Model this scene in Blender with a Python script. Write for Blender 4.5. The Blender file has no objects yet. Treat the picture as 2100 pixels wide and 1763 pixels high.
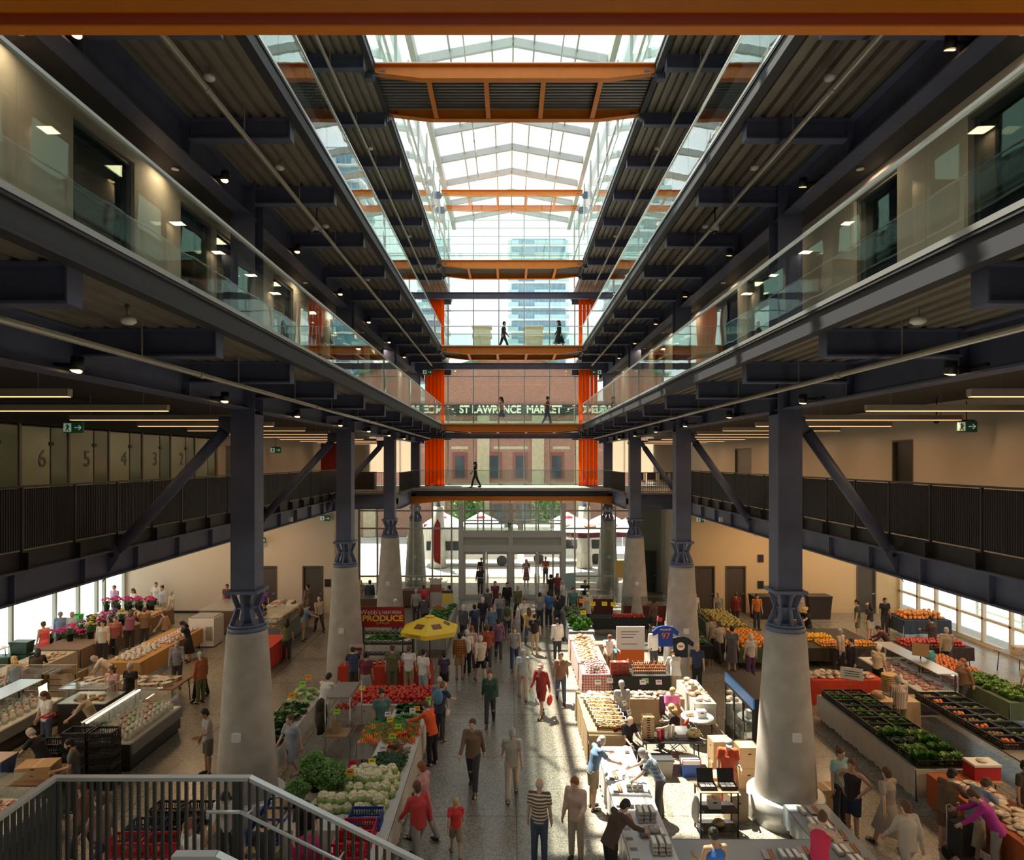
import bpy, math, random
from mathutils import Vector, Matrix
random.seed(7)
SC = bpy.context.scene
# ---------------------------------------------------------------- camera, sky, sun, exposure
CX, CZ, F = -0.165, 8.1, 1350.0
cam_d = bpy.data.cameras.new('camera'); cam = bpy.data.objects.new('camera', cam_d)
SC.collection.objects.link(cam); SC.camera = cam
cam.location = (CX, 0, CZ); cam.rotation_euler = (math.pi/2, 0, 0)
cam_d.sensor_width = 36; cam_d.lens = 36*F/2100
cam_d.shift_x = (1050-1044)/2100; cam_d.shift_y = (944-881.5)/2100
cam_d.clip_start = .05; cam_d.clip_end = 2000
w = bpy.data.worlds.new('sky'); SC.world = w; w.use_nodes = True
bg = w.node_tree.nodes['Background']; bg.inputs[0].default_value = (.93, .97, 1, 1); bg.inputs[1].default_value = 1.75
sun_d = bpy.data.lights.new('sun', 'SUN'); sun_d.energy = 21; sun_d.angle = math.radians(.6); sun_d.color = (1, .9, .74)
sun = bpy.data.objects.new('sun', sun_d); SC.collection.objects.link(sun)
sun.rotation_euler = Vector((.225, -.40, -1)).to_track_quat('-Z', 'Y').to_euler()
vs = SC.view_settings; vs.view_transform = 'Standard'; vs.look = 'None'; vs.gamma = 1; vs.use_curve_mapping = False
vs.exposure = 0.22
cy = SC.cycles
cy.use_denoising = True; cy.max_bounces = 8; cy.diffuse_bounces = 4; cy.glossy_bounces = 4
cy.transmission_bounces = 4; cy.transparent_max_bounces = 24; cy.sample_clamp_indirect = 6
cy.caustics_reflective = False; cy.caustics_refractive = False
# ---------------------------------------------------------------- helpers
COL = SC.collection
pi = math.pi
def px(x, y, z): # photo pixel on the level plane z -> point of the place
    d = F*(CZ-z)/(y-944); return CX+(x-1044)*d/F, d
class MB:
    def __init__(s): s.v=[]; s.f=[]; s.m=[]; s.sm=[]
    def add(s, vs, fs, m=0, smooth=False):
        b=len(s.v); s.v.extend(tuple(v) for v in vs)
        for f in fs: s.f.append(tuple(b+i for i in f)); s.m.append(m); s.sm.append(smooth)
        return s
    def box(s, x0,x1,y0,y1,z0,z1, m=0):
        return s.add([(x0,y0,z0),(x1,y0,z0),(x1,y1,z0),(x0,y1,z0),(x0,y0,z1),(x1,y0,z1),(x1,y1,z1),(x0,y1,z1)],
            [(0,3,2,1),(4,5,6,7),(0,1,5,4),(1,2,6,5),(2,3,7,6),(3,0,4,7)], m)
    def mbox(s, M, sx,sy,sz, m=0): # box of full size sx,sy,sz about the origin of M
        a,b,c=sx/2,sy/2,sz/2
        return s.add([M@Vector(p) for p in [(-a,-b,-c),(a,-b,-c),(a,b,-c),(-a,b,-c),(-a,-b,c),(a,-b,c),(a,b,c),(-a,b,c)]],
            [(0,3,2,1),(4,5,6,7),(0,1,5,4),(1,2,6,5),(2,3,7,6),(3,0,4,7)], m)
    def rbox(s, x,y,z, sx,sy,sz, rz=0, rx=0, ry=0, m=0):
        return s.mbox(Matrix.Translation((x,y,z))@Matrix.Rotation(rz,4,'Z')@Matrix.Rotation(ry,4,'Y')@Matrix.Rotation(rx,4,'X'), sx,sy,sz, m)
    def beam(s, p, q, wx, wz, m=0): # bar of section wx (sideways) by wz (up) from p to q
        p=Vector(p); q=Vector(q); d=q-p; L=d.length
        M=Matrix.Translation((p+q)/2)@d.to_track_quat('Y','Z').to_matrix().to_4x4()
        return s.mbox(M, wx, L, wz, m)
    def cyl(s, p, q, r0, r1=None, n=12, m=0, caps=True, smooth=True):
        if r1 is None: r1=r0
        p=Vector(p); q=Vector(q); R=(q-p).to_track_quat('Z','Y').to_matrix()
        v=[]
        for c,r in ((p,r0),(q,r1)):
            for i in range(n):
                a=2*pi*i/n; v.append(c+R@Vector((r*math.cos(a),r*math.sin(a),0)))
        s.add(v,[(i,(i+1)%n,n+(i+1)%n,n+i) for i in range(n)],m,smooth)
        if caps:
            b=len(s.v)-2*n
            s.f.append(tuple(b+n-1-i for i in range(n))); s.m.append(m); s.sm.append(False)
            s.f.append(tuple(b+n+i for i in range(n))); s.m.append(m); s.sm.append(False)
        return s
    def lathe(s, prof, c=(0,0,0), n=24, m=0, sx=1, sy=1, wob=0):
        v=[]; k=len(prof)
        for r,z in prof:
            for i in range(n):
                a=2*pi*i/n; rr=r*(1+wob*math.sin(a*5+z*40)); v.append((c[0]+rr*math.cos(a)*sx,c[1]+rr*math.sin(a)*sy,c[2]+z))
        fs=[(j*n+i,j*n+(i+1)%n,(j+1)*n+(i+1)%n,(j+1)*n+i) for j in range(k-1) for i in range(n)]
        s.add(v,fs,m,True); b=len(s.v)-n*k
        if prof[0][0]>1e-5: s.f.append(tuple(b+n-1-i for i in range(n))); s.m.append(m); s.sm.append(False)
        if prof[-1][0]>1e-5: s.f.append(tuple(b+(k-1)*n+i for i in range(n))); s.m.append(m); s.sm.append(False)
        return s
    def ell(s, c, r, nu=12, nv=8, m=0, M=None, bump=0, seed=0):
        rr=random.Random(seed); v=[]
        M=M or Matrix.Identity(4)
        for j in range(nv+1):
            t=pi*j/nv
            for i in range(nu):
                a=2*pi*i/nu; k=1+(rr.random()-.5)*bump
                v.append(Vector(c)+(M@Vector((r[0]*math.sin(t)*math.cos(a)*k,r[1]*math.sin(t)*math.sin(a)*k,r[2]*math.cos(t)*k))))
        return s.add(v,[(j*nu+i,(j+1)*nu+i,(j+1)*nu+(i+1)%nu,j*nu+(i+1)%nu) for j in range(nv) for i in range(nu)],m,True)
    def tube(s, pts, r, n=8, m=0):
        for a,b in zip(pts,pts[1:]):
            s.cyl(a,b,r,r,n,m)
        for a in pts[1:-1]: s.ell(a,(r,r,r),n,6,m)
        return s
    def prism(s, poly, a, b, ax='y', m=0): # poly of (x,z) for ax y; (y,z) for ax x; (x,y) for ax z
        def P(u,w,t): return {'y':(u,t,w),'x':(t,u,w),'z':(u,w,t)}[ax]
        n=len(poly); v=[P(u,w,a) for u,w in poly]+[P(u,w,b) for u,w in poly]
        return s.add(v,[tuple(range(n-1,-1,-1)),tuple(range(n,2*n))]+[(i,(i+1)%n,n+(i+1)%n,n+i) for i in range(n)],m)
    def obj(s, name, mats, parent=None, loc=None, **kw):
        me=bpy.data.meshes.new(name); me.from_pydata(s.v,[],s.f)
        for m in (mats if isinstance(mats,(list,tuple)) else [mats]): me.materials.append(m)
        me.polygons.foreach_set('material_index',s.m); me.polygons.foreach_set('use_smooth',s.sm); me.update()
        o=bpy.data.objects.new(name,me); COL.objects.link(o)
        if parent: o.parent=parent
        if loc: o.location=loc
        for k,v in kw.items(): o[k]=v
        return o
def fixn(o): # outward normals
    import bmesh
    b=bmesh.new(); b.from_mesh(o.data); bmesh.ops.recalc_face_normals(b,faces=b.faces); b.to_mesh(o.data); b.free(); return o
def thing(name, label, cat, loc=(0,0,0), rz=0, group=None, s=1):
    o=bpy.data.objects.new(name,None); COL.objects.link(o); o.empty_display_size=.1
    o.location=loc; o.rotation_euler=(0,0,rz); o['label']=label; o['category']=cat
    if group: o['group']=group
    if s!=1: o.scale=(s,s,s) if not isinstance(s,tuple) else s
    return o
def tag(o,label,cat,group=None,kind=None):
    if label: o['label']=label
    if cat: o['category']=cat
    if group: o['group']=group
    if kind: o['kind']=kind
    return o
def struct(name, mb, mat): o=mb.obj(name,mat); o['kind']='structure'; return o
def dup(root, loc=None, rz=None, label=None, group=None, s=None):
    def rec(o,par):
        c=o.copy(); COL.objects.link(c)
        if par: c.parent=par
        for ch in o.children: rec(ch,c)
        return c
    r=rec(root,None)
    if loc is not None: r.location=loc
    if rz is not None: r.rotation_euler=(0,0,rz)
    if s is not None: r.scale=(s,s,s) if not isinstance(s,tuple) else s
    if label: r['label']=label
    if group: r['group']=group
    return r
# ---------------------------------------------------------------- materials
MATS={}
def mat(name, col, rough=.6, metal=0, noise=0, nscale=5, bump=0, emit=0, spec=.5, ecol=None, coat=0):
    if name in MATS: return MATS[name]
    m=bpy.data.materials.new(name); m.use_nodes=True; nt=m.node_tree; b=nt.nodes['Principled BSDF']
    c=(*col,1); b.inputs['Base Color'].default_value=c; b.inputs['Roughness'].default_value=rough
    b.inputs['Metallic'].default_value=metal; b.inputs['Specular IOR Level'].default_value=spec
    if coat: b.inputs['Coat Weight'].default_value=coat
    if noise or bump:
        tc=nt.nodes.new('ShaderNodeTexCoord'); n=nt.nodes.new('ShaderNodeTexNoise'); n.inputs['Scale'].default_value=nscale; n.inputs['Detail'].default_value=5
        nt.links.new(tc.outputs['Object'],n.inputs['Vector'])
        if noise:
            r=nt.nodes.new('ShaderNodeValToRGB'); r.color_ramp.elements[0].position=.3; r.color_ramp.elements[1].position=.7
            r.color_ramp.elements[0].color=(*[x*(1-noise) for x in col],1); r.color_ramp.elements[1].color=(*[min(1,x*(1+noise)) for x in col],1)
            nt.links.new(n.outputs['Fac'],r.inputs[0]); nt.links.new(r.outputs[0],b.inputs['Base Color'])
        if bump:
            bp=nt.nodes.new('ShaderNodeBump'); bp.inputs['Strength'].default_value=bump; bp.inputs['Distance'].default_value=.02
            nt.links.new(n.outputs['Fac'],bp.inputs['Height']); nt.links.new(bp.outputs[0],b.inputs['Normal'])
    if emit:
        b.inputs['Emission Color'].default_value=(*(ecol or col),1); b.inputs['Emission Strength'].default_value=emit
    MATS[name]=m; return m
def glass(name, tint=(.86,.93,.9), rough=0, ior=1.5, refl=(1,1,1), dark=0):
    if name in MATS: return MATS[name]
    m=bpy.data.materials.new(name); m.use_nodes=True; nt=m.node_tree; nt.nodes.clear()
    o=nt.nodes.new('ShaderNodeOutputMaterial'); mx=nt.nodes.new('ShaderNodeMixShader'); t=nt.nodes.new('ShaderNodeBsdfTransparent')
    g=nt.nodes.new('ShaderNodeBsdfGlossy'); lw=nt.nodes.new('ShaderNodeLayerWeight'); lw.inputs[0].default_value=.5
    pw=nt.nodes.new('ShaderNodeMath'); pw.operation='POWER'; pw.inputs[1].default_value=5; fr=nt.nodes.new('ShaderNodeMath'); fr.operation='MULTIPLY_ADD'; fr.inputs[1].default_value=.95; fr.inputs[2].default_value=.045
    nt.links.new(lw.outputs['Facing'],pw.inputs[0]); nt.links.new(pw.outputs[0],fr.inputs[0])
    t.inputs[0].default_value=(*tint,1); g.inputs[0].default_value=(*refl,1); g.inputs['Roughness'].default_value=rough
    nt.links.new(fr.outputs[0],mx.inputs[0]); nt.links.new(t.outputs[0],mx.inputs[1]); nt.links.new(g.outputs[0],mx.inputs[2])
    # slight waviness of the panes
    tc=nt.nodes.new('ShaderNodeTexCoord'); n=nt.nodes.new('ShaderNodeTexNoise'); n.inputs['Scale'].default_value=.7
    bp=nt.nodes.new('ShaderNodeBump'); bp.inputs['Strength'].default_value=.15; bp.inputs['Distance'].default_value=.02
    nt.links.new(tc.outputs['Object'],n.inputs['Vector']); nt.links.new(n.outputs['Fac'],bp.inputs['Height']); nt.links.new(bp.outputs[0],g.inputs['Normal'])
    nt.links.new(mx.outputs[0],o.inputs[0]); MATS[name]=m; return m
def ramp_mat(name, kind, stops, rough, scale, metal=0, spec=.5, bump=0):
    """speckled / tiled materials: noise or voronoi run through a colour ramp"""
    if name in MATS: return MATS[name]
    m=bpy.data.materials.new(name); m.use_nodes=True; nt=m.node_tree; b=nt.nodes['Principled BSDF']
    tc=nt.nodes.new('ShaderNodeTexCoord'); r=nt.nodes.new('ShaderNodeValToRGB')
    n=nt.nodes.new('ShaderNodeTexVoronoi' if kind=='vor' else 'ShaderNodeTexNoise'); n.inputs['Scale'].default_value=scale
    nt.links.new(tc.outputs['Object'],n.inputs['Vector']); nt.links.new(n.outputs['Color' if kind=='vor' else 'Fac'],r.inputs[0])
    el=r.color_ramp.elements
    while len(el)<len(stops): el.new(.5)
    for e,(p,c) in zip(el,stops): e.position=p; e.color=(*c,1)
    nt.links.new(r.outputs[0],b.inputs['Base Color']); b.inputs['Roughness'].default_value=rough; b.inputs['Metallic'].default_value=metal
    if bump:
        bp=nt.nodes.new('ShaderNodeBump'); bp.inputs['Strength'].default_value=bump; bp.inputs['Distance'].default_value=.01
        nt.links.new(n.outputs[0],bp.inputs['Height']); nt.links.new(bp.outputs[0],b.inputs['Normal'])
    MATS[name]=m; return m
navy=mat('navy_steel_paint',(.088,.102,.175),.5,noise=.15,nscale=2)
black=mat('black_steel',(.012,.012,.014),.5)
orange=mat('orange_steel_paint',(.72,.205,.008),.45,noise=.06,nscale=3)
redweb=mat('red_orange_web',(.42,.05,.006),.5)  # darker, redder colour for the web between the flanges
deckm=mat('galvanised_deck',(.24,.215,.18),.45,metal=.3,noise=.12,nscale=3)
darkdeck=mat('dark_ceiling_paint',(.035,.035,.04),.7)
beige=mat('warm_white_wall',(.62,.54,.44),.8,noise=.03,nscale=.6)
cream=mat('cream_wall',(.66,.6,.5),.8)
conc=mat('fair_concrete',(.42,.39,.35),.75,noise=.16,nscale=2.2,bump=.12)
galv=mat('galvanised_pipe',(.38,.36,.31),.4,metal=.4)
alum=mat('brushed_aluminium',(.62,.63,.63),.35,metal=.8)
greymul=mat('grey_mullion',(.33,.35,.34),.45,metal=.3)
whitemul=mat('pale_frame',(.5,.5,.47),.5)
whitep=mat('white_plastic',(.75,.75,.72),.4)
gl_guard=glass('guard_glass',(.9,.955,.93),refl=(.95,1,.97))
gl_fac=glass('facade_glass',(.9,.95,.93))
gl_sky=glass('skylight_glass',(.92,.96,.96))
gl_room=glass('office_glass',(.5,.62,.55),refl=(.9,1,.95))
gl_clear=glass('clear_glass',(.95,.97,.96))
warm_e=mat('warm_lamp_diffuser',(1,.75,.45),.5,emit=1.5,ecol=(1,.55,.24))
warm_d=mat('dim_lamp_diffuser',(1,.7,.4),.5,emit=1.4,ecol=(1,.58,.26))
spot_e=mat('spot_lamp_face',(1,.7,.4),.5,emit=5,ecol=(1,.55,.2))
doorm=mat('dark_brown_door',(.075,.06,.05),.5)
dkgreen=mat('dark_green_plastic',(.012,.05,.03),.5)
def terrazzo():
    m=bpy.data.materials.new('ground_terrazzo'); m.use_nodes=True; nt=m.node_tree; b=nt.nodes['Principled BSDF']
    tc=nt.nodes.new('ShaderNodeTexCoord'); v=nt.nodes.new('ShaderNodeTexVoronoi'); v.inputs['Scale'].default_value=38
    r=nt.nodes.new('ShaderNodeValToRGB'); e=r.color_ramp.elements
    e[0].position=.0; e[0].color=(.12,.11,.095,1); e[1].position=.9; e[1].color=(.46,.42,.34,1); x=e.new(.35); x.color=(.27,.25,.21,1)
    n=nt.nodes.new('ShaderNodeTexNoise'); n.inputs['Scale'].default_value=.35; n.inputs['Detail'].default_value=4
    mx=nt.nodes.new('ShaderNodeMixRGB'); mx.blend_type='MULTIPLY'; mx.inputs[0].default_value=.5
    br=nt.nodes.new('ShaderNodeTexBrick'); br.inputs['Color1'].default_value=(1,1,1,1); br.inputs['Color2'].default_value=(1,1,1,1); br.inputs['Mortar'].default_value=(.35,.33,.3,1)
    br.inputs['Scale'].default_value=1; br.inputs['Mortar Size'].default_value=.012; br.inputs['Brick Width'].default_value=3; br.inputs['Row Height'].default_value=3; br.offset=0
    mx2=nt.nodes.new('ShaderNodeMixRGB'); mx2.blend_type='MULTIPLY'; mx2.inputs[0].default_value=1
    L=nt.links.new
    for a in (v,n,br): L(tc.outputs['Object'],a.inputs['Vector'])
    L(v.outputs['Color'],r.inputs[0]); L(r.outputs[0],mx.inputs[1]); L(n.outputs['Fac'],mx.inputs[2]); L(mx.outputs[0],mx2.inputs[1]); L(br.outputs[0],mx2.inputs[2]); L(mx2.outputs[0],b.inputs['Base Color'])
    b.inputs['Roughness'].default_value=.27; b.inputs['Specular IOR Level'].default_value=.45
    return m
def brickm(name,c1,c2,mo,sc=1,bw=.24,bh=.09,ax='xz'):
    m=bpy.data.materials.new(name); m.use_nodes=True; nt=m.node_tree; b=nt.nodes['Principled BSDF']
    tc=nt.nodes.new('ShaderNodeTexCoord'); s=nt.nodes.new('ShaderNodeSeparateXYZ'); c=nt.nodes.new('ShaderNodeCombineXYZ'); br=nt.nodes.new('ShaderNodeTexBrick')
    br.inputs['Color1'].default_value=(*c1,1); br.inputs['Color2'].default_value=(*c2,1); br.inputs['Mortar'].default_value=(*mo,1)
    br.inputs['Scale'].default_value=sc; br.inputs['Brick Width'].default_value=bw; br.inputs['Row Height'].default_value=bh; br.inputs['Mortar Size'].default_value=.008
    L=nt.links.new; L(tc.outputs['Object'],s.inputs[0]); L(s.outputs[0 if ax[0]=='x' else 1],c.inputs[0]); L(s.outputs[2],c.inputs[1]); L(c.outputs[0],br.inputs['Vector']); L(br.outputs[0],b.inputs['Base Color'])
    b.inputs['Roughness'].default_value=.85
    return m
# levels (metres above the market floor)
L2,L3,L4,L5 = 6.38,10.14,14.55,19.40
SX,KX,WX = 4.0,6.13,6.85      # slab edge, column line, office wall
GXL,GXR = -9.3,8.7            # mezzanine edges
EAVE,APEX = 24.5,25.25
COLY = (15,24,33,42)

def translucent(name,c,k=.5):
    m=bpy.data.materials.new(name); m.use_nodes=True; nt=m.node_tree; nt.nodes.clear(); o=nt.nodes.new('ShaderNodeOutputMaterial'); mx=nt.nodes.new('ShaderNodeMixShader'); d=nt.nodes.new('ShaderNodeBsdfDiffuse'); t=nt.nodes.new('ShaderNodeBsdfTranslucent')
    d.inputs[0].default_value=(*c,1); t.inputs[0].default_value=(*c,1); mx.inputs[0].default_value=k; nt.links.new(d.outputs[0],mx.inputs[1]); nt.links.new(t.outputs[0],mx.inputs[2]); nt.links.new(mx.outputs[0],o.inputs[0]); return m
capm=mat('blue_grey_casting',(.12,.15,.25),.45)
# ================================================================ THE SETTING
struct('floor',MB().box(-20.8,20.8,-8,46.2,-.3,0),terrazzo())
struct('ground_outside',MB().box(-160,160,46.2,200,-.35,-.05).box(-160,-20.8,-60,46.2,-.35,-.05).box(20.8,160,-60,46.2,-.35,-.05),mat('asphalt_paving',(.42,.4,.37),.9,noise=.2,nscale=.5))
def deck(x0,x1,y0,y1,z,m,name='ceiling_deck'):
    """corrugated steel deck, ribs along the hall, hanging below z"""
    mb=MB(); p=.23; n=max(1,int((x1-x0)/p)); p=(x1-x0)/n; pts=[]
    for i in range(n):
        a=x0+i*p; pts+= [(a,z),(a+p*.30,z),(a+p*.38,z-.085),(a+p*.92,z-.085)]
    pts.append((x1,z))
    v=[(a,y0,b) for a,b in pts]+[(a,y1,b) for a,b in pts]; k=len(pts)
    mb.add(v,[(i,i+1,k+i+1,k+i) for i in range(k-1)])
    return struct(name,mb,m)
slabm=mat('slab_concrete',(.3,.29,.27),.8)
fasc=mat('dark_fascia',(.03,.031,.04),.6)
for side,s in (('left',-1),('right',1)):
    for nm,z in (('third',L3),('fourth',L4),('fifth',L5)):
        x0,x1=sorted((s*SX,s*(12.3 if nm=='third' else 10 if nm=='fourth' else 7.1)))
        y1=46 if nm!='x' else 0
        struct(f'slab_{nm}_{side}',MB().box(*sorted((s*(SX+.12),s*abs(x1 if s>0 else x0))),-4,y1,z-.16,z),slabm)
        o=struct(f'trim_{nm}_{side}',MB().box(*sorted((s*SX,s*(SX+.1))),-4,39.6,z-.27,z+.02).box(*sorted((s*(SX-.03),s*(SX+.14))),-4,39.6,z-.30,z-.27).box(*sorted((s*(SX-.02),s*(SX+.12))),-4,39.6,z-.03,z),fasc)
        a,b=sorted((s*(SX+.12),s*KX)); deck(a,b,-4,45.9,z-.165,deckm,f'ceiling_{nm}_{side}')
    # dark ceiling of the second-floor gallery and of the fourth level behind the girders
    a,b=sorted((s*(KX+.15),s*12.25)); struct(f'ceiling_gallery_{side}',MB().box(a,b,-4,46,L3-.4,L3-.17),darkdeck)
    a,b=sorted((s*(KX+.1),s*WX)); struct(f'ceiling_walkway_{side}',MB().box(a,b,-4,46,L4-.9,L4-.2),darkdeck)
    # mezzanine slab, and its return towards the entrance
    gx=GXL if s<0 else GXR
    a,b=sorted((gx-s*.0,s*12.3)); struct(f'slab_second_{side}',MB().box(a,b,-4,46,L2-.3,L2).box(*sorted((s*KX,gx)),35.2,46,L2-.3,L2),slabm)
    a,b=sorted((gx+s*.5,s*20.6)); struct(f'ceiling_ground_{side}',MB().box(a,b,-4,35,5.55,5.75).box(*sorted((s*KX,s*12.3)),35.4,45.9,5.6,5.75),mat('pale_soffit',(.45,.42,.38),.8))
    a,b=sorted((s*12.3,s*20.8)); struct(f'roof_low_{side}',MB().box(a,b,-6,46,5.78,6.2).box(*sorted((s*12.3,s*12.9)),-6,46,L2,L3+.1),slabm)
    # office wall of the upper levels with its openings
def office_wall(s, z0, z1, ops, name):
    mb=MB(); xa,xb=sorted((s*WX,s*(WX+.25))); ys=[-4]+[t for o in ops for t in o]+[46]
    for a,b in zip(ys[::2],ys[1::2]): mb.box(xa,xb,a,b,z0,z1)
    for a,b in ops: mb.box(xa,xb,a,b,z1-.35,z1)
    struct(name,mb,beige)
OPL=[(4.5,7),(10.1,11.75),(13.4,14.9),(15.05,16.5),(18.7,20.4),(22,23.6),(24.6,27.2),(28.2,30.6),(31.6,34.6),(36,39.5)]
OPR=[(3.5,5.6),(7.0,10.15),(11.9,13.4),(17.0,19.4),(20.2,22.4),(25.6,28.2),(29.6,32),(34.2,37.5)]
office_wall(-1,L3,L4-.8,OPL,'wall_left_third'); office_wall(1,L3,L4-.8,OPR,'wall_right_third')
office_wall(-1,L4,L5-.2,OPL,'wall_left_fourth'); office_wall(1,L4,L5-.2,OPR,'wall_right_fourth')
wn=0
frm=mat('bronze_grey_frame',(.2,.19,.17),.5,metal=.3)
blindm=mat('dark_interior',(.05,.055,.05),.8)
for s,ops in ((-1,OPL),(1,OPR)):
    for z0,z1 in ((L3,L4-1.15),(L4,L5-.55)):
        for a,b in ops:
            wn+=1; x=s*(WX+.12); f=MB()
            for y in (a,b-.06): f.box(x-.06,x+.06,y,y+.06,z0,z1)
            f.box(x-.06,x+.06,a+.06,b-.06,z1-.06,z1).box(x-.06,x+.06,a+.06,b-.06,z0,z0+.08)
            o=struct(f'window_{wn}',f,frm)
            MB().box(x-.008,x+.008,a+.06,b-.06,z0+.08,z1-.06).obj('pane',gl_room,o)
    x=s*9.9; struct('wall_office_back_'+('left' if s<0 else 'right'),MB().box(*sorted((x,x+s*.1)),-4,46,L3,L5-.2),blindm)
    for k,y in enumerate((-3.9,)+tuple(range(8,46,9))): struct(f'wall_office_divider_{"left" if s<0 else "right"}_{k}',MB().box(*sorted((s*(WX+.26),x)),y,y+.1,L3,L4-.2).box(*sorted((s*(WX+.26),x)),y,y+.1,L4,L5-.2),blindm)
# gallery walls (second floor), frontal ground walls, side glazing
def wall_gallery(s, doors, name):
    xa,xb=sorted((s*12.05,s*12.3)); mb=MB(); ys=[-4]+[t for d in doors for t in d]+[46]
    for a,b in zip(ys[::2],ys[1::2]): mb.box(xa,xb,a,b,L2,L3-.4)
    for a,b in doors: mb.box(xa,xb,a,b,L2+2.35,L3-.4)
    struct(name,mb,beige)
LD=[(27.6,30.6)]; RD=[(19.9,21.0),(33.2,35.6)]
wall_gallery(-1,LD,'wall_left_gallery'); wall_gallery(1,RD,'wall_right_gallery')
dn=0
def door(cx,cy,w,h,z,ax,m=doorm,double=False,name=None):
    """leaf, frame and lever in a wall opening; ax: the direction it faces"""
    global dn; dn+=1; t=MB(); fr=MB()
    if ax=='x':
        o=struct(f'door_{dn}',MB().box(cx-.03,cx+.03,cy-w/2,cy+w/2,z,z+h),m)
        fr.box(cx-.12,cx+.12,cy-w/2-.06,cy-w/2,z,z+h+.06).box(cx-.12,cx+.12,cy+w/2,cy+w/2+.06,z,z+h+.06).box(cx-.12,cx+.12,cy-w/2,cy+w/2,z+h,z+h+.06)
        t.box(cx-.1,cx+.1,cy+w*.38,cy+w*.38+.12,z+1,z+1.03)
    else:
        o=struct(f'door_{dn}',MB().box(cx-w/2,cx+w/2,cy-.03,cy+.03,z,z+h),m)
        fr.box(cx-w/2-.07,cx-w/2,cy-.13,cy+.13,z,z+h+.07).box(cx+w/2,cx+w/2+.07,cy-.13,cy+.13,z,z+h+.07).box(cx-w/2,cx+w/2,cy-.13,cy+.13,z+h,z+h+.07)
        t.box(cx+w*.36,cx+w*.36+.13,cy-.12,cy+.1,z+1,z+1.03)
    fr.obj('door_frame',mat('door_frame_paint',(.1,.085,.07),.5),o); t.obj('door_handle',alum,o)
door(-12.17,29.1,2.88,2.3,L2,'x'); door(12.17,20.45,1.0,2.3,L2,'x',mat('near_black_door',(.02,.02,.02),.4)); door(12.17,34.4,2.3,2.3,L2,'x',mat('grey_service_door',(.16,.15,.13),.5))
def front_wall(x0,x1,ds,name,m,z1=5.6,y=35.0):
    mb=MB(); xs=[x0]+[t for a,b in ds for t in (a,b)]+[x1]
    for a,b in zip(xs[::2],xs[1::2]): mb.box(a,b,y,y+.25,0,z1)
    for a,b in ds: mb.box(a,b,y,y+.25,2.5,z1)
    return struct(name,mb,m)
beige2=mat('warm_beige_wall',(.66,.5,.3),.8)
front_wall(-20.6,-9.45,[(-13.9,-12.5),(-11.15,-10.05)],'wall_front_left',beige); front_wall(9.3,20.6,[(9.72,10.78),(11.33,12.43),(18.3,19.35)],'wall_front_right',beige2)
struct('baseboard_left',MB().box(-20.6,-14,34.94,35,0,.12).box(-12.4,-11.3,34.94,35,0,.12),black)
struct('wall_return_left',MB().box(-9.7,-9.45,35.25,40.5,0,5.6),beige); struct('wall_return_right',MB().box(9.3,9.55,35.25,40.5,0,5.6),beige)
for x,wd in ((-13.2,1.26),(-10.6,.96),(10.25,.92),(11.88,.96),(18.82,.9)): door(x,35.1,wd,2.42,0,'y')
struct('wall_back',MB().box(-20.8,20.8,-8.3,-8,0,27),mat('back_wall_grey',(.1,.1,.11),.9))
struct('trim_slab_ends',MB().box(-20.8,20.8,-8,-4,26.5,26.8),slabm)
# side glazing on the ground floor
for s in (-1,1):
    side='left' if s<0 else 'right'; x=s*20.6; fr=MB(); xa,xb=x-.08,x+.08
    low=.15
    for y in ([0,2,4,6,8,10,12,14,16,18,20,22,24,25.6,27.2,28.8,30.4,32,33.4,34.9] if s>0 else [0,3,6,9,12,15,18,21,24,27,29.6,31.2,32.6,33.2,34.9]): fr.box(xa,xb,y-.06,y+.06,low,5.55)
    fr.box(xa,xb,-4,35,.0,.2)
    if s>0: fr.box(xa,xb,-4,35,1.15,1.25).box(xa,xb,-4,35,3.2,3.32)
    fr.box(xa,xb,-4,35,5.45,5.6)
    o=struct(f'window_side_{side}',fr,greymul if s<0 else cream); MB().box(x-.01,x+.01,-4,35,.2,5.45).obj('pane',gl_fac,o)
    struct(f'wall_side_stub_{side}',MB().box(*sorted((s*20.6,s*20.85)),-8,-4,0,5.6),beige)
blindt=translucent('roller_blind',(.75,.68,.58),.6)
# ---- entrance front on the ground floor (y 40.6) and tall glass front (y 46)
fy=40.7; g=MB()
XM=[-9.4,-8.3,-7.2,-6.1,-4.9,-3.72,-2.9,-1.75,-.1,1.5,2.55,3.05,3.9,4.75,5.55,6.4,7.5]
for x in XM: g.box(x-.05,x+.05,fy-.06,fy+.06,0,5.7)
for a,b,z in ((-9.4,-2.9,.95),(3.05,7.5,.95),(-9.4,-2.9,3.9),(3.05,7.5,3.9),(-9.4,7.5,5.0),(-2.9,3.05,4.2),(-2.9,3.05,5.66)): g.box(a,b,fy-.05,fy+.05,z-.05,z+.05)
o=struct('window_entrance',g,whitemul); MB().box(-9.4,-3.05,fy-.01,fy+.01,0,5.7).box(3.25,7.5,fy-.01,fy+.01,0,5.7).box(-2.9,3.05,fy-.01,fy+.01,3.2,5.7).obj('pane',gl_fac,o)
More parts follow.
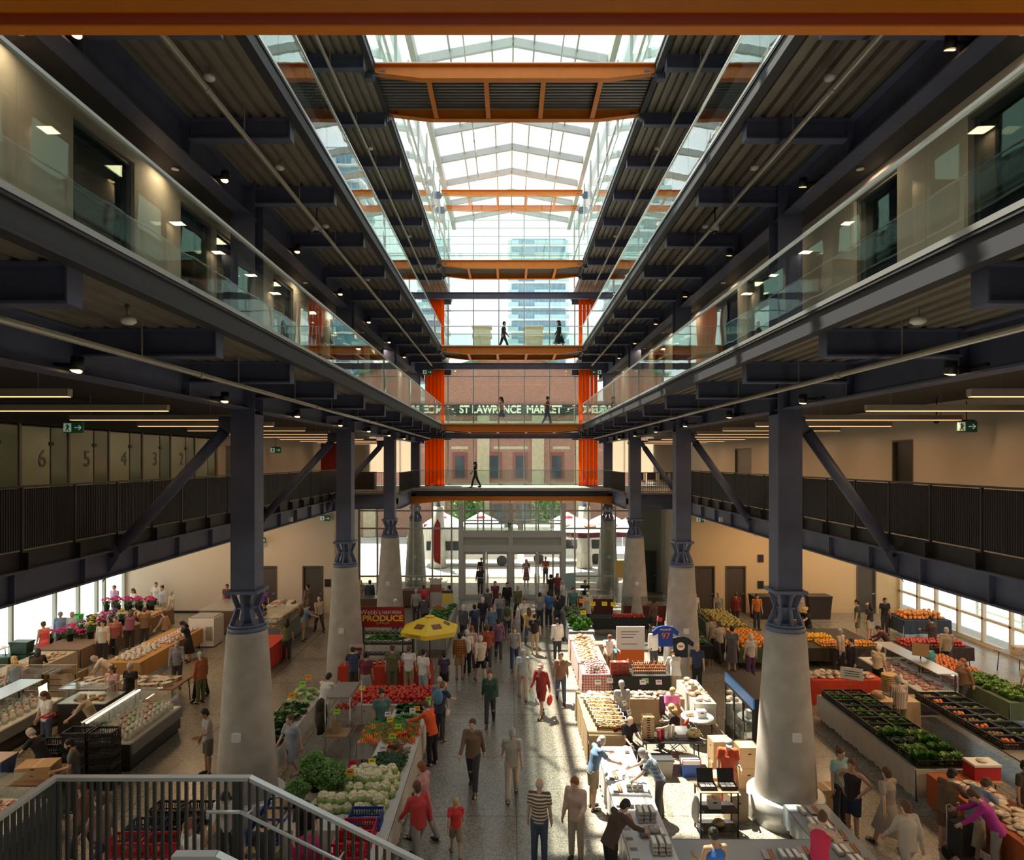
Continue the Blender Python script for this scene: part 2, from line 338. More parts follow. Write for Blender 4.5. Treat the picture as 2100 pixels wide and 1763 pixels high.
# vestibule frame: three stout posts, header, transoms, double doors
vy=38.6; v=MB()
for x in (-2.98,-.08,3.02): v.box(x-.14,x+.14,vy-.14,vy+.14,0,5.6)
v.box(-2.84,2.88,vy-.12,vy+.12,2.75,3.15); v.box(-2.84,2.88,vy-.1,vy+.1,3.6,4.0)
for x in (-2.0,-1.2,-.6,.75,1.55,2.3): v.box(x-.04,x+.04,vy-.05,vy+.05,4,5.6)
for z in (4.55,): v.box(-2.84,2.88,vy-.04,vy+.04,z,z+.06)
o=struct('trim_vestibule',v,whitemul)
MB().box(-2.84,-.22,vy-.01,vy+.01,4.0,5.6).box(.06,2.88,vy-.01,vy+.01,4.0,5.6).obj('pane',gl_fac,o)
vm=mat('header_panel',(.36,.36,.33),.5)
MB().box(-2.84,-.22,vy-.04,vy+.04,3.15,3.6).box(.06,2.88,vy-.04,vy+.04,3.15,3.6).obj('header_panel',vm,o)
for k,(a,b) in enumerate(((-2.84,-1.53),(-1.5,-.22),(.06,1.46),(1.49,2.88))):
    f=MB(); f.box(a,a+.09,vy-.04,vy+.04,0,2.75).box(b-.09,b,vy-.04,vy+.04,0,2.75).box(a+.09,b-.09,vy-.04,vy+.04,2.6,2.75).box(a+.09,b-.09,vy-.04,vy+.04,0,.25).box(a+.09,b-.09,vy-.02,vy+.02,1.2,1.24).box(a+.09,b-.09,vy-.02,vy+.02,1.85,1.89)
    dn+=1; o=struct(f'door_{dn}',f,whitemul); MB().box(a+.09,b-.09,vy-.006,vy+.006,.25,2.6).obj('pane',gl_clear,o)
    hx=b-.12 if k%2==0 else a+.12; MB().cyl((hx,vy-.1,.95),(hx,vy-.1,1.5),.02,n=8).obj('door_handle',alum,o)
struct('wall_vestibule_side',MB().box(7.5,9.4,fy-.1,fy+.1,0,5.7),mat('grey_green_wall',(.24,.27,.24),.7))
door(8.35,fy-.14,1.0,2.5,.0,'y',mat('green_black_door',(.03,.045,.04),.5))
struct('wall_entrance_left',MB().box(-12.3,-9.4,fy-.1,fy+.1,0,5.7),mat('grey_green_wall',(.24,.27,.24),.7))
fy=46; g=MB()
for x in (-5.9,-4.42,-2.65,-.88,.88,2.65,4.42,5.9): g.box(x-.035,x+.035,fy-.12,fy+.08,L2,APEX-.1)
for z in (L2+.05,L3-.4,L3,L4-.6,L4,L4+4.0,L5,L5+3): g.box(-6.6,6.6,fy-.03,fy+.03,z-.03,z+.03)
o=struct('window_front',g,greymul); MB().box(-6.7,6.7,fy-.01,fy+.01,L2,APEX+.6).obj('pane',gl_fac,o)
for s in (-1,1):
    n='left' if s<0 else 'right'
    struct(f'window_blind_{n}',MB().box(*sorted((s*6.75,s*9.9)),45.9,45.93,L2+.9,L3-.45),blindt)
    gw=MB().box(*sorted((s*6.7,s*10.0)),46,46.05,L2,L2+.1)
    for k in range(4): gw.box(*sorted((s*(6.72+k*1.07),s*(6.78+k*1.07))),46,46.06,L2,L3)
    struct(f'window_gallery_{n}',gw,greymul); struct(f'wall_front_gallery_{n}',MB().box(*sorted((s*10,s*12.3)),46,46.2,L2,L3),cream)
    struct(f'wall_front_upper_{n}',MB().box(*sorted((s*6.7,s*10)),46,46.2,L3,L5),beige)
struct('slab_second_front',MB().box(-KX,KX,40.15,46,L2-.3,L2),slabm)
struct('ceiling_entrance',MB().box(-KX,KX,40.8,45.9,5.72,5.9),mat('pale_soffit',(.45,.42,.38),.8))
# ---- skylight over the void
sk=MB()
for k,y in enumerate(range(-3,47,3)):
    for s in (-1,1):
        sk.beam((s*SX,y,EAVE),(0,y,APEX),.16,.34)
for x in (-2.6,-.87,0,.87,2.6):
    z=EAVE+(APEX-EAVE)*(1-abs(x)/SX)+.12; sk.box(x-.035,x+.035,-4,46,z-.07,z+.07)
for s in (-1,1): sk.box(s*SX-.12,s*SX+.12,-4,46,EAVE-.3,EAVE+.16)
steelpale=mat('pale_grey_steel',(.42,.43,.42),.5)
o=struct('roof_skylight_frame',sk,steelpale)
MB().add([(-SX,-4,EAVE+.2),(0,-4,APEX+.2),(0,46,APEX+.2),(-SX,46,EAVE+.2)],[(0,1,2,3)]).add([(SX,-4,EAVE+.2),(0,-4,APEX+.2),(0,46,APEX+.2),(SX,46,EAVE+.2)],[(3,2,1,0)]).obj('skylight_pane',gl_sky,o)
for s in (-1,1):
    c=MB(); x=s*(SX+.3)
    for y in range(-3,47,3): c.box(x-.05,x+.05,y-.05,y+.05,L5,EAVE)
    c.box(x-.05,x+.05,-4,46,L5+2.6,L5+2.68)
    o=struct('window_clerestory_'+('left' if s<0 else 'right'),c,steelpale); MB().box(x-.01,x+.01,-4,46,L5,EAVE).obj('pane',gl_fac,o)
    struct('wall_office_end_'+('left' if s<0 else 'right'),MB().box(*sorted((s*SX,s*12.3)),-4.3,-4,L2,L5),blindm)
# ================================================================ STEELWORK
def col_build(s,y,label,conc_top=4.25):
    x=s*KX; t=thing('steel_and_concrete_column',label,'column',(x,y,0))
    m=MB().lathe([(.70,0),(.70,.02),(.655,.9),(.60,1.8),(.53,2.9),(.45,conc_top-.1),(.43,conc_top)],n=28); m.obj('concrete_base',conc,t)
    if y<20: MB().lathe([(.84,0),(.84,.55),(.8,.57),(.72,.57)],n=28).obj('metal_base_ring',mat('white_metal_ring',(.6,.6,.57),.35,metal=.3),t)
    z=conc_top; c=MB()
    c.lathe([(.41,z),(.43,z+.01),(.43,z+.09),(.41,z+.1)],n=24); c.lathe([(.38,z+.1),(.40,z+.13),(.385,z+.16)],n=24)
    for i in range(8): # waisted ribs: hourglass casting
        a=i*pi/4; ca,sa=math.cos(a),math.sin(a)
        for (r0,z0,r1,z1) in ((.36,z+.15,.21,z+.52),(.21,z+.52,.34,z+.86)):
            c.beam((r0*ca,r0*sa,z0),(r1*ca,r1*sa,z1),.05,.10)
    c.lathe([(.1,z+.15),(.1,z+.9)],n=12); c.lathe([(.22,z+.49),(.25,z+.52),(.22,z+.56)],n=24)
    c.box(-.36,.36,-.36,.36,z+.86,z+.93); c.obj('cast_capital',capm,t)
    zs=z+.93
    h=MB(); H=(L5-.4) # H-section: flanges face the hall axis
    h.box(-.27,.27,-.27,-.24,zs,H).box(-.27,.27,.24,.27,zs,H).box(-.02,.02,-.24,.24,zs,H)
    h.box(-.27,-.25,-.24,.24,zs,L3-1.0).box(.25,.27,-.24,.24,zs,L3-1.0)
    h.obj('steel_shaft',navy,t)
    MB().box(-.09,.09,-.655,-.56,1.95,2.13).obj('outlet_box',whitep,t)
    return t
cw={15:'nearest',24:'second',33:'third',42:'farthest'}
for s in (-1,1):
    for y in COLY:
        sd='left' if s<0 else 'right'
        if y>40: lb=f'farthest {sd}-hand navy steel column on a concrete cone seen through the entrance glass'
        elif y==15: lb=f'nearest {sd}-hand navy steel column on a tapered concrete base with metal ring'
        else: lb=f'{cw[y]} navy steel column from the camera on the {sd}, on a tapered concrete base'
        col_build(s,y,lb)
# braces from each column down to the mezzanine edge beam
for s in (-1,1):
    gx=GXL if s<0 else GXR; sd='left' if s<0 else 'right'
    for y in (15,24,33):
        lb={15:'nearest',24:'middle',33:'farthest'}[y]
        p=Vector((s*(KX+.35),y,8.95)); q=Vector((gx-s*.12,y,5.95)); d=(q-p).normalized()
        t=thing('diagonal_brace',f'{lb} navy tubular brace from column to mezzanine beam on the {sd}','brace',tuple(p)); 
        MB().cyl(d*.25,(q-p)-d*.25,.13,.13,20).obj('tube',navy,t)
        MB().cyl((0,-.05,0),(0,.05,0),.11,n=14).beam((0,0,0),d*.32,.05,.2).box(-.1 if s>0 else -.3,.3 if s<0 else .1,-.02,.02,-.15,.15).obj('upper_pin_plate',navy,t)
        e=q-p; k=MB().cyl(e+Vector((0,-.07,0)),e+Vector((0,.07,0)),.05,n=12); k.obj('pin',black,t)
        k=MB().cyl(e+Vector((0,-.05,0)),e+Vector((0,.05,0)),.15,n=16).beam(e-d*.32,e,.05,.22)
        k.prism([(e.x-.16,e.z),(e.x+.16,e.z),(e.x+.16,e.z-.5),(e.x+s*.25,e.z-.62)] if s>0 else [(e.x+.16,e.z),(e.x-.16,e.z),(e.x-.16,e.z-.5),(e.x-.25,e.z-.62)],-.025,.025,'y'); k.obj('lower_pin_plate',navy,t)
def ibeam(mb,axis,a,b,c,zt,zb,fw=.24,ft=.03,wt=.025):
    """I section along x or y between a and b, centred on c"""
    for (w,z0,z1) in ((fw,zt-ft,zt),(wt,zb+ft,zt-ft),(fw,zb,zb+ft)):
        if axis=='y': mb.box(c-w/2,c+w/2,a,b,z0,z1)
        else: mb.box(a,b,c-w/2,c+w/2,z0,z1)
    return mb
CY=list(range(6,46,3))
for s in (-1,1):
    sd='left' if s<0 else 'right'
    for nm,z,dp in (('third',L3,.9),('fourth',L4,.95),('fifth',L5,.95)):
        g=ibeam(MB(),'y',-4,46,s*KX,z-.26,z-dp,.34,.035)
        o=g.obj('long_girder',navy); tag(o,f'long navy girder along the {sd} columns carrying the {nm} level','girder')
        st=MB()
        for y in CY: st.box(s*KX-.15,s*KX+.15,y-.015,y+.015,z-dp+.035,z-.3)
        st.obj('web_stiffeners',navy,o)['kind']='stuff'
        first=None
        for y in CY:
            if y in(42,): continue
            if first is None:
                m=MB(); a,b=sorted((s*(SX+.12)-s*KX,-s*.16)); ibeam(m,'x',a,b,0,0,-.38,.22,.028)
                e=s*(SX+.12)-s*KX; m.box(*sorted((e,e+s*.02)),-.11,.11,-.352,-.028)
                first=m.obj('cantilever_beam',navy,loc=(s*KX,y,z-.255)); tag(first,f'short navy cantilever beam under the {nm} level on the {sd}','beam',f'{nm} level cantilever beams, {sd} side')
            else: dup(first,(s*KX,y,z-.255))
    # mezzanine edge beam, with the black bracketed band above it
    gx=GXL if s<0 else GXR
    g=ibeam(MB(),'y',-4,35.2,gx,6.06,5.47,.3,.035); 
    o=g.obj('mezzanine_beam',navy); tag(o,f'deep navy edge beam along the {sd} mezzanine','girder')
    st=MB()
    for y in range(-2,35,2): st.box(gx-s*.13-.0,gx+s*.13,y-.015,y+.015,5.5,6.03) if s>0 else st.box(gx-.13,gx+.13,y-.015,y+.015,5.5,6.03)
    st.obj('web_stiffeners',navy,o)['kind']='stuff'
    MB().box(gx+(-.28 if s>0 else .16),gx+(-.16 if s>0 else .28),26.8,26.95,5.6,5.78).obj('junction_box',whitep,o)
    br=MB().box(*sorted((gx,gx-s*.02)),-4,35.2,6.06,6.40)
    for k in range(-2,26): br.box(*sorted((gx-s*.02,gx-s*.16)),k*1.5-.01+.3,k*1.5+.03+.3,6.07,6.38)
    struct(f'trim_mezzanine_{sd}',br,black)
    # cross girder at the return, y 35
    a,b=sorted((s*(KX+.3),gx)); o=ibeam(MB(),'x',a,b,35.2,6.3,5.5,.3,.04).obj('return_girder',navy); tag(o,f'short navy cross girder between mezzanine edge and third column on the {sd}','girder')
    o=ibeam(MB(),'y',35.4,40,s*KX,6.3,5.5,.3,.04).obj('return_girder',navy); tag(o,f'navy girder running from the third {sd} column to the entrance bridge','girder')
# haunched navy cross beams at the last column pair
for z,nm in ((L3-.25,'lowest'),(L4-.25,'middle'),(L5-.6,'highest')):
    P=[(-KX,z),(KX,z),(KX,z-.7),(KX-1.2,z-.38),(-KX+1.2,z-.38),(-KX,z-.7)]
    o=MB().prism(P,41.95,42.0).box(-KX,KX,41.85,42.1,z-.03,z).beam((-KX+1.2,41.975,z-.38),(KX-1.2,41.975,z-.38),.25,.03).obj('cross_beam',navy); tag(o,f'{nm} of the navy arched cross beams before the tall glass front','beam')
# ---------------------------------------------------------------- orange bridges
def bridge(y0,y1,z,label,half=SX,ribs=True,deckit=True,depth=.42):
    t=thing('footbridge' if deckit else 'roof_tie',label,'bridge' if deckit else 'beam',(0,y0,z))
    w=y1-y0
    for k,(ya,nm) in enumerate(((0,'front_beam'),(w-.06,'rear_beam'))):
        m=MB(); c=half-1.35
        m.prism([(-half,0),(half,0),(half,-.26),(c,-depth),(-c,-depth),(-half,-.26)],ya,ya+.05)
        m.box(-half,half,ya-.1,ya+.15,-.03,0); m.beam((-c,ya+.02,-depth),(c,ya+.02,-depth),.22,.03)
        for s in (-1,1): m.beam((s*half,ya+.02,-.26),(s*c,ya+.02,-depth),.22,.03)
        m.obj(nm,orange,t)
    if deckit:
        m=MB(); p=.16; n=int((w-.3)/p); pts=[]
        for i in range(n):
            a=.15+i*p; pts+=[(a,-.10),(a+.05,-.10),(a+.07,-.17),(a+.14,-.17)]
        v=[(-half,a,b) for a,b in pts]+[(half,a,b) for a,b in pts]; k=len(pts)
        m.add(v,[(i,i+1,k+i+1,k+i) for i in range(k-1)]); m.obj('deck_soffit',mat('bridge_deck_steel',(.16,.155,.15),.4,metal=.5),t)
        MB().box(-half,half,.02,w-.02,-.09,.0).obj('walking_slab',mat('bridge_slab',(.5,.48,.44),.6),t)
    if ribs:
        for i in range(4):
            x=(-1.5+i)*1.65; m=MB(); m.box(x-.015,x+.015,.05,w-.06,-depth+.03,-.17); m.box(x-.07,x+.07,.05,w-.06,-depth,-depth+.03); m.obj('cross_rib',orange,t)
    for s in (-1,1):
        for ya in (0,w-.06):
            m=MB(); m.cyl((s*(half+.08),ya-.12,-.3),(s*(half+.08),ya+.14,-.3),.1,n=14); m.beam((s*(half-.3),ya+.02,-.2),(s*(half+.08),ya+.02,-.3),.12,.08); m.box(s*(half+.08)-.03,s*(half+.08)+.2 if s>0 else s*(half+.08)+.03,ya-.1,ya+.1,-.45,-.1) if s>0 else m.box(s*(half+.08)-.2,s*(half+.08)+.03,ya-.1,ya+.1,-.45,-.1)
            m.obj('pin_bracket',mat('blue_grey_bracket',(.09,.11,.17),.5),t)
    return t
def guard(p,q,z,label,name='glass_guardrail',h=1.12,step=1.5,handrail=alum,group=None,post=False):
    """frameless glass guard from p to q (x,y)"""
    p=Vector((*p,z)); q=Vector((*q,z)); d=q-p; L=d.length; n=max(1,round(L/step)); u=d/n
    t=thing(name,label,'railing',tuple(p),group=group)
    for i in range(n):
        a=u*i+u*.004; b=u*(i+1)-u*.004; MB().beam(a+Vector((0,0,h/2)),b+Vector((0,0,h/2)),.014,h-.02).obj('glass_panel',gl_guard,t)
    MB().beam((0,0,h),tuple(d+Vector((0,0,h))),.05,.035).obj('top_rail',handrail,t)
    MB().beam((0,0,.02),tuple(d+Vector((0,0,.02))),.05,.06).obj('base_channel',alum,t)
    return t
BR=[(37.2,39.5,L3,'lower orange steel footbridge carrying two walkers in front of the market sign'),
    (37.2,39.5,L4,'middle orange steel footbridge with two dark walkers against the towers'),
    (37.2,39.5,L5,'upper far orange steel footbridge under the glass screen'),
    (18.8,21.1,L5,'nearest orange footbridge high under the skylight with ribbed deck')]
for y0,y1,z,lb in BR: bridge(y0,y1,z,lb)
bridge(37.3,39.6,23.4,'pair of orange roof ties across the void under the skylight',ribs=True,deckit=False,depth=.3)
for k,(y,z,nm) in enumerate(((37.2,L3,'lower'),(39.5,L3,'lower'),(37.2,L4,'middle'),(39.5,L4,'middle'),(39.5,L5,'upper'),(18.8,L5,'nearest high'),(21.1,L5,'nearest high'))):
    guard((-SX,y),(SX,y),z+.01,f'clear glass guard on the {"camera" if k in(0,2,5) else "far"} side of the {nm} orange footbridge',step=1.6)
# tall glass screen above the far upper bridge
t=thing('glass_screen','tall clear glass screen between the upper far bridge and the roof ties','screen',(0,37.15,L5))
for i in range(5): MB().box(-SX+i*1.6+.01,-SX+(i+1)*1.6-.01,-.01,.01,.03,3.7).obj('glass_panel',gl_guard,t)
m=MB(); 
for z in (.9,1.35,1.8,2.25): m.box(-SX,SX,-.02,.02,z-.012,z+.012)
m.obj('reflection_bars',mat('reflection_pale',(.5,.53,.5),.5),t)  # pale bars stand in for skylight reflections in the glass
for s in (-1,1):
    sd='left' if s<0 else 'right'
    for z,nm in ((L3,'third'),(L4,'fourth'),(L5,'fifth')):
        guard((s*SX,-3.6),(s*SX,37.1),z+.02,f'long frameless glass guard edging the {nm} level on the {sd}',step=1.45)
# entrance bridge on the second floor
t=thing('entrance_bridge','low wide orange and dark beam bridge above the entrance doors','bridge',(0,39.9,L2))
MB().box(-KX+.3,KX-.3,0,.2,-.45,-.16).box(-KX+.3,KX-.3,-.05,.2,-.16,-.12).obj('dark_fascia',fasc,t)
MB().prism([(-KX,-.45),(KX,-.45),(KX,-.98),(KX-.9,-.85),(KX-2.2,-.72),(-KX+2.2,-.72),(-KX+.9,-.85),(-KX,-.98)],.02,.08).box(-KX,KX,-.1,.2,-.48,-.45).obj('orange_beam',orange,t)
MB().box(-KX,KX,0,.22,-.12,0).obj('slab_edge',mat('bridge_slab',(.5,.48,.44),.6),t)
guard((-KX,39.95),(KX,39.95),L2+.01,'clear glass guard on the entrance bridge with one walker behind',step=1.75)
ofin=translucent('bright_orange_sheet',(.95,.27,.01),.6)
# orange folded fins beside the front glass
for s in (-1,1):
    sd='left' if s<0 else 'right'
    t=thing('orange_fin_screen',f'tall bright orange folded fin screen {sd} of the front window','screen',(s*5.2,44.6,L2))
    for i in range(5):
        x=-.52+i*.26; MB().rbox(x,.1,(L5+1.5-L2)/2,.25,.02,L5+1.5-L2,rz=s*.25).box(x-.12,x-.09,-.14,.1,0,L5+1.5-L2).obj('folded_fin',ofin,t)
    MB().box(-.66,.66,-.02,.2,3.45,3.5).box(-.66,.66,-.02,.2,7.8,7.85).box(-.66,.66,-.02,.2,-.0,.05).obj('support_rails',orange,t)
# near orange beam crossing above the camera
t=thing('near_orange_beam','big orange beam with red web crossing the top of the view','beam',(0,4.0,10.735))
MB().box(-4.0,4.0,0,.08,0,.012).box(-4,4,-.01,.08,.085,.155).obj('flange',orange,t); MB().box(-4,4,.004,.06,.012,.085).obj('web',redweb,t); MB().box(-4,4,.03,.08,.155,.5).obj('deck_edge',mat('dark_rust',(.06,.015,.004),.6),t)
# ---------------------------------------------------------------- pipes, lamps, detectors
for s in (-1,1):
    sd='left' if s<0 else 'right'
    for z,x,nm in ((L3-.74,4.85,'third'),(L4-.82,4.75,'fourth'),(L5-.9,4.9,'fifth')):
        m=MB().cyl((s*x,-3,z),(s*x,39,z),.042,n=12)
        for y in range(4,38,6): m.cyl((s*x,y-.06,z),(s*x,y+.06,z),.055,n=12)
        o=m.obj('sprinkler_pipe',galv); tag(o,f'long sprinkler pipe slung below the {nm} level on the {sd}','pipe')
        h=MB()
        for y in range(-1,38,3): h.box(s*x-.008,s*x+.008,y+.4-.008,y+.4+.008,z,z+.55)
        h.obj('hanger_rods',galv,o)['kind']='stuff'
    o=MB().cyl((s*1.9,20,24.0),(s*1.9,37,24.0),.03,n=8).obj('skylight_pipe',galv); tag(o,f'thin {sd} sprinkler pipe under the skylight rafters','pipe')
    for i in range(9):
        y=22+i*1.8; MB().cyl((s*1.9,y-.04,24),(s*1.9,y+.04,24),.045,n=8).cyl((s*1.9,y,23.9),(s*1.9,y,24.45),.012,n=6).obj('pipe_joint',galv,o)
# spotlights on the girders
sp=thing('spotlight','small black spotlight glowing warm on the left girder under the third level','lamp',(-6.0,8.8,L3-.78))
MB().box(-.12,-.08,-.2,.2,-.02,.02).box(-.1,.12,-.16,-.12,-.02,.02).obj('bracket',black,sp)
MB().cyl((.16,-.14,.1),(.16,-.17,-.08),.075,.085,14).obj('lamp_head',black,sp)
MB().cyl((.16,-.17,-.081),(.16,-.172,-.086),.07,.07,14).obj('lamp_face',spot_e,sp)
for s in (-1,1):
    sd='left' if s<0 else 'right'
    for z,nm in ((L3,'third'),(L4,'fourth')):
        for i in range(7):
            y=8.8+4.5*i
            if s<0 and i==0 and z==L3: sp['group']='third level spotlights, left'; continue
            dup(sp,(s*6.0,y,z-.78),0 if s<0 else pi,f'small black spotlight glowing warm on the {sd} girder under the {nm} level',f'{nm} level spotlights, {sd}')
# linear pendants over the galleries
lp=thing('linear_pendant','long pale linear pendant lamp over the left gallery','lamp',(-9.1,10.4,9.1),group='left gallery linear pendants')
MB().box(-2,2,-.06,.06,.01,.13).obj('housing',mat('pale_lamp_housing',(.42,.36,.3),.5),lp)
MB().box(-1.98,1.98,-.05,.05,0,.012).obj('diffuser',warm_e,lp)
MB().box(-1.5,-1.49,-.005,.005,.13,.7).box(1.49,1.5,-.005,.005,.13,.7).obj('hanging_wires',galv,lp)
def area(name,loc,sx,sy,e,col=(1,.62,.33),rot=(0,0,0)):
    d=bpy.data.lights.new(name,'AREA'); d.shape='RECTANGLE'; d.size=sx; d.size_y=sy; d.energy=e; d.color=col
    o=bpy.data.objects.new(name,d); COL.objects.link(o); o.location=loc; o.rotation_euler=rot; return o
for s in (-1,1):
    for i in range(11):
        y=10.4+3*i; xs=s*9.1+(0 if i%2 else s*.0)
        if not(s<0 and i==0): dup(lp,(xs,y,9.1),0,f'long pale linear pendant lamp over the {"left" if s<0 else "right"} gallery',f'{"left" if s<0 else "right"} gallery linear pendants')
        area('pendant_light',(xs,y,9.05),3.9,.1,12 if s<0 else 30)
# ground-floor ceiling downlights (unseen, added under the galleries to light the side stalls)
dl=thing('downlight','added round recessed downlight, unseen, in the soffit over the side stalls','lamp',(-13,8,5.5),group='added side soffit downlights')
MB().lathe([(.1,.05),(.13,.05),(.13,0),(.1,0)],n=16).obj('trim_ring',whitep,dl); MB().cyl((0,0,.03),(0,0,.04),.1,n=16).obj('lens',warm_e,dl)
for s in (-1,1):
    for x in (12.6,17):
        for y in (8,14,20,26,32):
            if not (s<0 and x==12.6 and y==8): dup(dl,(s*x,y,5.5))
            else: dl.location=(s*x,y,5.5)
            area('added_soffit_light',(s*x,y,5.46),.5,.5,60 if s<0 else 95,(1,.62,.32))
# detectors and cameras under the decks
dt=thing('smoke_detector','round white smoke detector under a level soffit','detector',(-4.6,7.4,L3-.3))
MB().lathe([(.05,.06),(.085,.04),(.09,0),(.05,-.03),(0,-.035)],n=18).obj('head',whitep,dt); MB().cyl((0,0,.06),(0,0,.2),.02,n=8).obj('mount',galv,dt)
k=0
for s in (-1,1):
    sd='left' if s<0 else 'right'
    for z,nm,x,ys in ((L3,'third',4.62,(7.7,)),(L4,'fourth',4.9,(7.4,10.4,13.6,17,22)),(L5,'fifth',5.0,(16.5,23,27.5,32))):
        for y in ys:
            o=dup(dt,(s*x,y,z-.42),label=f'small round white detector hanging under the {nm} level on the {sd}',group=f'detectors under the {nm} level, {sd}')
bpy.data.objects.remove(dt.children[0]); bpy.data.objects.remove(dt.children[0]) if dt.children else None; bpy.data.objects.remove(dt)
# small camera domes
cd=thing('dome_camera','white dome security camera hanging near the skylight on the left','camera',(-5.2,15.6,L5-.75))
MB().lathe([(.09,.12),(.1,.1),(.1,0),(.07,-.01)],n=16).obj('housing',whitep,cd); MB().ell((0,0,-.01),(.07,.07,.07),12,8).obj('dome',black,cd); MB().cyl((0,0,.12),(0,0,.6),.015,n=8).obj('drop_rod',black,cd)
dup(cd,(5.2,15.6,L5-.75),label='white dome security camera hanging near the skylight on the right')
dup(cd,(-4.9,16.2,L4-.8),label='white dome security camera under the fourth level on the left'); dup(cd,(4.9,16.2,L4-.8),label='white dome security camera under the fourth level on the right')
dup(cd,(11.0,17.2,L3-1.0),label='white dome security camera on the right gallery ceiling near the exit sign')
# ---------------------------------------------------------------- mezzanine railings (black slats)
for s in (-1,1):
    gx=(GXL if s<0 else GXR)-s*.03; sd='left' if s<0 else 'right'
    t=thing('slat_railing',f'long black vertical slat railing along the {sd} gallery','railing',(gx,0,L2))
    for k in range(-2,23):
        y0=.3+1.5*k; m=MB(); 
        for i in range(25): m.box(-.012,.012,y0+.025+i*.06,y0+.06+i*.06,.06,1.19)
        m.box(.006 if s>0 else -.02,.02 if s>0 else -.006,y0+.01,y0+1.49,.05,.10)
        m.obj('slat_panel',black,t); MB().box(-.025,.025,y0-.02,y0+.02,-.3,1.21).obj('post',mat('dark_post',(.03,.03,.035),.4),t)
    MB().box(-.04,.04,-2.7,35.2,1.21,1.25).obj('top_rail',mat('dark_rail',(.07,.065,.06),.4,metal=.4),t)
    for (a,b,lb) in (((gx,35.2),(s*(KX+.2),35.2),f'open black baluster railing at the {sd} mezzanine return'),((s*(KX-.1),35.2),(s*(KX-.1),39.9),f'short black baluster railing leading to the entrance bridge on the {sd}')):
        t=thing('baluster_railing',lb,'railing',(a[0],a[1],L2)); d=Vector((b[0]-a[0],b[1]-a[1],0)); n=int(d.length/.11); m=MB()
        for i in range(n+1): c=d*i/n; m.box(c.x-.009,c.x+.009,c.y-.009,c.y+.009,.05,1.05)
        m.obj('balusters',black,t)['kind']='stuff'
        MB().beam((0,0,1.07),(d.x,d.y,1.07),.05,.04).beam((0,0,.05),(d.x,d.y,.05),.04,.03).obj('rails',black,t)

wl=thing('walkway_downlight','small warm downlight in the ceiling of the glazed walkway','lamp',(-6.5,5,L4-.93),group='walkway ceiling downlights')
MB().lathe([(.05,.02),(.07,.02),(.07,0),(.05,0)],n=12).obj('trim_ring',whitep,wl); MB().cyl((0,0,.005),(0,0,.01),.05,n=12).obj('lens',warm_e,wl)
for s in (-1,1):
    for z in (L4-.93,L5-1.0):
        for i in range(10):
            y=4.5+4*i
            if s<0 and i==0 and z==L4-.93: wl.location=(s*6.5,y,z)
            else: dup(wl,(s*6.5,y,z))
            area('walkway_light',(s*6.5,y,z-.03),.5,.5,9,(1,.74,.48))
# ================================================================ OUTSIDE THE GLASS
def text(name, body, size, mtl, loc, rot=(pi/2,0,0), parent=None, ext=.01, sx=1, align='CENTER', bold=False):
    c=bpy.data.curves.new(name,'FONT'); c.body=body; c.size=size; c.extrude=ext; c.offset=.03*size if bold else 0; c.align_x=align; c.align_y='CENTER'
    o=bpy.data.objects.new(name,c); COL.objects.link(o); o.location=loc; o.rotation_euler=rot; o.scale=(sx,1,1); c.materials.append(mtl)
    dg=bpy.context.evaluated_depsgraph_get(); me=bpy.data.meshes.new_from_object(o.evaluated_get(dg)); n=bpy.data.objects.new(name,me); n.matrix_basis=o.matrix_basis.copy()
    n.location=loc; n.rotation_euler=rot; n.scale=(sx,1,1); bpy.data.objects.remove(o); COL.objects.link(n); o=n
    if not me.materials: me.materials.append(mtl)
    if parent: o.parent=parent
    return o
brick=brickm('red_brick',(.20,.075,.05),(.26,.11,.07),(.3,.24,.2),1,.26,.09)
stone=mat('buff_stone',(.36,.3,.2),.85,noise=.12,nscale=3)
bf=thing('brick_market_building','red and buff brick market hall with a green-edged gable across the street','building',(0,70,0))
m=MB(); m.prism([(-30,0),(30,0),(30,13.5),(8.2,14.2),(8.2,17.3),(0,19.7),(-8.2,17.3),(-8.2,14.2),(-30,13.5)],0,8,'y'); m.obj('wall',brick,bf)
m=MB(); 
for s in (-1,1): m.beam((s*8.7,-.2,17.2),(0,-.2,19.8),.5,.3)
m.box(-12,-7.4,-.3,0,14.1,14.4).box(7.4,12,-.3,0,14.1,14.4); m.obj('gable_coping',mat('copper_green',(.06,.17,.11),.6),bf)
m=MB().box(-30,30,-.18,0,11.0,12.3).box(-30,30,-.3,0,10.6,10.75).box(-30,30,-.25,0,4.6,5.1)
for x in (-15,-7.6,-2.9,2.9,7.6,15): m.box(x-.65,x+.65,-.16,0,0,12.9)
for x in (-5.4,-.9,.9,5.4): m.box(x-.9,x+.9,-.05,0,9.3,9.6)
m.obj('stone_bands',stone,bf)
m=MB().box(-14,14,-.3,-.1,12.95,14.0); b=m.obj('sign_band',mat('sign_black',(.015,.015,.013),.5),bf)
text('sign_lettering','·  ST LAWRENCE  MARKET  ·',1.12,mat('sign_cream',(.85,.8,.62),.5),(0,-.33,13.47),parent=bf,ext=.02,sx=.88,bold=True)
winm=mat('dark_window_glass',(.04,.05,.06),.1)
for i,x in enumerate((-5.4,-1.75,1.05,4.9)):
    for z,h in ((6.3,2.3),):
        f=MB().box(x-.75,x+.75,-.14,-.0,z-.1,z+h+.35).obj('window_frame',mat('dark_red_frame',(.16,.04,.035),.6),bf)
        q=MB().box(x-.5,x+.5,-.17,-.02,z,z+h); q.obj('window_glass',winm,f)
for x in (-4.9,-.9): pass
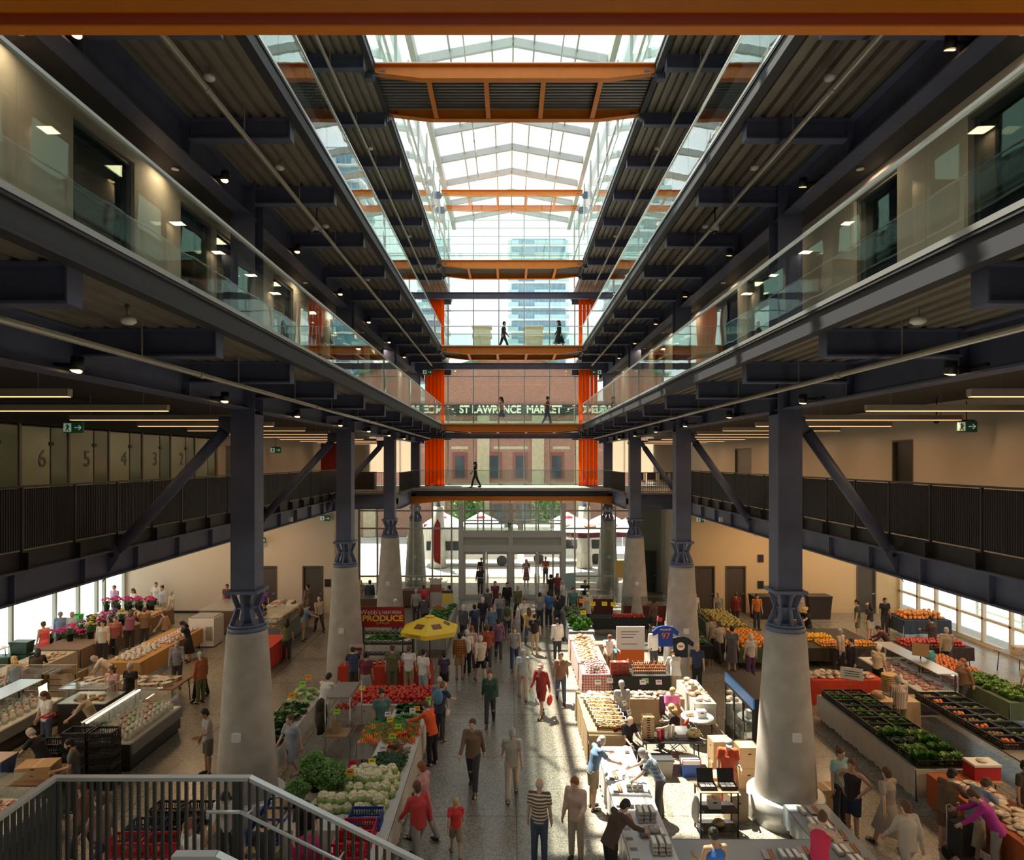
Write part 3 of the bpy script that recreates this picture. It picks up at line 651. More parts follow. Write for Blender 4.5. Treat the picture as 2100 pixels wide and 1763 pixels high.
for x in (-4.2,-1.2,1.4,4.4): MB().box(x-.6,x+.6,-.12,0,1.0,3.4).obj('window_glass',winm,bf)
for x,lb in ((-3.2,'left'),(2.6,'right')):
    t=thing('roof_chimney',f'{lb} of two blocky buff chimneys seen over the upper bridge','chimney',(x*1.0,74,15.5)); MB().box(-.95,.95,-.8,.8,0,7.4).obj('stack',stone,t); MB().box(-1.1,1.1,-.95,.95,6.4,6.75).box(-1.1,1.1,-.95,.95,7.4,7.6).obj('cap',mat('grey_stone',(.4,.37,.3),.8),t)
# towers
def tower(x,y,w,dp,h,lab,gm,round_=False):
    t=thing('apartment_tower',lab,'tower',(x,y,0)); k=MB().box(-w/2,w/2,0,dp,0,h); k.obj('glass_core',gm,t)
    fl=MB(); z=3
    while z<h: fl.box(-w/2-.9,w/2+.9,-.9,dp,z,z+.35); z+=3
    fl.obj('floor_slabs',mat('tower_white',(.62,.66,.68),.6),t)
    b=MB(); z=3
    while z<h-1:
        b.box(-w/2+w*.42,w/2+.85,-.85,-.8,z+.35,z+1.4); b.box(-w/2-.9,-w/2+w*.12,-.85,-.8,z+.35,z+1.4); z+=3
    b.obj('balcony_glass',mat('tower_balcony',(.35,.52,.58),.15),t)
    v=MB()
    for i in range(9): v.box(-w/2+i*w/8-.08,-w/2+i*w/8+.08,-.1,0,0,h)
    v.obj('mullions',mat('tower_mullion',(.3,.42,.5),.4),t)
towg=mat('tower_glass',(.16,.3,.42),.15)
tower(7.0,160,13.0,14,62,'tall blue glass apartment tower behind the brick gable',towg)
tower(-21.5,150,12,14,75,'grey apartment tower at the left edge of the front glass',mat('tower_glass_grey',(.2,.26,.3),.2))
tower(27,130,10,14,70,'apartment tower to the right mostly hidden by the steelwork',towg)
# striped flags / bollards on the street side of the hall
def tree(x,y,h,lb):
    t=thing('street_tree',lb,'tree',(x,y,0)); MB().cyl((0,0,0),(0,0,h*.5),.16,.1,10).obj('trunk',mat('bark',(.12,.08,.05),.9),t)
    r=random.Random(int(x*9)); m=MB()
    for i in range(600):
        a=r.random()*2*pi; u=r.random()**.5; zz=h*.35+r.random()*h*.65; rr=h*.32*u*(1-.5*abs((zz/h-.65)/.35))
        m.rbox(rr*math.cos(a),rr*math.sin(a),zz,.28,.2,.01,r.random()*6,r.random()*2,r.random())
    m.obj('crown',mat('tree_green',(.07,.16,.03),.8),t)['kind']='stuff'
tree(-4.3,64,5.5,'small street tree left of the white tents'); tree(3.4,64,5.0,'small street tree behind the right white tent')
# pop-up tents
tentw=mat('tent_white',(.78,.77,.76),.7); tentr=mat('tent_maroon',(.2,.02,.06),.7)
def tent(x,y,w,h,lb):
    t=thing('canopy_tent',lb,'tent',(x,y,0)); a=w/2
    MB().add([(-a,-a,h),(a,-a,h),(a,a,h),(-a,a,h),(0,0,h+.9)],[(0,1,4),(1,2,4),(2,3,4),(3,0,4)]).obj('roof_canopy',tentw,t)
    MB().box(-a,a,-a-.02,-a,h-.38,h).box(-a,a,a,a+.02,h-.38,h).box(-a-.02,-a,-a,a,h-.38,h).box(a,a+.02,-a,a,h-.38,h).obj('valance',tentr,t)
    MB().ell((0,-a*.52,h+.45),(.42,.05,.22),14,6,M=Matrix.Rotation(-.45,4,'X')).obj('round_badge',mat('badge_red',(.45,.02,.04),.5),t)
    for sx in (-1,1):
        for sy in (-1,1): MB().box(sx*a-.03,sx*a+.03,sy*a-.03,sy*a+.03,0,h).obj('leg',tentw,t)
tent(-5.9,57,3,2.75,'leftmost white pop-up tent with maroon valance across the street')
tent(-2.6,57,3,2.75,'white pop-up tent with maroon valance beside the small tree')
tent(4.9,57,3,2.75,'white pop-up tent with maroon valance right of the middle posts')
tent(8.4,57,3,2.75,'rightmost white pop-up tent with maroon valance across the street')
def market_umbrella(x,y,r,h,lb):
    t=thing('patio_umbrella',lb,'umbrella',(x,y,0)); MB().cyl((0,0,0),(0,0,h+.9),.03,n=8).obj('pole',alum,t)
    n=8; v=[(r*math.cos(2*pi*i/n),r*math.sin(2*pi*i/n),h) for i in range(n)]+[(0,0,h+.85)]; MB().add(v,[(i,(i+1)%n,n) for i in range(n)]).obj('canopy',tentw,t)
    w_=[(r*math.cos(2*pi*i/n),r*math.sin(2*pi*i/n),z) for z in (h-.35,h) for i in range(n)]; MB().add(w_,[(i,(i+1)%n,n+(i+1)%n,n+i) for i in range(n)]).obj('valance',tentr,t)
    m=MB()
    for i in range(0,8,2):
        a=2*pi*(i+.5)/n-pi/2; m.ell((.55*r*math.cos(a),.55*r*math.sin(a),h+.40),(.5,.3,.03),12,6,M=Matrix.Rotation(a+pi/2,4,'Z')@Matrix.Rotation(.3,4,'X'))
    m.obj('round_badge',mat('badge_red2',(.6,.1,.06),.5),t)
market_umbrella(5.0,47.2,2.3,3.15,'big white patio umbrella with maroon fringe outside the right windows'); market_umbrella(8.6,49.5,2.0,2.9,'second white patio umbrella half hidden by the right cone column')
# white panel vans / streetcar
def van(x,y,w,h,lb):
    t=thing('white_van',lb,'van',(x,y,0)); b=MB().box(-w/2,w/2,-1,1,.5,h).box(-w/2+.1,w/2-.1,-.9,.9,h,h+.08)
    for i in range(int(w/.25)): b.box(-w/2+.1+i*.25,-w/2+.16+i*.25,-1.03,-1,h-.9,h-.1)
    b.obj('body',mat('van_white',(.75,.76,.74),.4),t); MB().box(-w/2+.2,w/2-.2,-1.05,-.98,1.2,1.9).obj('window_band',winm,t)
    for s in (-1,1): MB().cyl((s*w*.33,-1.05,.4),(s*w*.33,-.8,.4),.4,n=18).obj('wheel',black,t)
van(-3.1,51.5,7.2,2.95,'long white panelled van left of the middle entrance post'); van(4.4,52.6,6.8,2.9,'long white panelled van right of the middle entrance post')
# feather banner, outdoor canopy and hanging things
t=thing('feather_banner','red feather banner flag standing outside left of the doors','banner',(-5.0,43.6,0)); MB().cyl((.3,0,0),(.3,0,4.2),.02,n=8).obj('pole',alum,t)
MB().prism([(.3,1.2),(.28,3.9),(.1,4.25),(-.12,3.8),(-.28,3.0),(-.3,2.1),(-.1,1.4)],-.01,.01).obj('flag',mat('banner_red',(.6,.02,.03),.6),t)
for x,y in ((-5.9,52),(-1.5,49),(9.5,55)): pass
for s in (-1,1):
    sd='left' if s<0 else 'right'
    t=thing('outdoor_cone_column',f'outdoor tapered concrete column beyond the entrance glass on the {sd}','column',(s*5.55,50,0)); MB().lathe([(.62,0),(.5,2.8),(.42,4.6)],n=24).obj('concrete_base',conc,t); MB().cyl((0,0,4.6),(0,0,7),.2,n=12).obj('steel_shaft',navy,t)
struct('wall_far_left_store',MB().box(-40,-24,70,74,0,9).box(24,40,70,74,0,9),brick)
# planters / low hedge row across street
for i,x in enumerate((-9,-6.5,5.9,8.8)):
    t=thing('street_planter',['boxy planter with greenery outside, far left','boxy planter with greenery behind the left tents','boxy planter with greenery behind the right tents','boxy planter with greenery outside, far right'][i],'planter',(x,61,0)); MB().box(-.6,.6,-.3,.3,0,.6).obj('box',black,t); MB().ell((0,0,.9),(.6,.35,.45),14,8,bump=.4).obj('greenery',mat('tree_green',(.07,.16,.03),.8),t)['kind']='stuff'
# outdoors seen through the side glazing: posts, parked van, planters
t=thing('outdoor_fence','pale outdoor barrier rail beyond the right side windows','fence',(24,22,0))
for y in range(-12,13,3): MB().box(-.05,.05,y-.05,y+.05,0,1.1).obj('post',greymul,t)
MB().box(-.04,.04,-12,12,1.0,1.1).box(-.04,.04,-12,12,.4,.5).obj('rails',greymul,t)
struct('wall_neighbour_left',MB().box(-36,-34,-20,60,0,3.4),mat('pale_render',(.6,.56,.5),.9)); struct('wall_neighbour_right',MB().box(34,36,-20,60,0,6),brick)
# ================================================================ PEOPLE
def remesh(mb, voxel, name, smooth=4):
    me=bpy.data.meshes.new(name+'_raw'); me.from_pydata(mb.v,[],mb.f); o=bpy.data.objects.new(name+'_raw',me); COL.objects.link(o)
    r=o.modifiers.new('r','REMESH'); r.mode='VOXEL'; r.voxel_size=voxel; r.use_smooth_shade=True
    q=o.modifiers.new('s','SMOOTH'); q.iterations=smooth; q.factor=.5
    dg=bpy.context.evaluated_depsgraph_get(); out=bpy.data.meshes.new_from_object(o.evaluated_get(dg)); out.name=name
    bpy.data.objects.remove(o); bpy.data.meshes.remove(me); out.materials.clear()
    return out
def V(*a): return Vector(a)
def cone(mb,p,q,a,b,n=12): # tapered limb with round ends
    mb.cyl(p,q,a,b,n); mb.ell(p,(a,a,a),n,8); mb.ell(q,(b,b,b),n,8)
def elong(mb,p,q,ra,rb,sx,rt): # torso block: elliptical loft from p to q, wide along rt
    d=(q-p).normalized(); f=rt.cross(d).normalized(); n=16; v=[]; K=6
    for k in range(K+1):
        t=k/K; c=p.lerp(q,t); r=ra*(1-t)+rb*t
        for i in range(n):
            a=2*pi*i/n; v.append(c+rt*(r*sx*math.cos(a))+f*(r*math.sin(a)))
    b=len(mb.v); mb.add(v,[(k*n+i,k*n+(i+1)%n,(k+1)*n+(i+1)%n,(k+1)*n+i) for k in range(K) for i in range(n)])
    mb.f.append(tuple(b+n-1-i for i in range(n))); mb.f.append(tuple(b+K*n+i for i in range(n))); mb.m+= [0,0]; mb.sm+=[False,False]
# joints for each pose: facing +Y, 1.7 m tall. lean = torso pitch, legs and arms by angles
def limb(p,l1,l2,a1,a2,side=0): # angles from straight down, forward positive
    k=p+V(side*.04,math.sin(a1)*l1,-math.cos(a1)*l1); w=k+V(side*.03,math.sin(a2)*l2,-math.cos(a2)*l2); return k,w
POSES={ # pelvis z, lean, (thigh,shin) L/R, (upper,fore) arm L/R, head pitch
 'stand':(.92,0,(0,.0),(.03,-.02),(.05,.18),(.0,.15),.1), 'walk':(.91,.05,(.38,.22),(-.30,-.48),(-.35,-.15),(.4,.65),.05),
 'stride':(.91,.06,(-.28,-.5),(.42,.3),(.4,.7),(-.35,-.1),.05), 'hold':(.92,.05,(.02,.0),(.05,-.03),(.2,1.5),(.1,.3),.3),
 'reach':(.92,.25,(.05,-.05),(-.02,-.1),(.9,1.3),(.7,1.2),.45),'bend':(.88,.85,(.2,-.2),(.1,-.25),(.5,.8),(.3,.6),.5),
 'lean':(.90,.5,(.1,-.1),(0,-.15),(.6,.9),(.75,1.1),.5),'sit':(.47,.1,(1.45,.05),(1.5,0),(.35,1.2),(.45,1.3),.35),
 'hips':(.92,0,(.08,0),(-.05,-.05),(-.25,.9),(-.1,1.0),.15)}
def joints(pose):
    pz,ln,lL,lR,aL,aR,hp=POSES[pose]; J={}
    P=V(0,0,pz); up=V(0,math.sin(ln),math.cos(ln)); fw=V(0,math.cos(ln),-math.sin(ln))
    if pose=='bend': P.y=-.12
    if pose=='lean': P.y=-.06
    J['P']=P; J['up']=up; J['W']=P+up*.16; J['C']=P+up*.36; J['N']=P+up*.53; 
    hu=V(0,math.sin(ln*.7+hp),math.cos(ln*.7+hp)); J['hu']=hu; J['hf']=V(0,math.cos(ln*.7+hp),-math.sin(ln*.7+hp)); J['H']=J['N']+hu*.135+J['hf']*.02
    for nm,s,l,a in (('L',-1,lL,aL),('R',1,lR,aR)):
        h=P+V(s*.085,0,-.03); k,an=limb(h,.41,.41,l[0],l[1],s*.25); J['h'+nm]=h;J['k'+nm]=k;J['a'+nm]=an
        foot=V(s*.03,.17,-.045) if l[1]>-.4 else V(s*.02,.12,-.12)
        J['t'+nm]=an+foot
        S=J['N']+V(s*.175,0,0)-up*.05; J['s'+nm]=S; e,wv=limb(S,.28,.25,a[0],a[1],s*.9); 
        if pose=='hips': e=S+V(s*.17,-.1,-.2); wv=P+V(s*.17,.03,.06)
        J['e'+nm]=e; J['w'+nm]=wv
    mz=min(J['aL'].z,J['aR'].z)-.075
    for k in J:
        if k not in('up','hu','hf'): J[k]=J[k]-V(0,0,mz)
    return J
BM={}
def body_meshes(pose):
    J=joints(pose); X=V(1,0,0); D={}
    b=MB(); elong(b,J['P']-J['up']*.08,J['W'],.105,.095,1.45,X); elong(b,J['W'],J['C'],.095,.115,1.4,X); elong(b,J['C'],J['N']-J['up']*.04,.115,.07,1.5,X)
    cone(b,J['N']-J['up']*.05,J['H']-J['hu']*.03,.058,.05)
    H=J['H']; R=J['hu'].to_track_quat('Z','Y').to_matrix(); hM=Matrix([X,J['hf'],J['hu']]).transposed().to_4x4()
    b.ell(H+J['hu']*.02,(.074,.095,.10),16,12,M=hM); b.ell(H-J['hu']*.045+J['hf']*.035,(.055,.06,.06),14,8,M=hM)
    b.ell(H+J['hf']*.10-J['hu']*.005,(.014,.022,.024),8,6,M=hM)
    for s in (-1,1): b.ell(H+X*s*.076,(.012,.02,.032),8,6,M=hM)
    for n in 'LR':
        cone(b,J['s'+n],J['e'+n],.052,.04); cone(b,J['e'+n],J['w'+n],.04,.027); cone(b,J['h'+n],J['k'+n],.088,.057); cone(b,J['k'+n]+V(0,-.01,-.06),J['a'+n],.056,.038)
        cone(b,J['k'+n],J['k'+n]+V(0,0,-.06),.055,.056)
        cone(b,J['a'+n]+V(0,-.03,-.03),J['t'+n],.038,.03)
        d=(J['w'+n]-J['e'+n]).normalized(); b.beam(J['w'+n]-d*.01,J['w'+n]+d*.085,.03,.075); b.ell(J['w'+n]+d*.05,(.02,.045,.045),10,8)
        elong(b,J['N']-J['up']*.07,J['s'+n],.06,.05,1,X if False else V(0,1,0))
    me=remesh(b,.0155,'body')
    # fingers, thumb and eyes kept at finer size inside the same mesh
    f=MB()
    for n,s in (('L',-1),('R',1)):
        d=(J['w'+n]-J['e'+n]).normalized(); side=d.cross(X*s).normalized(); cu=(-X*s*.45+V(0,0,-.1)).normalized()
        base=J['w'+n]+d*.075
        for i,l in enumerate((.062,.074,.07,.055)):
            o_=side*(-.03+.02*i); a=base+o_; m1=a+d*l*.5+cu*.006; m2=m1+(d*.7+cu*.6).normalized()*l*.5; f.cyl(a,m1,.009,.008,7); f.cyl(m1,m2,.008,.006,7); f.ell(m1,(.0085,)*3,6,4); f.ell(m2,(.006,)*3,6,4)
        a=J['w'+n]+d*.02-side*.035; m1=a+(d*.5-side*.8).normalized()*.035; m2=m1+(d*.9+cu*.3).normalized()*.03; f.cyl(a,m1,.012,.01,7); f.cyl(m1,m2,.01,.007,7); f.ell(m1,(.0105,)*3,6,4)
    for s in (-1,1): f.ell(H+J['hf']*.088+X*s*.031+J['hu']*.022,(.013,.008,.007),8,6,M=hM,m=1)
    f.ell(H+J['hf']*.089-J['hu']*.05,(.024,.009,.006),10,5,M=hM,m=2)
    import bmesh
    bm=bmesh.new(); bm.from_mesh(me); 
    for q in bm.faces: q.smooth=True
    vs_=[bm.verts.new(p) for p in f.v]
    for q,mi in zip(f.f,f.m):
        try: fc=bm.faces.new([vs_[i] for i in q]); fc.material_index=mi; fc.smooth=True
        except ValueError: pass
    bm.to_mesh(me); bm.free(); D['body']=me
    for c in range(3): me.materials.append(None)
    def top(nm,slv,extra=0,noarm=False,hem=0):
        t=MB(); e=extra; elong(t,J['P']-J['up']*(.06+hem),J['W'],.125+e,.112+e,1.42,X); elong(t,J['W'],J['C'],.112+e,.132+e,1.38,X); elong(t,J['C'],J['N']-J['up']*.045,.132+e,.078,1.45,X)
        for n in 'LR':
            elong(t,J['N']-J['up']*.07,J['s'+n],.072,.062,1,V(0,1,0)) if not noarm else None
            if noarm: continue
            if slv=='s': q=J['s'+n].lerp(J['e'+n],.72); t.ell(J['s'+n],(.066,)*3,12,8); t.cyl(J['s'+n],q,.066,.064,14)
            else: cone(t,J['s'+n],J['e'+n],.066,.054); t.cyl(J['e'+n],J['e'+n].lerp(J['w'+n],.95),.054,.042,14)
        D[nm]=remesh(t,.017,nm,3); D[nm].materials.append(None)
    top('short_sleeve_top','s'); top('long_sleeve_top','l',.008,hem=.05); top('sleeveless_top','n',0,True)
    def legs(nm,fr):
        t=MB(); elong(t,J['P']-J['up']*.1,J['P']+J['up']*.07,.125,.113,1.4,X)
        for n in 'LR':
            h,k,a=J['h'+n],J['k'+n],J['a'+n]
            if fr<1: t.ell(h,(.105,)*3,12,8); t.cyl(h,h.lerp(k,.9),.105,.095,14)
            else: cone(t,h,k,.103,.075); t.cyl(k,k.lerp(a,.97),.075,.062,14)
        D[nm]=remesh(t,.018,nm,3); D[nm].materials.append(None)
    legs('trousers',1); legs('shorts',.5)
    t=MB(); m_=(J['kL']+J['kR'])/2; spread=max(abs(J['kL'].y-J['kR'].y)*.5,0)
    if pose!='sit':
        n=20; v=[]; c0=J['P']+J['up']*.07; c1=m_+V(0,0,-.12)
        for k in range(6):
            u=k/5; c=c0.lerp(c1,u); 
            for i in range(n):
                a=2*pi*i/n; rr=1+.06*math.sin(a*6)*u; v.append(c+V((.165+.05*u)*rr*math.cos(a),(.125+(.09+spread)*u)*rr*math.sin(a),0))
        t.add(v,[(k*n+i,k*n+(i+1)%n,(k+1)*n+(i+1)%n,(k+1)*n+i) for k in range(5) for i in range(n)],0,True); t.f.append(tuple(range(n-1,-1,-1))); t.m.append(0); t.sm.append(False)
        me=bpy.data.meshes.new('skirt'); me.from_pydata(t.v,[],t.f); me.polygons.foreach_set('use_smooth',[True]*len(t.f)); me.materials.append(None); D['skirt']=me
    def simple(nm,mb):
        me=bpy.data.meshes.new(nm); me.from_pydata(mb.v,[],mb.f); me.polygons.foreach_set('use_smooth',mb.sm); me.materials.append(None); D[nm]=me
    for n in 'LR':
        t=MB(); d=J['t'+n]-J['a'+n]; t.ell(J['a'+n]+V(0,.05,-.045)+V(d.x,d.y,0)*.15,(.048,.135,.042),12,8); t.cyl(J['a'+n]+V(0,0,-.06),J['a'+n]+V(0,-.005,.01),.047,.043,12)
        simple('shoe'+n,t)
    t=MB(); t.ell(H+J['hu']*.045-J['hf']*.018,(.086,.100,.094),16,10,M=hM,bump=.07); t.ell(H-J['hu']*.01-J['hf']*.055,(.08,.062,.08),12,8,M=hM,bump=.08); simple('short_hair',t)
    t=MB(); t.ell(H+J['hu']*.045-J['hf']*.018,(.09,.104,.096),16,10,M=hM,bump=.05); cone(t,H-J['hf']*.06,J['N']-J['hf']*.085-J['up']*.06,.08,.06)
    for s in (-1,1): cone(t,H-J['hf']*.03+X*s*.065,J['N']-J['hf']*.04+X*s*.075,.033,.028)
    simple('long_hair',t)
    t=MB(); t.ell(H+J['hu']*.045-J['hf']*.018,(.087,.101,.095),16,10,M=hM); t.ell(H+J['hu']*.10-J['hf']*.09,(.045,)*3,10,8); t.ell(H-J['hu']*.01-J['hf']*.05,(.08,.06,.06),12,8,M=hM); simple('tied_hair',t)
    t=MB(); t.ell(H-J['hu']*.005-J['hf']*.03,(.082,.085,.055),14,8,M=hM); simple('fringe_of_hair',t)
    t=MB(); t.ell(H+J['hu']*.05-J['hf']*.005,(.093,.108,.085),16,10,M=hM); t.ell(H+J['hu']*.045+J['hf']*.11,(.07,.075,.012),12,6,M=hM); simple('cap',t)
    t=MB(); t.ell(H+J['hu']*.06,(.088,.1,.085),16,10,M=hM); t.ell(H+J['hu']*.05,(.19,.2,.014),20,6,M=hM); simple('straw_hat',t)
    t=MB(); t.ell(H-J['hu']*.075+J['hf']*.045,(.06,.06,.045),12,8,M=hM); t.ell(H-J['hu']*.04+J['hf']*.02,(.077,.06,.04),12,6,M=hM); simple('beard',t)
    # bags
    t=MB(); c=J['C']-V(0,math.cos(POSES[pose][1]),-math.sin(POSES[pose][1]))*.21; t.ell(c,(.16,.1,.22),14,10)
    for s in (-1,1): t.beam(J['s'+('L' if s<0 else 'R')]+V(s*-.06,-.05,.08),J['C']+V(s*.12,.12,-.02),.045,.02)
    simple('backpack',t)
    t=MB(); c=J['hR']+V(.17,.02,-.05); t.ell(c,(.05,.13,.11),12,8); t.beam(c+V(0,0,.08),J['N']+V(-.12,.0,.0),.02,.01); simple('shoulder_bag',t)
    t=MB(); w_=J['wL']+V(0,0,-.06)+ (J['wL']-J['eL']).normalized()*.04
    t.ell(w_+V(0,0,-.26),(.06,.17,.17),12,8); 
    for s in (-1,1): t.tube([w_+V(0,s*.1,-.14),w_+V(0,s*.05,-.03),w_],.008,6)
    simple('carrier_bag',t)
    t=MB(); elong(t,J['P']-J['up']*.28+V(0,.03,0),J['P']+J['up']*.06+V(0,.02,0),.135,.125,1.3,X); elong(t,J['W']+V(0,.03,0),J['C']+J['up']*.02+V(0,.035,0),.11,.115,.9,X); simple('apron',t)
    t=MB(); elong(t,J['P']+J['up']*.04,J['P']+J['up']*.10,.13,.13,1.35,X); t.ell(J['P']+J['up']*.07+V(-.12,-.12,0),(.09,.045,.055),12,8); simple('waist_bag',t)
    return D
SK={'l':(.62,.40,.29),'m':(.45,.27,.18),'d':(.17,.09,.055)}
HR={'k':(.015,.012,.01),'b':(.10,.05,.025),'y':(.50,.34,.14),'g':(.38,.36,.34),'w':(.66,.64,.6),'r':(.25,.08,.03)}
CM={}
def cloth(c,kind='plain',c2=None):
    key=(c,kind,c2)
    if key in CM: return CM[key]
    if kind=='plain': m=mat('cloth_%d'%len(CM),c,.85,noise=.06,nscale=9)
    else:
        m=bpy.data.materials.new('cloth_%s'%kind); m.use_nodes=True; nt=m.node_tree; b=nt.nodes['Principled BSDF']; b.inputs['Roughness'].default_value=.85
        tc=nt.nodes.new('ShaderNodeTexCoord'); L=nt.links.new; s=nt.nodes.new('ShaderNodeSeparateXYZ'); L(tc.outputs['Object'],s.inputs[0])
        def wave(o,sc,th):
            a=nt.nodes.new('ShaderNodeMath'); a.operation='MULTIPLY'; a.inputs[1].default_value=sc; L(o,a.inputs[0]); q=nt.nodes.new('ShaderNodeMath'); q.operation='FRACT'; L(a.outputs[0],q.inputs[0]); r=nt.nodes.new('ShaderNodeMath'); r.operation='GREATER_THAN'; r.inputs[1].default_value=th; L(q.outputs[0],r.inputs[0]); return r.outputs[0]
        mx=nt.nodes.new('ShaderNodeMixRGB'); mx.inputs[1].default_value=(*c,1); mx.inputs[2].default_value=(*c2,1)
        if kind=='hstripe': L(wave(s.outputs[2],15,.5),mx.inputs[0])
        elif kind=='vstripe': L(wave(s.outputs[0],22,.6),mx.inputs[0])
        else:
            p=nt.nodes.new('ShaderNodeMath'); p.operation='ADD'; L(wave(s.outputs[2],11,.5),p.inputs[0]); L(wave(s.outputs[0],11,.5),p.inputs[1]); q=nt.nodes.new('ShaderNodeMath'); q.operation='MULTIPLY'; q.inputs[1].default_value=.5; L(p.outputs[0],q.inputs[0]); L(q.outputs[0],mx.inputs[0])
        L(mx.outputs[0],b.inputs['Base Color'])
    CM[key]=m; return m
def person(x,y,deg,label,pose='stand',top='short_sleeve_top',tc=(.7,.7,.7),bot='trousers',bc=(.05,.05,.06),hair='short_hair',hc='k',skin='l',extra=(),h=1.7,z=0,shoe=(.03,.03,.03),pat=None,name='person'):
    if pose not in BM: BM[pose]=body_meshes(pose)
    D=BM[pose]; t=thing(name,label,'person',(x,y,z),math.radians(deg),s=h/1.7)
    def part(k,mt,nm=None):
        if k not in D: return
        o=bpy.data.objects.new(nm or k,D[k]); COL.objects.link(o); o.parent=t
        for i,m in enumerate(mt): o.material_slots[i].link='OBJECT'; o.material_slots[i].material=m
        return o
    sm=mat('skin_'+skin,SK[skin],.55); part('body',[sm,mat('eye_dark',(.02,.015,.01),.2),mat('lips_'+skin,tuple(a*.6 for a in SK[skin]),.5)])
    tm=cloth(tc) if not pat else cloth(tc,*pat)
    if top: part(top,[tm])
    if bot=='skirt' and 'skirt' in D: part('skirt',[tm if bc is None else cloth(bc)])
    elif bot: part('trousers' if bot=='skirt' else bot,[cloth(bc or tc)])
    if hair: part(hair,[mat('hair_'+hc,HR[hc],.7)])
    part('shoeL',[cloth(shoe)],'shoe'); part('shoeR',[cloth(shoe)],'shoe')
    for e in extra:
        k,c=e; part(k,[cloth(c)])
    return t
def pp(px_,py_,deg,label,pose='stand',h=1.7,z=0,**kw): # head-top pixel of a standing figure
    hh={'sit':1.28,'bend':1.25,'lean':1.52,'reach':1.66}.get(pose,1.7)*h/1.7
    x,y=px(px_,py_,z+hh); return person(x,y,deg,label,pose,h=h,z=z,**kw)
W=(.72,.70,.66); BK=(.014,.014,.017); NV=(.03,.045,.10); RD=(.45,.04,.03); GY=(.28,.28,.28); KH=(.36,.27,.17); DN=(.07,.10,.17); BG=(.5,.42,.32); LB=(.18,.30,.45); OL=(.13,.14,.07); PK=(.7,.25,.35); TE=(.08,.22,.22); OR=(.7,.13,.02); WI=(.16,.03,.05); CRM=(.62,.55,.44)
S,L_,N_='short_sleeve_top','long_sleeve_top','sleeveless_top'
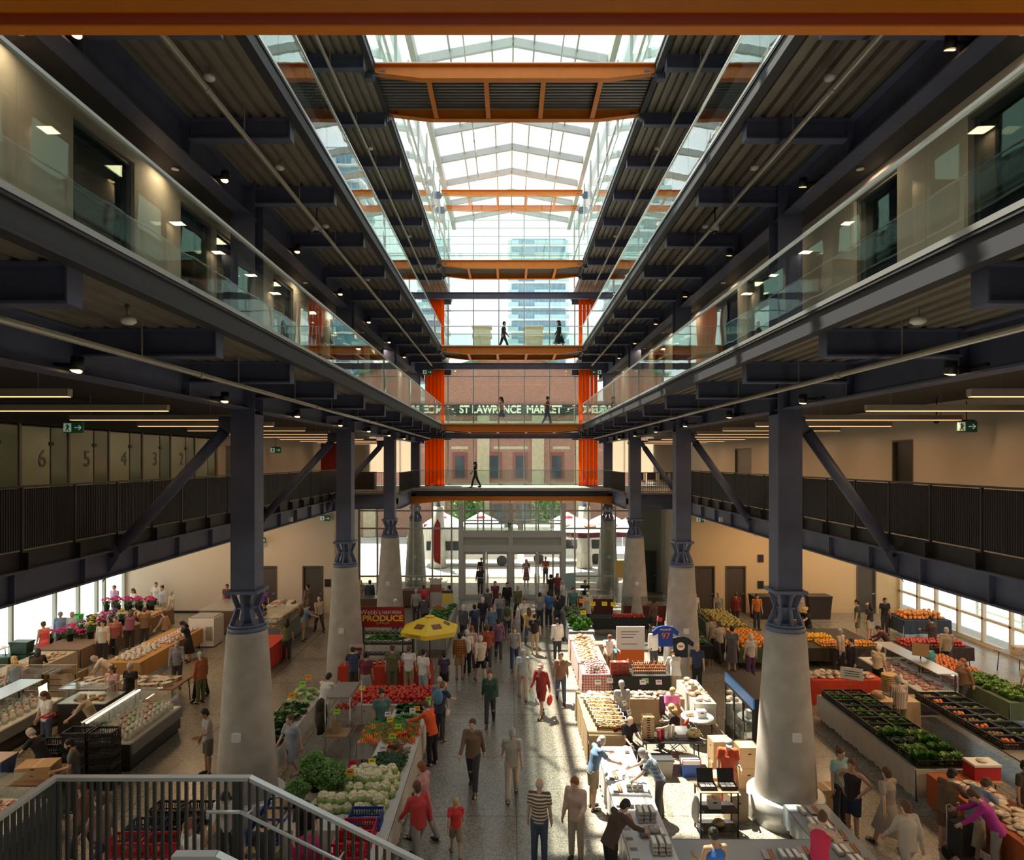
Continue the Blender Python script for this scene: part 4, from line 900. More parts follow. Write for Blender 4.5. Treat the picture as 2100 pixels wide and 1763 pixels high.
PEOPLE=[ # px,py,deg,label,dict   (deg 0 = facing away from the camera, 180 = towards it)
(320,1194,190,'bearded man in white T-shirt and black shorts standing against the left wall',dict(tc=W,bot='shorts',bc=BK,hc='b')),
(333,1201,170,'dark-haired woman in pale denim shirt beside the white-shirted man at the left wall',dict(top=L_,tc=(.5,.5,.52),bc=BG,hair='tied_hair')),
(352,1212,90,'elderly grey-haired person in open white jacket over blue, left wall trio',dict(top=L_,tc=W,bc=BG,hc='g',h=1.55)),
(270,1208,150,'long-haired woman in white top behind the magenta flower buckets',dict(tc=W,hair='long_hair',hc='b')),
(235,1200,170,'person in lilac top behind the flower table by the left glass door',dict(tc=(.5,.35,.55),hc='b')),
(127,1275,70,'woman in a bright coral sleeveless dress at the left flower stall',dict(top=N_,tc=(.8,.12,.14),bot='skirt',bc=(.8,.12,.14),hair='tied_hair',hc='b')),
(178,1272,190,'dark-haired woman in cream jacket between the magenta bouquets',dict(top=L_,tc=CRM,hair='tied_hair')),
(225,1262,200,'person in dusty red shirt passing the left flower table',dict(top=L_,tc=(.4,.12,.1),pose='walk',hc='b')),
(248,1252,20,'brown-haired person in plum coat reaching into the bouquets',dict(top=L_,tc=(.25,.08,.12),pose='reach',hair='long_hair',hc='b')),
(296,1246,30,'person in brown jacket at the far side of the bread and flower table',dict(top=L_,tc=(.25,.14,.08),pose='hold',hc='b')),
(350,1250,90,'person in a tan coat walking past the end of the flower table',dict(top=L_,tc=(.33,.22,.15),pose='stride',hc='b')),
(387,1272,120,'woman in black dress with long dark hair reaching over the soap table',dict(tc=BK,bot='skirt',bc=BK,hair='long_hair',pose='reach')),
(363,1312,200,'person in grey hooded top with pale hat near the honey table',dict(top=L_,tc=(.25,.26,.30),hair='cap',hc='g',pose='hold')),
(412,1335,60,'man in grey flat cap and rust shirt left of the first column',dict(top=L_,tc=(.38,.12,.05),bc=OL,hair='short_hair',hc='g',extra=(('cap',GY),))),
(291,1345,170,'grey-haired man in black polo behind the boxed pastries',dict(tc=BK,hc='g')),
(222,1352,110,'person in beige shirt bending over the wooden crates',dict(tc=CRM,pose='bend',hc='g')),
(8,1345,60,'blond woman in grey tank top at the far left edge',dict(top=N_,tc=(.25,.28,.33),hair='long_hair',hc='y')),
(60,1342,30,'dark-haired person in black jacket bending at the far left',dict(top=L_,tc=(.05,.035,.03),pose='lean',hair='long_hair')),
(466,1198,180,'person in wine-coloured shirt behind the brown booth near the left column',dict(tc=WI,hc='k',skin='m')),
(124,1256,200,'person in slate-blue hat and jacket behind the green flower bins',dict(top=L_,tc=(.18,.24,.4),extra=(('cap',(.2,.25,.4)),))),
(166,1256,180,'grey-shirted man behind the left flower buckets',dict(tc=(.4,.4,.42),hc='g')),
(96,1415,160,'woman in white T-shirt with red waist bag at the cheese counter',dict(tc=W,bc=DN,hair='long_hair',hc='b',extra=(('waist_bag',(.7,.02,.03)),),pose='hold')),
(207,1378,170,'woman in dusty pink top between the two dairy counters',dict(tc=(.55,.36,.34),hc='b',hair='tied_hair')),
(188,1428,90,'person in pale khaki shirt leaning over the dark crates',dict(tc=(.42,.36,.25),pose='lean',hc='g')),
(152,1513,120,'bearded curly-haired man in charcoal T-shirt behind the stair railing',dict(tc=(.09,.085,.08),pose='hold',extra=(('beard',(.02,.015,.01)),))),
(66,1512,80,'red-faced man in black T-shirt bending over blue tub',dict(tc=BK,pose='lean',hc='g')),
(427,1452,130,'man in floral grey shirt raising a phone beside the first column',dict(tc=(.36,.37,.38),bot='shorts',bc=(.12,.11,.10),pose='hold',hc='k',skin='m')),
(412,1330,180,'dark-clothed shopper striding between the left counters',dict(top=L_,tc=(.08,.05,.04),bc=BK,pose='stride',hc='b')),
(468,1612,190,'black-haired woman in white blouse seen through the railing beside crates',dict(top=L_,tc=W,hair='long_hair',pose='reach')),
(395,1678,150,'auburn-haired woman in white T-shirt with tan strap behind the railing',dict(tc=W,hair='tied_hair',hc='r',extra=(('shoulder_bag',KH),),pose='hold')),
(172,1600,100,'person in rusty brown coat crossing behind the stair railing',dict(top=L_,tc=(.22,.09,.05),pose='walk',hc='b')),
(262,1625,80,'person in faded pink and grey walking behind the railing',dict(top=L_,tc=(.35,.22,.2),pose='stride',hc='b')),
(545,1700,30,'man in navy cap at the bottom edge below the handrail',dict(tc=BK,extra=(('cap',NV),),pose='lean')),
(571,1205,180,'curly-haired woman in purple T-shirt behind the left rear counter',dict(tc=(.12,.05,.25),hc='r')),
(567,1234,120,'man in black shirt serving behind the fish case',dict(tc=BK,skin='m')),
(622,1238,-60,'man in light blue T-shirt with brown backpack at the fish case',dict(tc=LB,bot='shorts',bc=KH,extra=(('backpack',(.12,.06,.03)),),pose='reach',hc='b')),
(564,1270,10,'woman with very long dark hair in olive skirt beside the red-clothed table',dict(tc=OL,hair='long_hair',pose='hold')),
(655,1222,40,'bald man in beige shirt walking by the left rear doors',dict(tc=BG,hair=None,pose='walk')),
(632,1198,60,'tall man in brown jacket in front of the left rear door',dict(top=L_,tc=(.2,.14,.1),pose='stand',h=1.78)),
(757,1190,10,'man in dark teal shirt and white shorts right behind the second left column',dict(top=L_,tc=(.03,.06,.09),bot='shorts',bc=W)),
(740,1190,20,'blonde woman in sand-coloured dress beside the teal-shirted man',dict(tc=(.45,.36,.24),bot='skirt',bc=(.45,.36,.24),hair='long_hair',hc='y')),
(811,1228,180,'white-haired person in grey behind the produce sign',dict(tc=GY,hc='w')),
(869,1200,10,'person in bright red T-shirt at the rear deli counter',dict(tc=(.65,.04,.06),hc='b')),
(853,1208,0,'grey-haired person in grey shirt beside the red T-shirt at the rear deli',dict(tc=GY,hc='g')),
(730,1330,20,'person in navy shirt bending at the red counter by the second column',dict(tc=NV,pose='lean',hc='k')),
(750,1338,0,'woman in wine top and grey dress at the red coffee counter',dict(tc=WI,bot='skirt',bc=GY,hc='k',hair='tied_hair',skin='m')),
(806,1320,0,'tall person in olive T-shirt at the red coffee counter',dict(tc=OL,bc=OL,hc='b',h=1.75)),
(838,1325,0,'light-haired man in white T-shirt queueing under the yellow umbrella',dict(tc=W,bc=KH,hc='b',pose='hold')),
(868,1332,-30,'woman with ponytail in white top under the yellow umbrella edge',dict(tc=W,bc=(.35,.42,.45),hair='tied_hair')),
(911,1338,0,'child in dark violet T-shirt right of the coffee umbrella',dict(tc=(.07,.04,.09),bot='shorts',bc=BK,h=1.45)),
(943,1298,0,'man in orange and brown plaid shirt with khaki shorts near the umbrella',dict(top=L_,tc=(.5,.2,.04),bot='shorts',bc=KH,pat=('plaid',(.12,.06,.03)),skin='m')),
(957,1292,10,'white-haired man in white shirt behind the plaid-shirted shopper',dict(tc=W,hc='w',bc=BK)),
(986,1302,20,'woman in cream cardigan and black shorts by the aisle edge',dict(top=L_,tc=CRM,bot='shorts',bc=BK,hair='tied_hair',hc='w',pose='walk',extra=(('shoulder_bag',BK),))),
(967,1284,-20,'shopper in pale pink shirt behind the cream cardigan',dict(tc=(.6,.38,.34),hc='r')),
(973,1240,20,'shopper in navy shirt with dark backpack near the greens table',dict(tc=NV,extra=(('backpack',NV),))),
(950,1240,-30,'grey-haired woman in dark top by the lettuce table',dict(top=L_,tc=(.08,.08,.1),hc='w')),
(897,1392,0,'balding man in grey shirt at the end of the tomato table',dict(tc=(.3,.25,.3),hair='fringe_of_hair',hc='g')),
(627,1385,-20,'person in white long-sleeved top and cream trousers at the cabbage table',dict(top=L_,tc=W,bc=(.5,.48,.44),pose='reach',hc='k',shoe=W)),
(598,1462,150,'person in grey-blue shirt and shorts walking by the dill table',dict(tc=(.33,.36,.44),bot='shorts',bc=(.25,.27,.35),pose='walk',hc='b',shoe=PK)),
(789,1418,200,'woman with dark ponytail and teal T-shirt behind the carrots',dict(tc=(.11,.22,.22),hair='tied_hair',bc=NV)),
(901,1400,-20,'shopper in white cap and navy top with cream tote by the tomatoes',dict(tc=NV,hair='short_hair',hc='r',extra=(('cap',W),('shoulder_bag',(.6,.5,.38)),('backpack',(.1,.25,.4))),pose='reach')),
(884,1440,60,'shopper in bright orange jacket leaning over the greens',dict(top=L_,tc=(.75,.1,.02),bc=BK,pose='reach',hc='b')),
(634,1620,200,'man in black T-shirt stooping behind the handrail by the crates',dict(tc=BK,pose='lean',hc='k')),
(868,1560,60,'shopper in dusty rose top walking beside the cauliflower table',dict(tc=(.5,.25,.25),bc=GY,pose='walk',hc='r')),
(858,1600,40,'shopper in crimson jacket at the lower end of the vegetable table',dict(top=L_,tc=(.5,.05,.05),bc=GY,pose='stride',hc='b')),
(935,1635,10,'small child in red T-shirt in the middle aisle',dict(tc=(.7,.05,.05),bot='shorts',bc=KH,pose='walk',h=1.2,hc='y')),
(970,1470,170,'tall person in brown jacket and dark trousers walking down the aisle',dict(top=L_,tc=(.2,.13,.08),pose='walk',hc='b',h=1.8)),
(1050,1490,0,'person in stone-coloured shirt walking up the middle of the aisle',dict(tc=(.4,.36,.3),bc=BG,pose='stride',hc='g')),
(1106,1598,-10,'bald man in brown and cream striped T-shirt with blue jeans',dict(tc=(.7,.62,.5),pat=('hstripe',(.12,.07,.05)),bc=DN,hair='fringe_of_hair',hc='g',pose='stand')),
(1182,1590,150,'person in peach long-sleeved top beside the green baskets',dict(top=L_,tc=(.62,.45,.36),bc=BG,pose='hold',hc='r')),
(1110,1357,150,'woman in long red coat and white cap walking alone in the aisle',dict(top=L_,tc=(.35,.04,.04),bot='shorts',bc=(.35,.04,.04),pose='walk',hc='r',extra=(('cap',(.6,.4,.4)),('carrier_bag',(.7,.06,.03))))),
(1096,1258,-10,'man in black T-shirt and beige shorts standing in the upper aisle',dict(tc=(.025,.02,.018),bot='shorts',bc=(.5,.38,.24),shoe=W,pose='hold')),
(1143,1268,10,'woman in white sweater and black trousers with black shoulder bag',dict(top=L_,tc=W,hair='tied_hair',extra=(('shoulder_bag',BK),))),
(1144,1221,30,'person in bright yellow cap with dark backpack near the entrance stall',dict(tc=NV,extra=(('cap',(.85,.65,.05)),('backpack',BK)))),
(1125,1213,0,'person in vivid blue T-shirt near the entrance stall',dict(tc=(.05,.16,.45))),
(1107,1215,-20,'person in teal cap left of the vivid blue T-shirt',dict(tc=GY,extra=(('cap',TE),))),
(1130,1178,40,'man in black T-shirt beside the right end of the doors',dict(tc=BK,hc='k')),
(1143,1175,200,'woman in dark red top by the teal board',dict(tc=(.2,.03,.04),hair='long_hair',hc='b')),
(1154,1190,60,'grey-haired woman in white T-shirt and jeans at the meat stall',dict(tc=W,bc=DN,hc='g')),
(1195,1213,180,'vendor in white knit hat and cream apron among the yellow price tags',dict(top=L_,tc=CRM,hc='b',extra=(('cap',W),('apron',(.6,.52,.42))))),
(1227,1298,190,'dark-haired seller in white T-shirt behind the gingham table',dict(tc=W,bc=KH,pose='reach',hc='b')),
(1341,1285,200,'seller in long white shirt behind the orange notice board',dict(top=L_,tc=W,hc='b')),
(1428,1317,160,'bald man in navy T-shirt with mustard tote by the sauce bottles',dict(tc=NV,bc=BK,hair=None,extra=(('shoulder_bag',(.45,.28,.03)),))),
(1378,1342,0,'broad person in white shirt bending at the sauce table',dict(top=L_,tc=W,pose='lean',bc=KH,hair='cap',hc='b')),
(1425,1215,200,'man in white T-shirt right of the second right column',dict(tc=(.6,.52,.42),hc='k')),
(1473,1213,170,'shopper in grey T-shirt in front of the right rear doors',dict(tc=(.35,.32,.28),hc='y',pose='walk')),
(1509,1214,0,'person in red and black plaid shirt at the squash table',dict(top=L_,tc=(.4,.04,.03),pat=('plaid',(.02,.015,.015)),hc='b')),
(1552,1218,180,'person in orange top near the right rear door',dict(tc=(.55,.16,.03),hc='k')),
(1430,1262,10,'shopper in taupe jacket walking past the second right column',dict(top=L_,tc=(.3,.25,.2),pose='walk',hc='b')),
(1476,1272,20,'shopper in pale beige shirt walking by the squash table',dict(tc=(.42,.36,.28),pose='stride',hc='b')),
(1508,1285,-20,'woman in grey top with a cream net bag near the oranges',dict(tc=(.12,.13,.15),bot='skirt',bc=(.12,.1,.12),hair='tied_hair',extra=(('carrier_bag',CRM),))),
(1540,1300,10,'woman in pale grey top and purple trousers left of the nearest right column',dict(tc=(.55,.5,.46),bc=(.12,.05,.15),hc='w')),
(1376,1410,190,'blond woman in pink T-shirt seated behind the snack stall',dict(tc=(.8,.2,.42),bc=BG,hc='y',pose='sit')),
(1387,1449,60,'long-haired blond person in black folded into a red camp chair',dict(tc=BK,bc=BK,hair='long_hair',hc='y',pose='sit')),
(1286,1468,-150,'bald man in black T-shirt seated on the red plaid chair',dict(tc=BK,hair='fringe_of_hair',hc='g',pose='sit')),
(1269,1397,10,'grey-haired person in grey top behind the clear snack bins',dict(tc=(.38,.36,.34),hc='g',pose='hold')),
(1325,1542,80,'grey-haired man in blue checked shirt leaning over the egg table',dict(tc=(.12,.18,.26),pat=('plaid',(.4,.45,.5)),bc=(.12,.11,.1),pose='lean',hc='g')),
(1216,1512,-70,'man in steel-blue T-shirt and black trainers left of the egg table',dict(tc=(.12,.20,.32),bc=KH,bot='shorts',pose='reach',hc='g',skin='m')),
(1262,1655,-60,'person in dark brown clothes bending at the near egg table',dict(top=L_,tc=(.07,.04,.03),bc=BK,pose='lean',hc='k')),
(1455,1680,10,'dark-haired woman in royal blue tank top with yellow and orange bags',dict(top=N_,tc=(.04,.15,.5),bc=NV,hair='tied_hair',skin='m',extra=(('carrier_bag',(.8,.6,.02)),('shoulder_bag',(.75,.12,.02))),pose='hold')),
(1500,1520,170,'man in red-orange T-shirt and apron beside the cash rack',dict(tc=(.6,.09,.03),bc=(.45,.1,.04),hair='cap',hc='g',extra=(('apron',(.5,.09,.04)),),pose='hold')),
(1683,1675,-40,'dark-haired woman in crimson tank top choosing eggs',dict(top=N_,tc=(.6,.03,.1),hair='tied_hair',hc='b',pose='reach')),
(1706,1533,200,'woman in aqua T-shirt with hair bun by the nearest right column',dict(tc=(.3,.5,.5),hair='tied_hair',hc='b')),
(1748,1556,130,'woman in black tank top and navy shorts with hand on hip',dict(top=N_,tc=(.02,.014,.012),bot='shorts',bc=(.012,.02,.05),hair='tied_hair',hc='b',pose='hips',skin='m')),
(1822,1572,20,'shopper in pale taupe dress walking past the white tablecloth',dict(tc=(.35,.3,.25),bot='skirt',bc=(.35,.3,.25),pose='walk',hc='b')),
(1862,1640,10,'shopper in off-white outfit in the lower right aisle',dict(top=L_,tc=(.5,.45,.4),bc=(.45,.42,.38),pose='stride',hc='b')),
(1958,1585,-60,'shopper in dark jacket and black sneakers pulling a wheeled trolley',dict(top=L_,tc=(.14,.09,.06),bot='shorts',bc=(.16,.1,.08),pose='reach',hc='k')),
(2052,1628,60,'person in magenta top leaning at the bottom right corner',dict(top=L_,tc=(.4,.03,.28),bc=GY,pose='lean',hc='b')),
(2010,1608,-70,'person in blue-grey dress between the rust cloth and magenta shopper',dict(tc=(.2,.28,.4),bot='skirt',bc=(.42,.36,.28),pose='lean',hc='b')),
(2035,1560,200,'vendor in printed black cap and T-shirt behind the rust-coloured table',dict(tc=(.06,.05,.04),extra=(('cap',BK),),skin='m')),
(1845,1387,0,'grey-haired man in long striped shirt between the crate tables',dict(top=L_,tc=(.62,.52,.42),pat=('vstripe',(.25,.18,.17)),bc=OL,hc='g',pose='hold',h=1.78)),
(2066,1355,-30,'person in cream shirt with crossbody strap and rust shorts, far right',dict(tc=(.6,.5,.38),bot='shorts',bc=(.3,.11,.04),extra=(('shoulder_bag',KH),),hc='b',shoe=W)),
(1660,1246,110,'vendor in straw hat and black T-shirt sorting the red peppers',dict(tc=BK,hair='straw_hat',hc='y',pose='reach')),
(1763,1230,60,'tall man in dark green T-shirt at the orange display',dict(tc=(.05,.07,.05),bot='shorts',bc=OL,hc='k',h=1.8)),
(1782,1236,20,'woman in white cap and black top beside the dark green T-shirt',dict(tc=(.03,.03,.03),bot='shorts',bc=BG,hair='long_hair',extra=(('cap',W),))),
(1838,1226,180,'man in black T-shirt behind the melons near the right glass door',dict(tc=BK,skin='m')),
(1840,1322,-60,'white-haired person in cream shirt at the glass deli case',dict(tc=(.6,.52,.36),hc='w',bc=BK,pose='hold')),
(1747,1310,100,'vendor in black shirt behind the glass deli case',dict(top=L_,tc=(.03,.03,.04),hc='k')),
(1725,1288,30,'person in pale shirt crossing in front of the banana table',dict(tc=(.45,.36,.27),pose='walk',hc='g')),
(1800,1288,60,'person in dark maroon jacket bending near the peach table',dict(top=L_,tc=(.08,.03,.03),pose='lean',hc='k')),
(1938,1284,-20,'shopper in beige jacket browsing near the right windows',dict(top=L_,tc=(.35,.28,.2),pose='walk',hc='g')),
(1928,1270,10,'dark-haired shopper in black coat by the right window counter',dict(top=L_,tc=(.06,.04,.03),pose='hold')),
(1990,1348,100,'person with auburn hair and brown coat in front of the green vegetables',dict(top=L_,tc=(.25,.15,.08),pose='walk',hc='r',hair='long_hair')),
(1955,1318,30,'shopper in teal T-shirt between the fruit rows at right',dict(tc=(.05,.25,.26),pose='stride',hc='k')),
(2086,1365,-60,'person in dark clothes at the far right edge by the window tables',dict(top=L_,tc=(.1,.07,.05),pose='stand',hc='b')),
(1640,1215,180,'person in pale coat by the right wall near the dark bins',dict(top=L_,tc=(.4,.34,.28),hc='g')),
(1600,1218,150,'person in brown T-shirt left of the dark bins',dict(tc=(.2,.13,.09),hc='b')),
# the crowd towards the doors
(985,1160,180,'dark-clothed person coming in through the left door',dict(top=L_,tc=(.04,.035,.03),pose='walk',h=1.75)),
(1000,1205,10,'person in charcoal shirt in the crowd just inside the left door',dict(tc=(.1,.1,.11),pose='walk',hc='b')),
(1015,1190,200,'person in wine shirt entering in the crowd by the doors',dict(tc=WI,pose='walk',hc='b')),
(1040,1192,180,'person in black jacket at the middle door post',dict(top=L_,tc=BK,pose='stride',hc='k')),
(1062,1200,20,'person in olive jacket in the crowd right of the middle post',dict(top=L_,tc=OL,pose='walk',hc='g')),
(1025,1215,180,'woman in grey sweater and skirt walking in with the crowd',dict(top=L_,tc=GY,bot='skirt',bc=NV,pose='walk',hair='long_hair',hc='b')),
(990,1225,0,'white-haired shopper in black top beside the lettuce heaps',dict(tc=BK,hc='w')),
(1008,1240,170,'shopper in denim shirt in the upper left of the aisle',dict(top=L_,tc=(.12,.18,.28),pose='walk',hc='b')),
(1040,1232,0,'shopper in khaki shirt with green backpack in the upper aisle',dict(tc=KH,pose='stride',hc='k',extra=(('backpack',(.05,.1,.06)),))),
(1075,1225,180,'shopper in white shirt in the centre of the upper aisle',dict(tc=W,pose='walk',hc='b')),
(1085,1245,10,'woman in mustard top in the upper aisle',dict(tc=(.45,.3,.08),pose='walk',hair='long_hair',hc='b',bc=DN)),
(1022,1268,0,'shopper in plum jacket left of the aisle centre',dict(top=L_,tc=(.18,.08,.15),pose='walk',hc='k')),
(1055,1282,180,'shopper in grey marl T-shirt walking towards the camera mid aisle',dict(tc=(.3,.3,.3),pose='stride',hc='b',bc=NV)),
(1000,1280,0,'shopper in rust-red jacket beside the coffee queue',dict(top=L_,tc=(.35,.08,.04),pose='walk',hc='b')),
(1072,1330,0,'shopper in pale blue shirt walking away mid aisle',dict(tc=(.4,.47,.52),pose='walk',hc='g',bc=BG)),
(1150,1335,180,'shopper in brown cardigan passing the gingham table',dict(top=L_,tc=(.25,.14,.09),pose='walk',hc='b',bc=DN)),
(1005,1370,180,'shopper in dark green jacket beside the tomato table end',dict(top=L_,tc=(.04,.09,.06),pose='stride',hc='b')),
(1175,1205,180,'seller in teal shirt behind the meat cases right of the doors',dict(tc=TE,hc='k')),
(1200,1190,180,'seller in black shirt behind the meat cases near the third right column',dict(tc=BK,hc='b')),
(1330,1228,30,'person in dark brown shirt beside the third right column',dict(tc=(.1,.06,.05),hc='k',skin='d')),
(920,1205,60,'person in black hooded top near the tall banner stand',dict(top=L_,tc=(.04,.05,.07),hc='k')),
(893,1228,20,'dark-clothed shopper stooping over the rear greens',dict(top=L_,tc=(.05,.05,.06),pose='lean',hc='k')),
]
for a,b,c,lb,kw in PEOPLE: pp(a,b,c,lb,**kw)
# on the bridges and outside
person(-.58,38.4,90,'woman in orange top and dark skirt walking across the lower footbridge','walk',N_,(.7,.22,.05),'shorts',NV,'long_hair','k',z=L3)
person(2.05,38.3,-90,'person in blue jeans and dark vest walking on the lower footbridge','walk',S,(.2,.05,.05),'trousers',DN,'tied_hair','k',z=L3)
person(-.5,38.4,-80,'dark figure in loose coat on the middle footbridge, left of the tower','stride',L_,BK,'trousers',BK,'short_hair','k',z=L4)
person(2.75,38.2,80,'dark figure in long coat on the middle footbridge, right of the tower','walk',L_,BK,'skirt',BK,'long_hair','k',z=L4)
person(-2.3,42.0,90,'person dressed all in black walking over the entrance bridge','walk',S,BK,'trousers',BK,'long_hair','k',z=L2)
person(.95,42.6,0,'person in maroon dress just outside the right-hand door','stand',S,(.2,.06,.06),'skirt',(.2,.06,.06),'long_hair','b')
person(2.25,43.6,170,'person in rust T-shirt and jeans outside by the far right door leaf','stand',S,(.4,.1,.05),'trousers',DN)
person(-2.0,43.5,180,'person in black walking up to the entrance from the street','walk',L_,BK,'trousers',BK)
# ================================================================ THE MARKET
rnd=random.Random(21)
wood=mat('plywood',(.42,.27,.14),.6,noise=.15,nscale=4); kraft=mat('kraft_card',(.46,.30,.16),.8,noise=.05); kraftd=mat('card_opening',(.05,.03,.02),.9)
clothw=cloth((.56,.52,.46)); kraftcl=cloth((.36,.25,.13)); redcl=cloth((.55,.05,.02)); rustcl=cloth((.42,.11,.035)); paper=mat('paper_white',(.8,.79,.75),.7)
steel=mat('stainless',(.5,.5,.5),.3,metal=.8); clearp=glass('clear_plastic',(.93,.95,.93),rough=.05)
PROTO={}
def table(x0,x1,y0,y1,z,label,top=wood,name='folding_table'):
    t=thing(name,label,'table',((x0+x1)/2,(y0+y1)/2,0)); a,b=(x1-x0)/2,(y1-y0)/2
    MB().box(-a,a,-b,b,z-.035,z).obj('tabletop',top,t)
    for sx in (-1,1):
        for sy in (-1,1): MB().cyl((sx*(a-.07),sy*(b-.1),0),(sx*(a-.1),sy*(b-.16),z-.03),.016,n=8).obj('leg',black,t)
    return t
def drape(x0,x1,y0,y1,z,label,m,drop=.6,sides='nsew',name='tablecloth',grp=None):
    """cloth lying on a table and hanging with a wavy hem"""
    mb=MB(); e=.012; X0,X1,Y0,Y1=x0-e,x1+e,y0-e,y1+e; mb.box(X0,X1,Y0,Y1,z+.001,z+.007)
    def side(p,q,nx,ny):
        L=math.hypot(q[0]-p[0],q[1]-p[1]); n=max(6,int(L/.08)); v=[]
        for k in range(5):
            u=k/4
            for i in range(n+1):
                s=i/n; w=.012+.028*u*math.sin(i*1.9+math.sin(i*.7)*1.3)+.02*u
                v.append((p[0]+(q[0]-p[0])*s+nx*w,p[1]+(q[1]-p[1])*s+ny*w,z+.006-drop*u*(1+.02*math.sin(i*.5))))
        mb.add(v,[(k*(n+1)+i,k*(n+1)+i+1,(k+1)*(n+1)+i+1,(k+1)*(n+1)+i) for k in range(4) for i in range(n)],0,True)
    if 's' in sides: side((X0,Y0),(X1,Y0),0,-1)
    if 'n' in sides: side((X0,Y1),(X1,Y1),0,1)
    if 'w' in sides: side((X0,Y0),(X0,Y1),-1,0)
    if 'e' in sides: side((X1,Y0),(X1,Y1),1,0)
    o=mb.obj(name,m); return tag(o,label,'tablecloth',grp)
def ctable(x0,x1,y0,y1,z,what,m,drop=.6,sides='nsew'):
    table(x0,x1,y0,y1,z,'table under '+what); return drape(x0,x1,y0,y1,z,what,m,drop,sides)
def rots(x): return (rnd.random()*2-1)*x
# --- prototypes: each returns a fresh mesh object (one mesh per kind, copied afterwards)
def P_tomato(c=(.62,.02,.012)):
    m=MB().ell((0,0,.036),(.042,.042,.036),12,8)
    for i in range(5): a=i*1.257; m.beam((0,0,.072),(.02*math.cos(a),.02*math.sin(a),.070),.007,.002,m=1)
    return m.obj('tomato',[mat('tomato%s'%str(c),c,.22),mat('calyx',(.05,.16,.02),.6)])
def P_fruit(name,c,r=.04,rough=.4):
    m=MB().ell((0,0,r*.93),(r,r,r*.93),12,8); m.cyl((0,0,r*1.75),(.003,0,r*2.0),.003,n=5,m=1)
    return m.obj(name,[mat(name+'_skin',c,rough,noise=.15,nscale=20),mat('stalk',(.1,.08,.03),.8)])
def P_caul():
    m=MB(); r=random.Random(3); m.ell((0,0,.085),(.095,.095,.07),14,9)
    for i in range(46):
        a=r.random()*2*pi; t=r.random()*1.35; m.ell((.085*math.sin(t)*math.cos(a),.085*math.sin(t)*math.sin(a),.09+.065*math.cos(t)),(.024,)*3,7,5)
    for i in range(7):
        a=i*.9; R=Matrix.Rotation(a,4,'Z'); m.ell((.085*math.cos(a),.085*math.sin(a),.055),(.03,.05,.05),8,6,M=R,m=1)
    return m.obj('cauliflower',[mat('cauliflower_white',(.74,.68,.46),.7,noise=.1,nscale=30),mat('cauliflower_leaf',(.28,.4,.12),.6)])
def P_broc():
    m=MB(); r=random.Random(4); m.cyl((0,0,0),(0,0,.07),.02,.03,8,m=1)
    for i in range(30):
        a=r.random()*2*pi; t=r.random()*1.5; m.ell((.06*math.sin(t)*math.cos(a),.06*math.sin(t)*math.sin(a),.085+.04*math.cos(t)),(.024,)*3,7,5,bump=.25,seed=i)
    return m.obj('broccoli_head',[mat('broccoli_green',(.035,.09,.04),.85,noise=.3,nscale=60),mat('broccoli_stem',(.2,.32,.1),.6)])
def P_bunch(name,c,n=8,L=.24,r=.016,leaf=(.07,.2,.03),ll=.18):
    m=MB(); q=random.Random(5)
    for i in range(n):
        x=(i%4-1.5)*.032+q.random()*.01; z=.018+(i//4)*.03; m.cyl((x,0,z),(x+(q.random()-.5)*.05,-L,z),r,.003,8)
        m.ell((x,0,z),(r,r*.7,r),8,5)
        for k in range(3): m.beam((x,.0,z),(x+(q.random()-.5)*.12,ll*(.6+q.random()*.4),z+q.random()*.05),.012,.004,m=1)
    return m.obj(name,[mat(name+'_root',c,.5,noise=.12,nscale=15),mat(name+'_tops',leaf,.7)])
def P_beet(name,c,r=.035,n=6):
    m=MB(); q=random.Random(6)
    for i in range(n):
        x=(i%3-1)*.06; y=(i//3)*.05; m.ell((x,y,.035+q.random()*.02),(r,r,r),10,7); m.cyl((x,y-.02,.035),(x,y-.07,.03),.008,.001,5)
        for k in range(3): m.beam((x,y,.05),(x+(q.random()-.5)*.1,y+.16,.06+q.random()*.04),.014,.004,m=1)
    return m.obj(name,[mat(name+'_root',c,.6,noise=.15,nscale=20),mat(name+'_tops',(.09,.2,.05),.7)])
def P_leafy(name,c,R=.13,n=60,h=.14,curl=.5,c2=None):
    m=MB(); q=random.Random(len(name)*7+n)
    for i in range(n):
        a=q.random()*2*pi; t=q.random()**.6; r0=R*t*.35; r1=R*(.35+.65*t); z1=h*(1-t*.75)+q.random()*.02
        w=.022+.02*q.random(); ca,sa=math.cos(a),math.sin(a); px_,py_=-sa*w,ca*w; mx=(r0+r1)/2
        m.add([(r0*ca,r0*sa,.01),(mx*ca+px_,mx*sa+py_,z1*.75),(r1*ca+px_*1.2,r1*sa+py_*1.2,z1),(r1*1.05*ca,r1*1.05*sa,z1*.82),(r1*ca-px_*1.2,r1*sa-py_*1.2,z1),(mx*ca-px_,mx*sa-py_,z1*.75)],[(0,1,5),(1,2,3,5),(5,3,4)],1 if c2 and q.random()<.4 else 0)
    m.ell((0,0,.04),(R*.5,R*.5,.05),10,6)
    return m.obj(name,[mat(name+'_leaf',c,.55,noise=.25,nscale=18)]+([mat(name+'_leaf_b',c2,.55)] if c2 else []))
def P_napa():
    m=MB()
    for i in range(9):
        a=i*.7; m.ell((.012*math.cos(a),0,.06+.012*math.sin(a)),(.062,.15-.004*i,.05),10,8,M=Matrix.Rotation(a*.12-.4,4,'Z'),bump=.1,seed=i,m=i%2)
    return m.obj('napa_cabbage',[mat('napa_pale',(.52,.6,.3),.5),mat('napa_green',(.25,.42,.12),.5)])
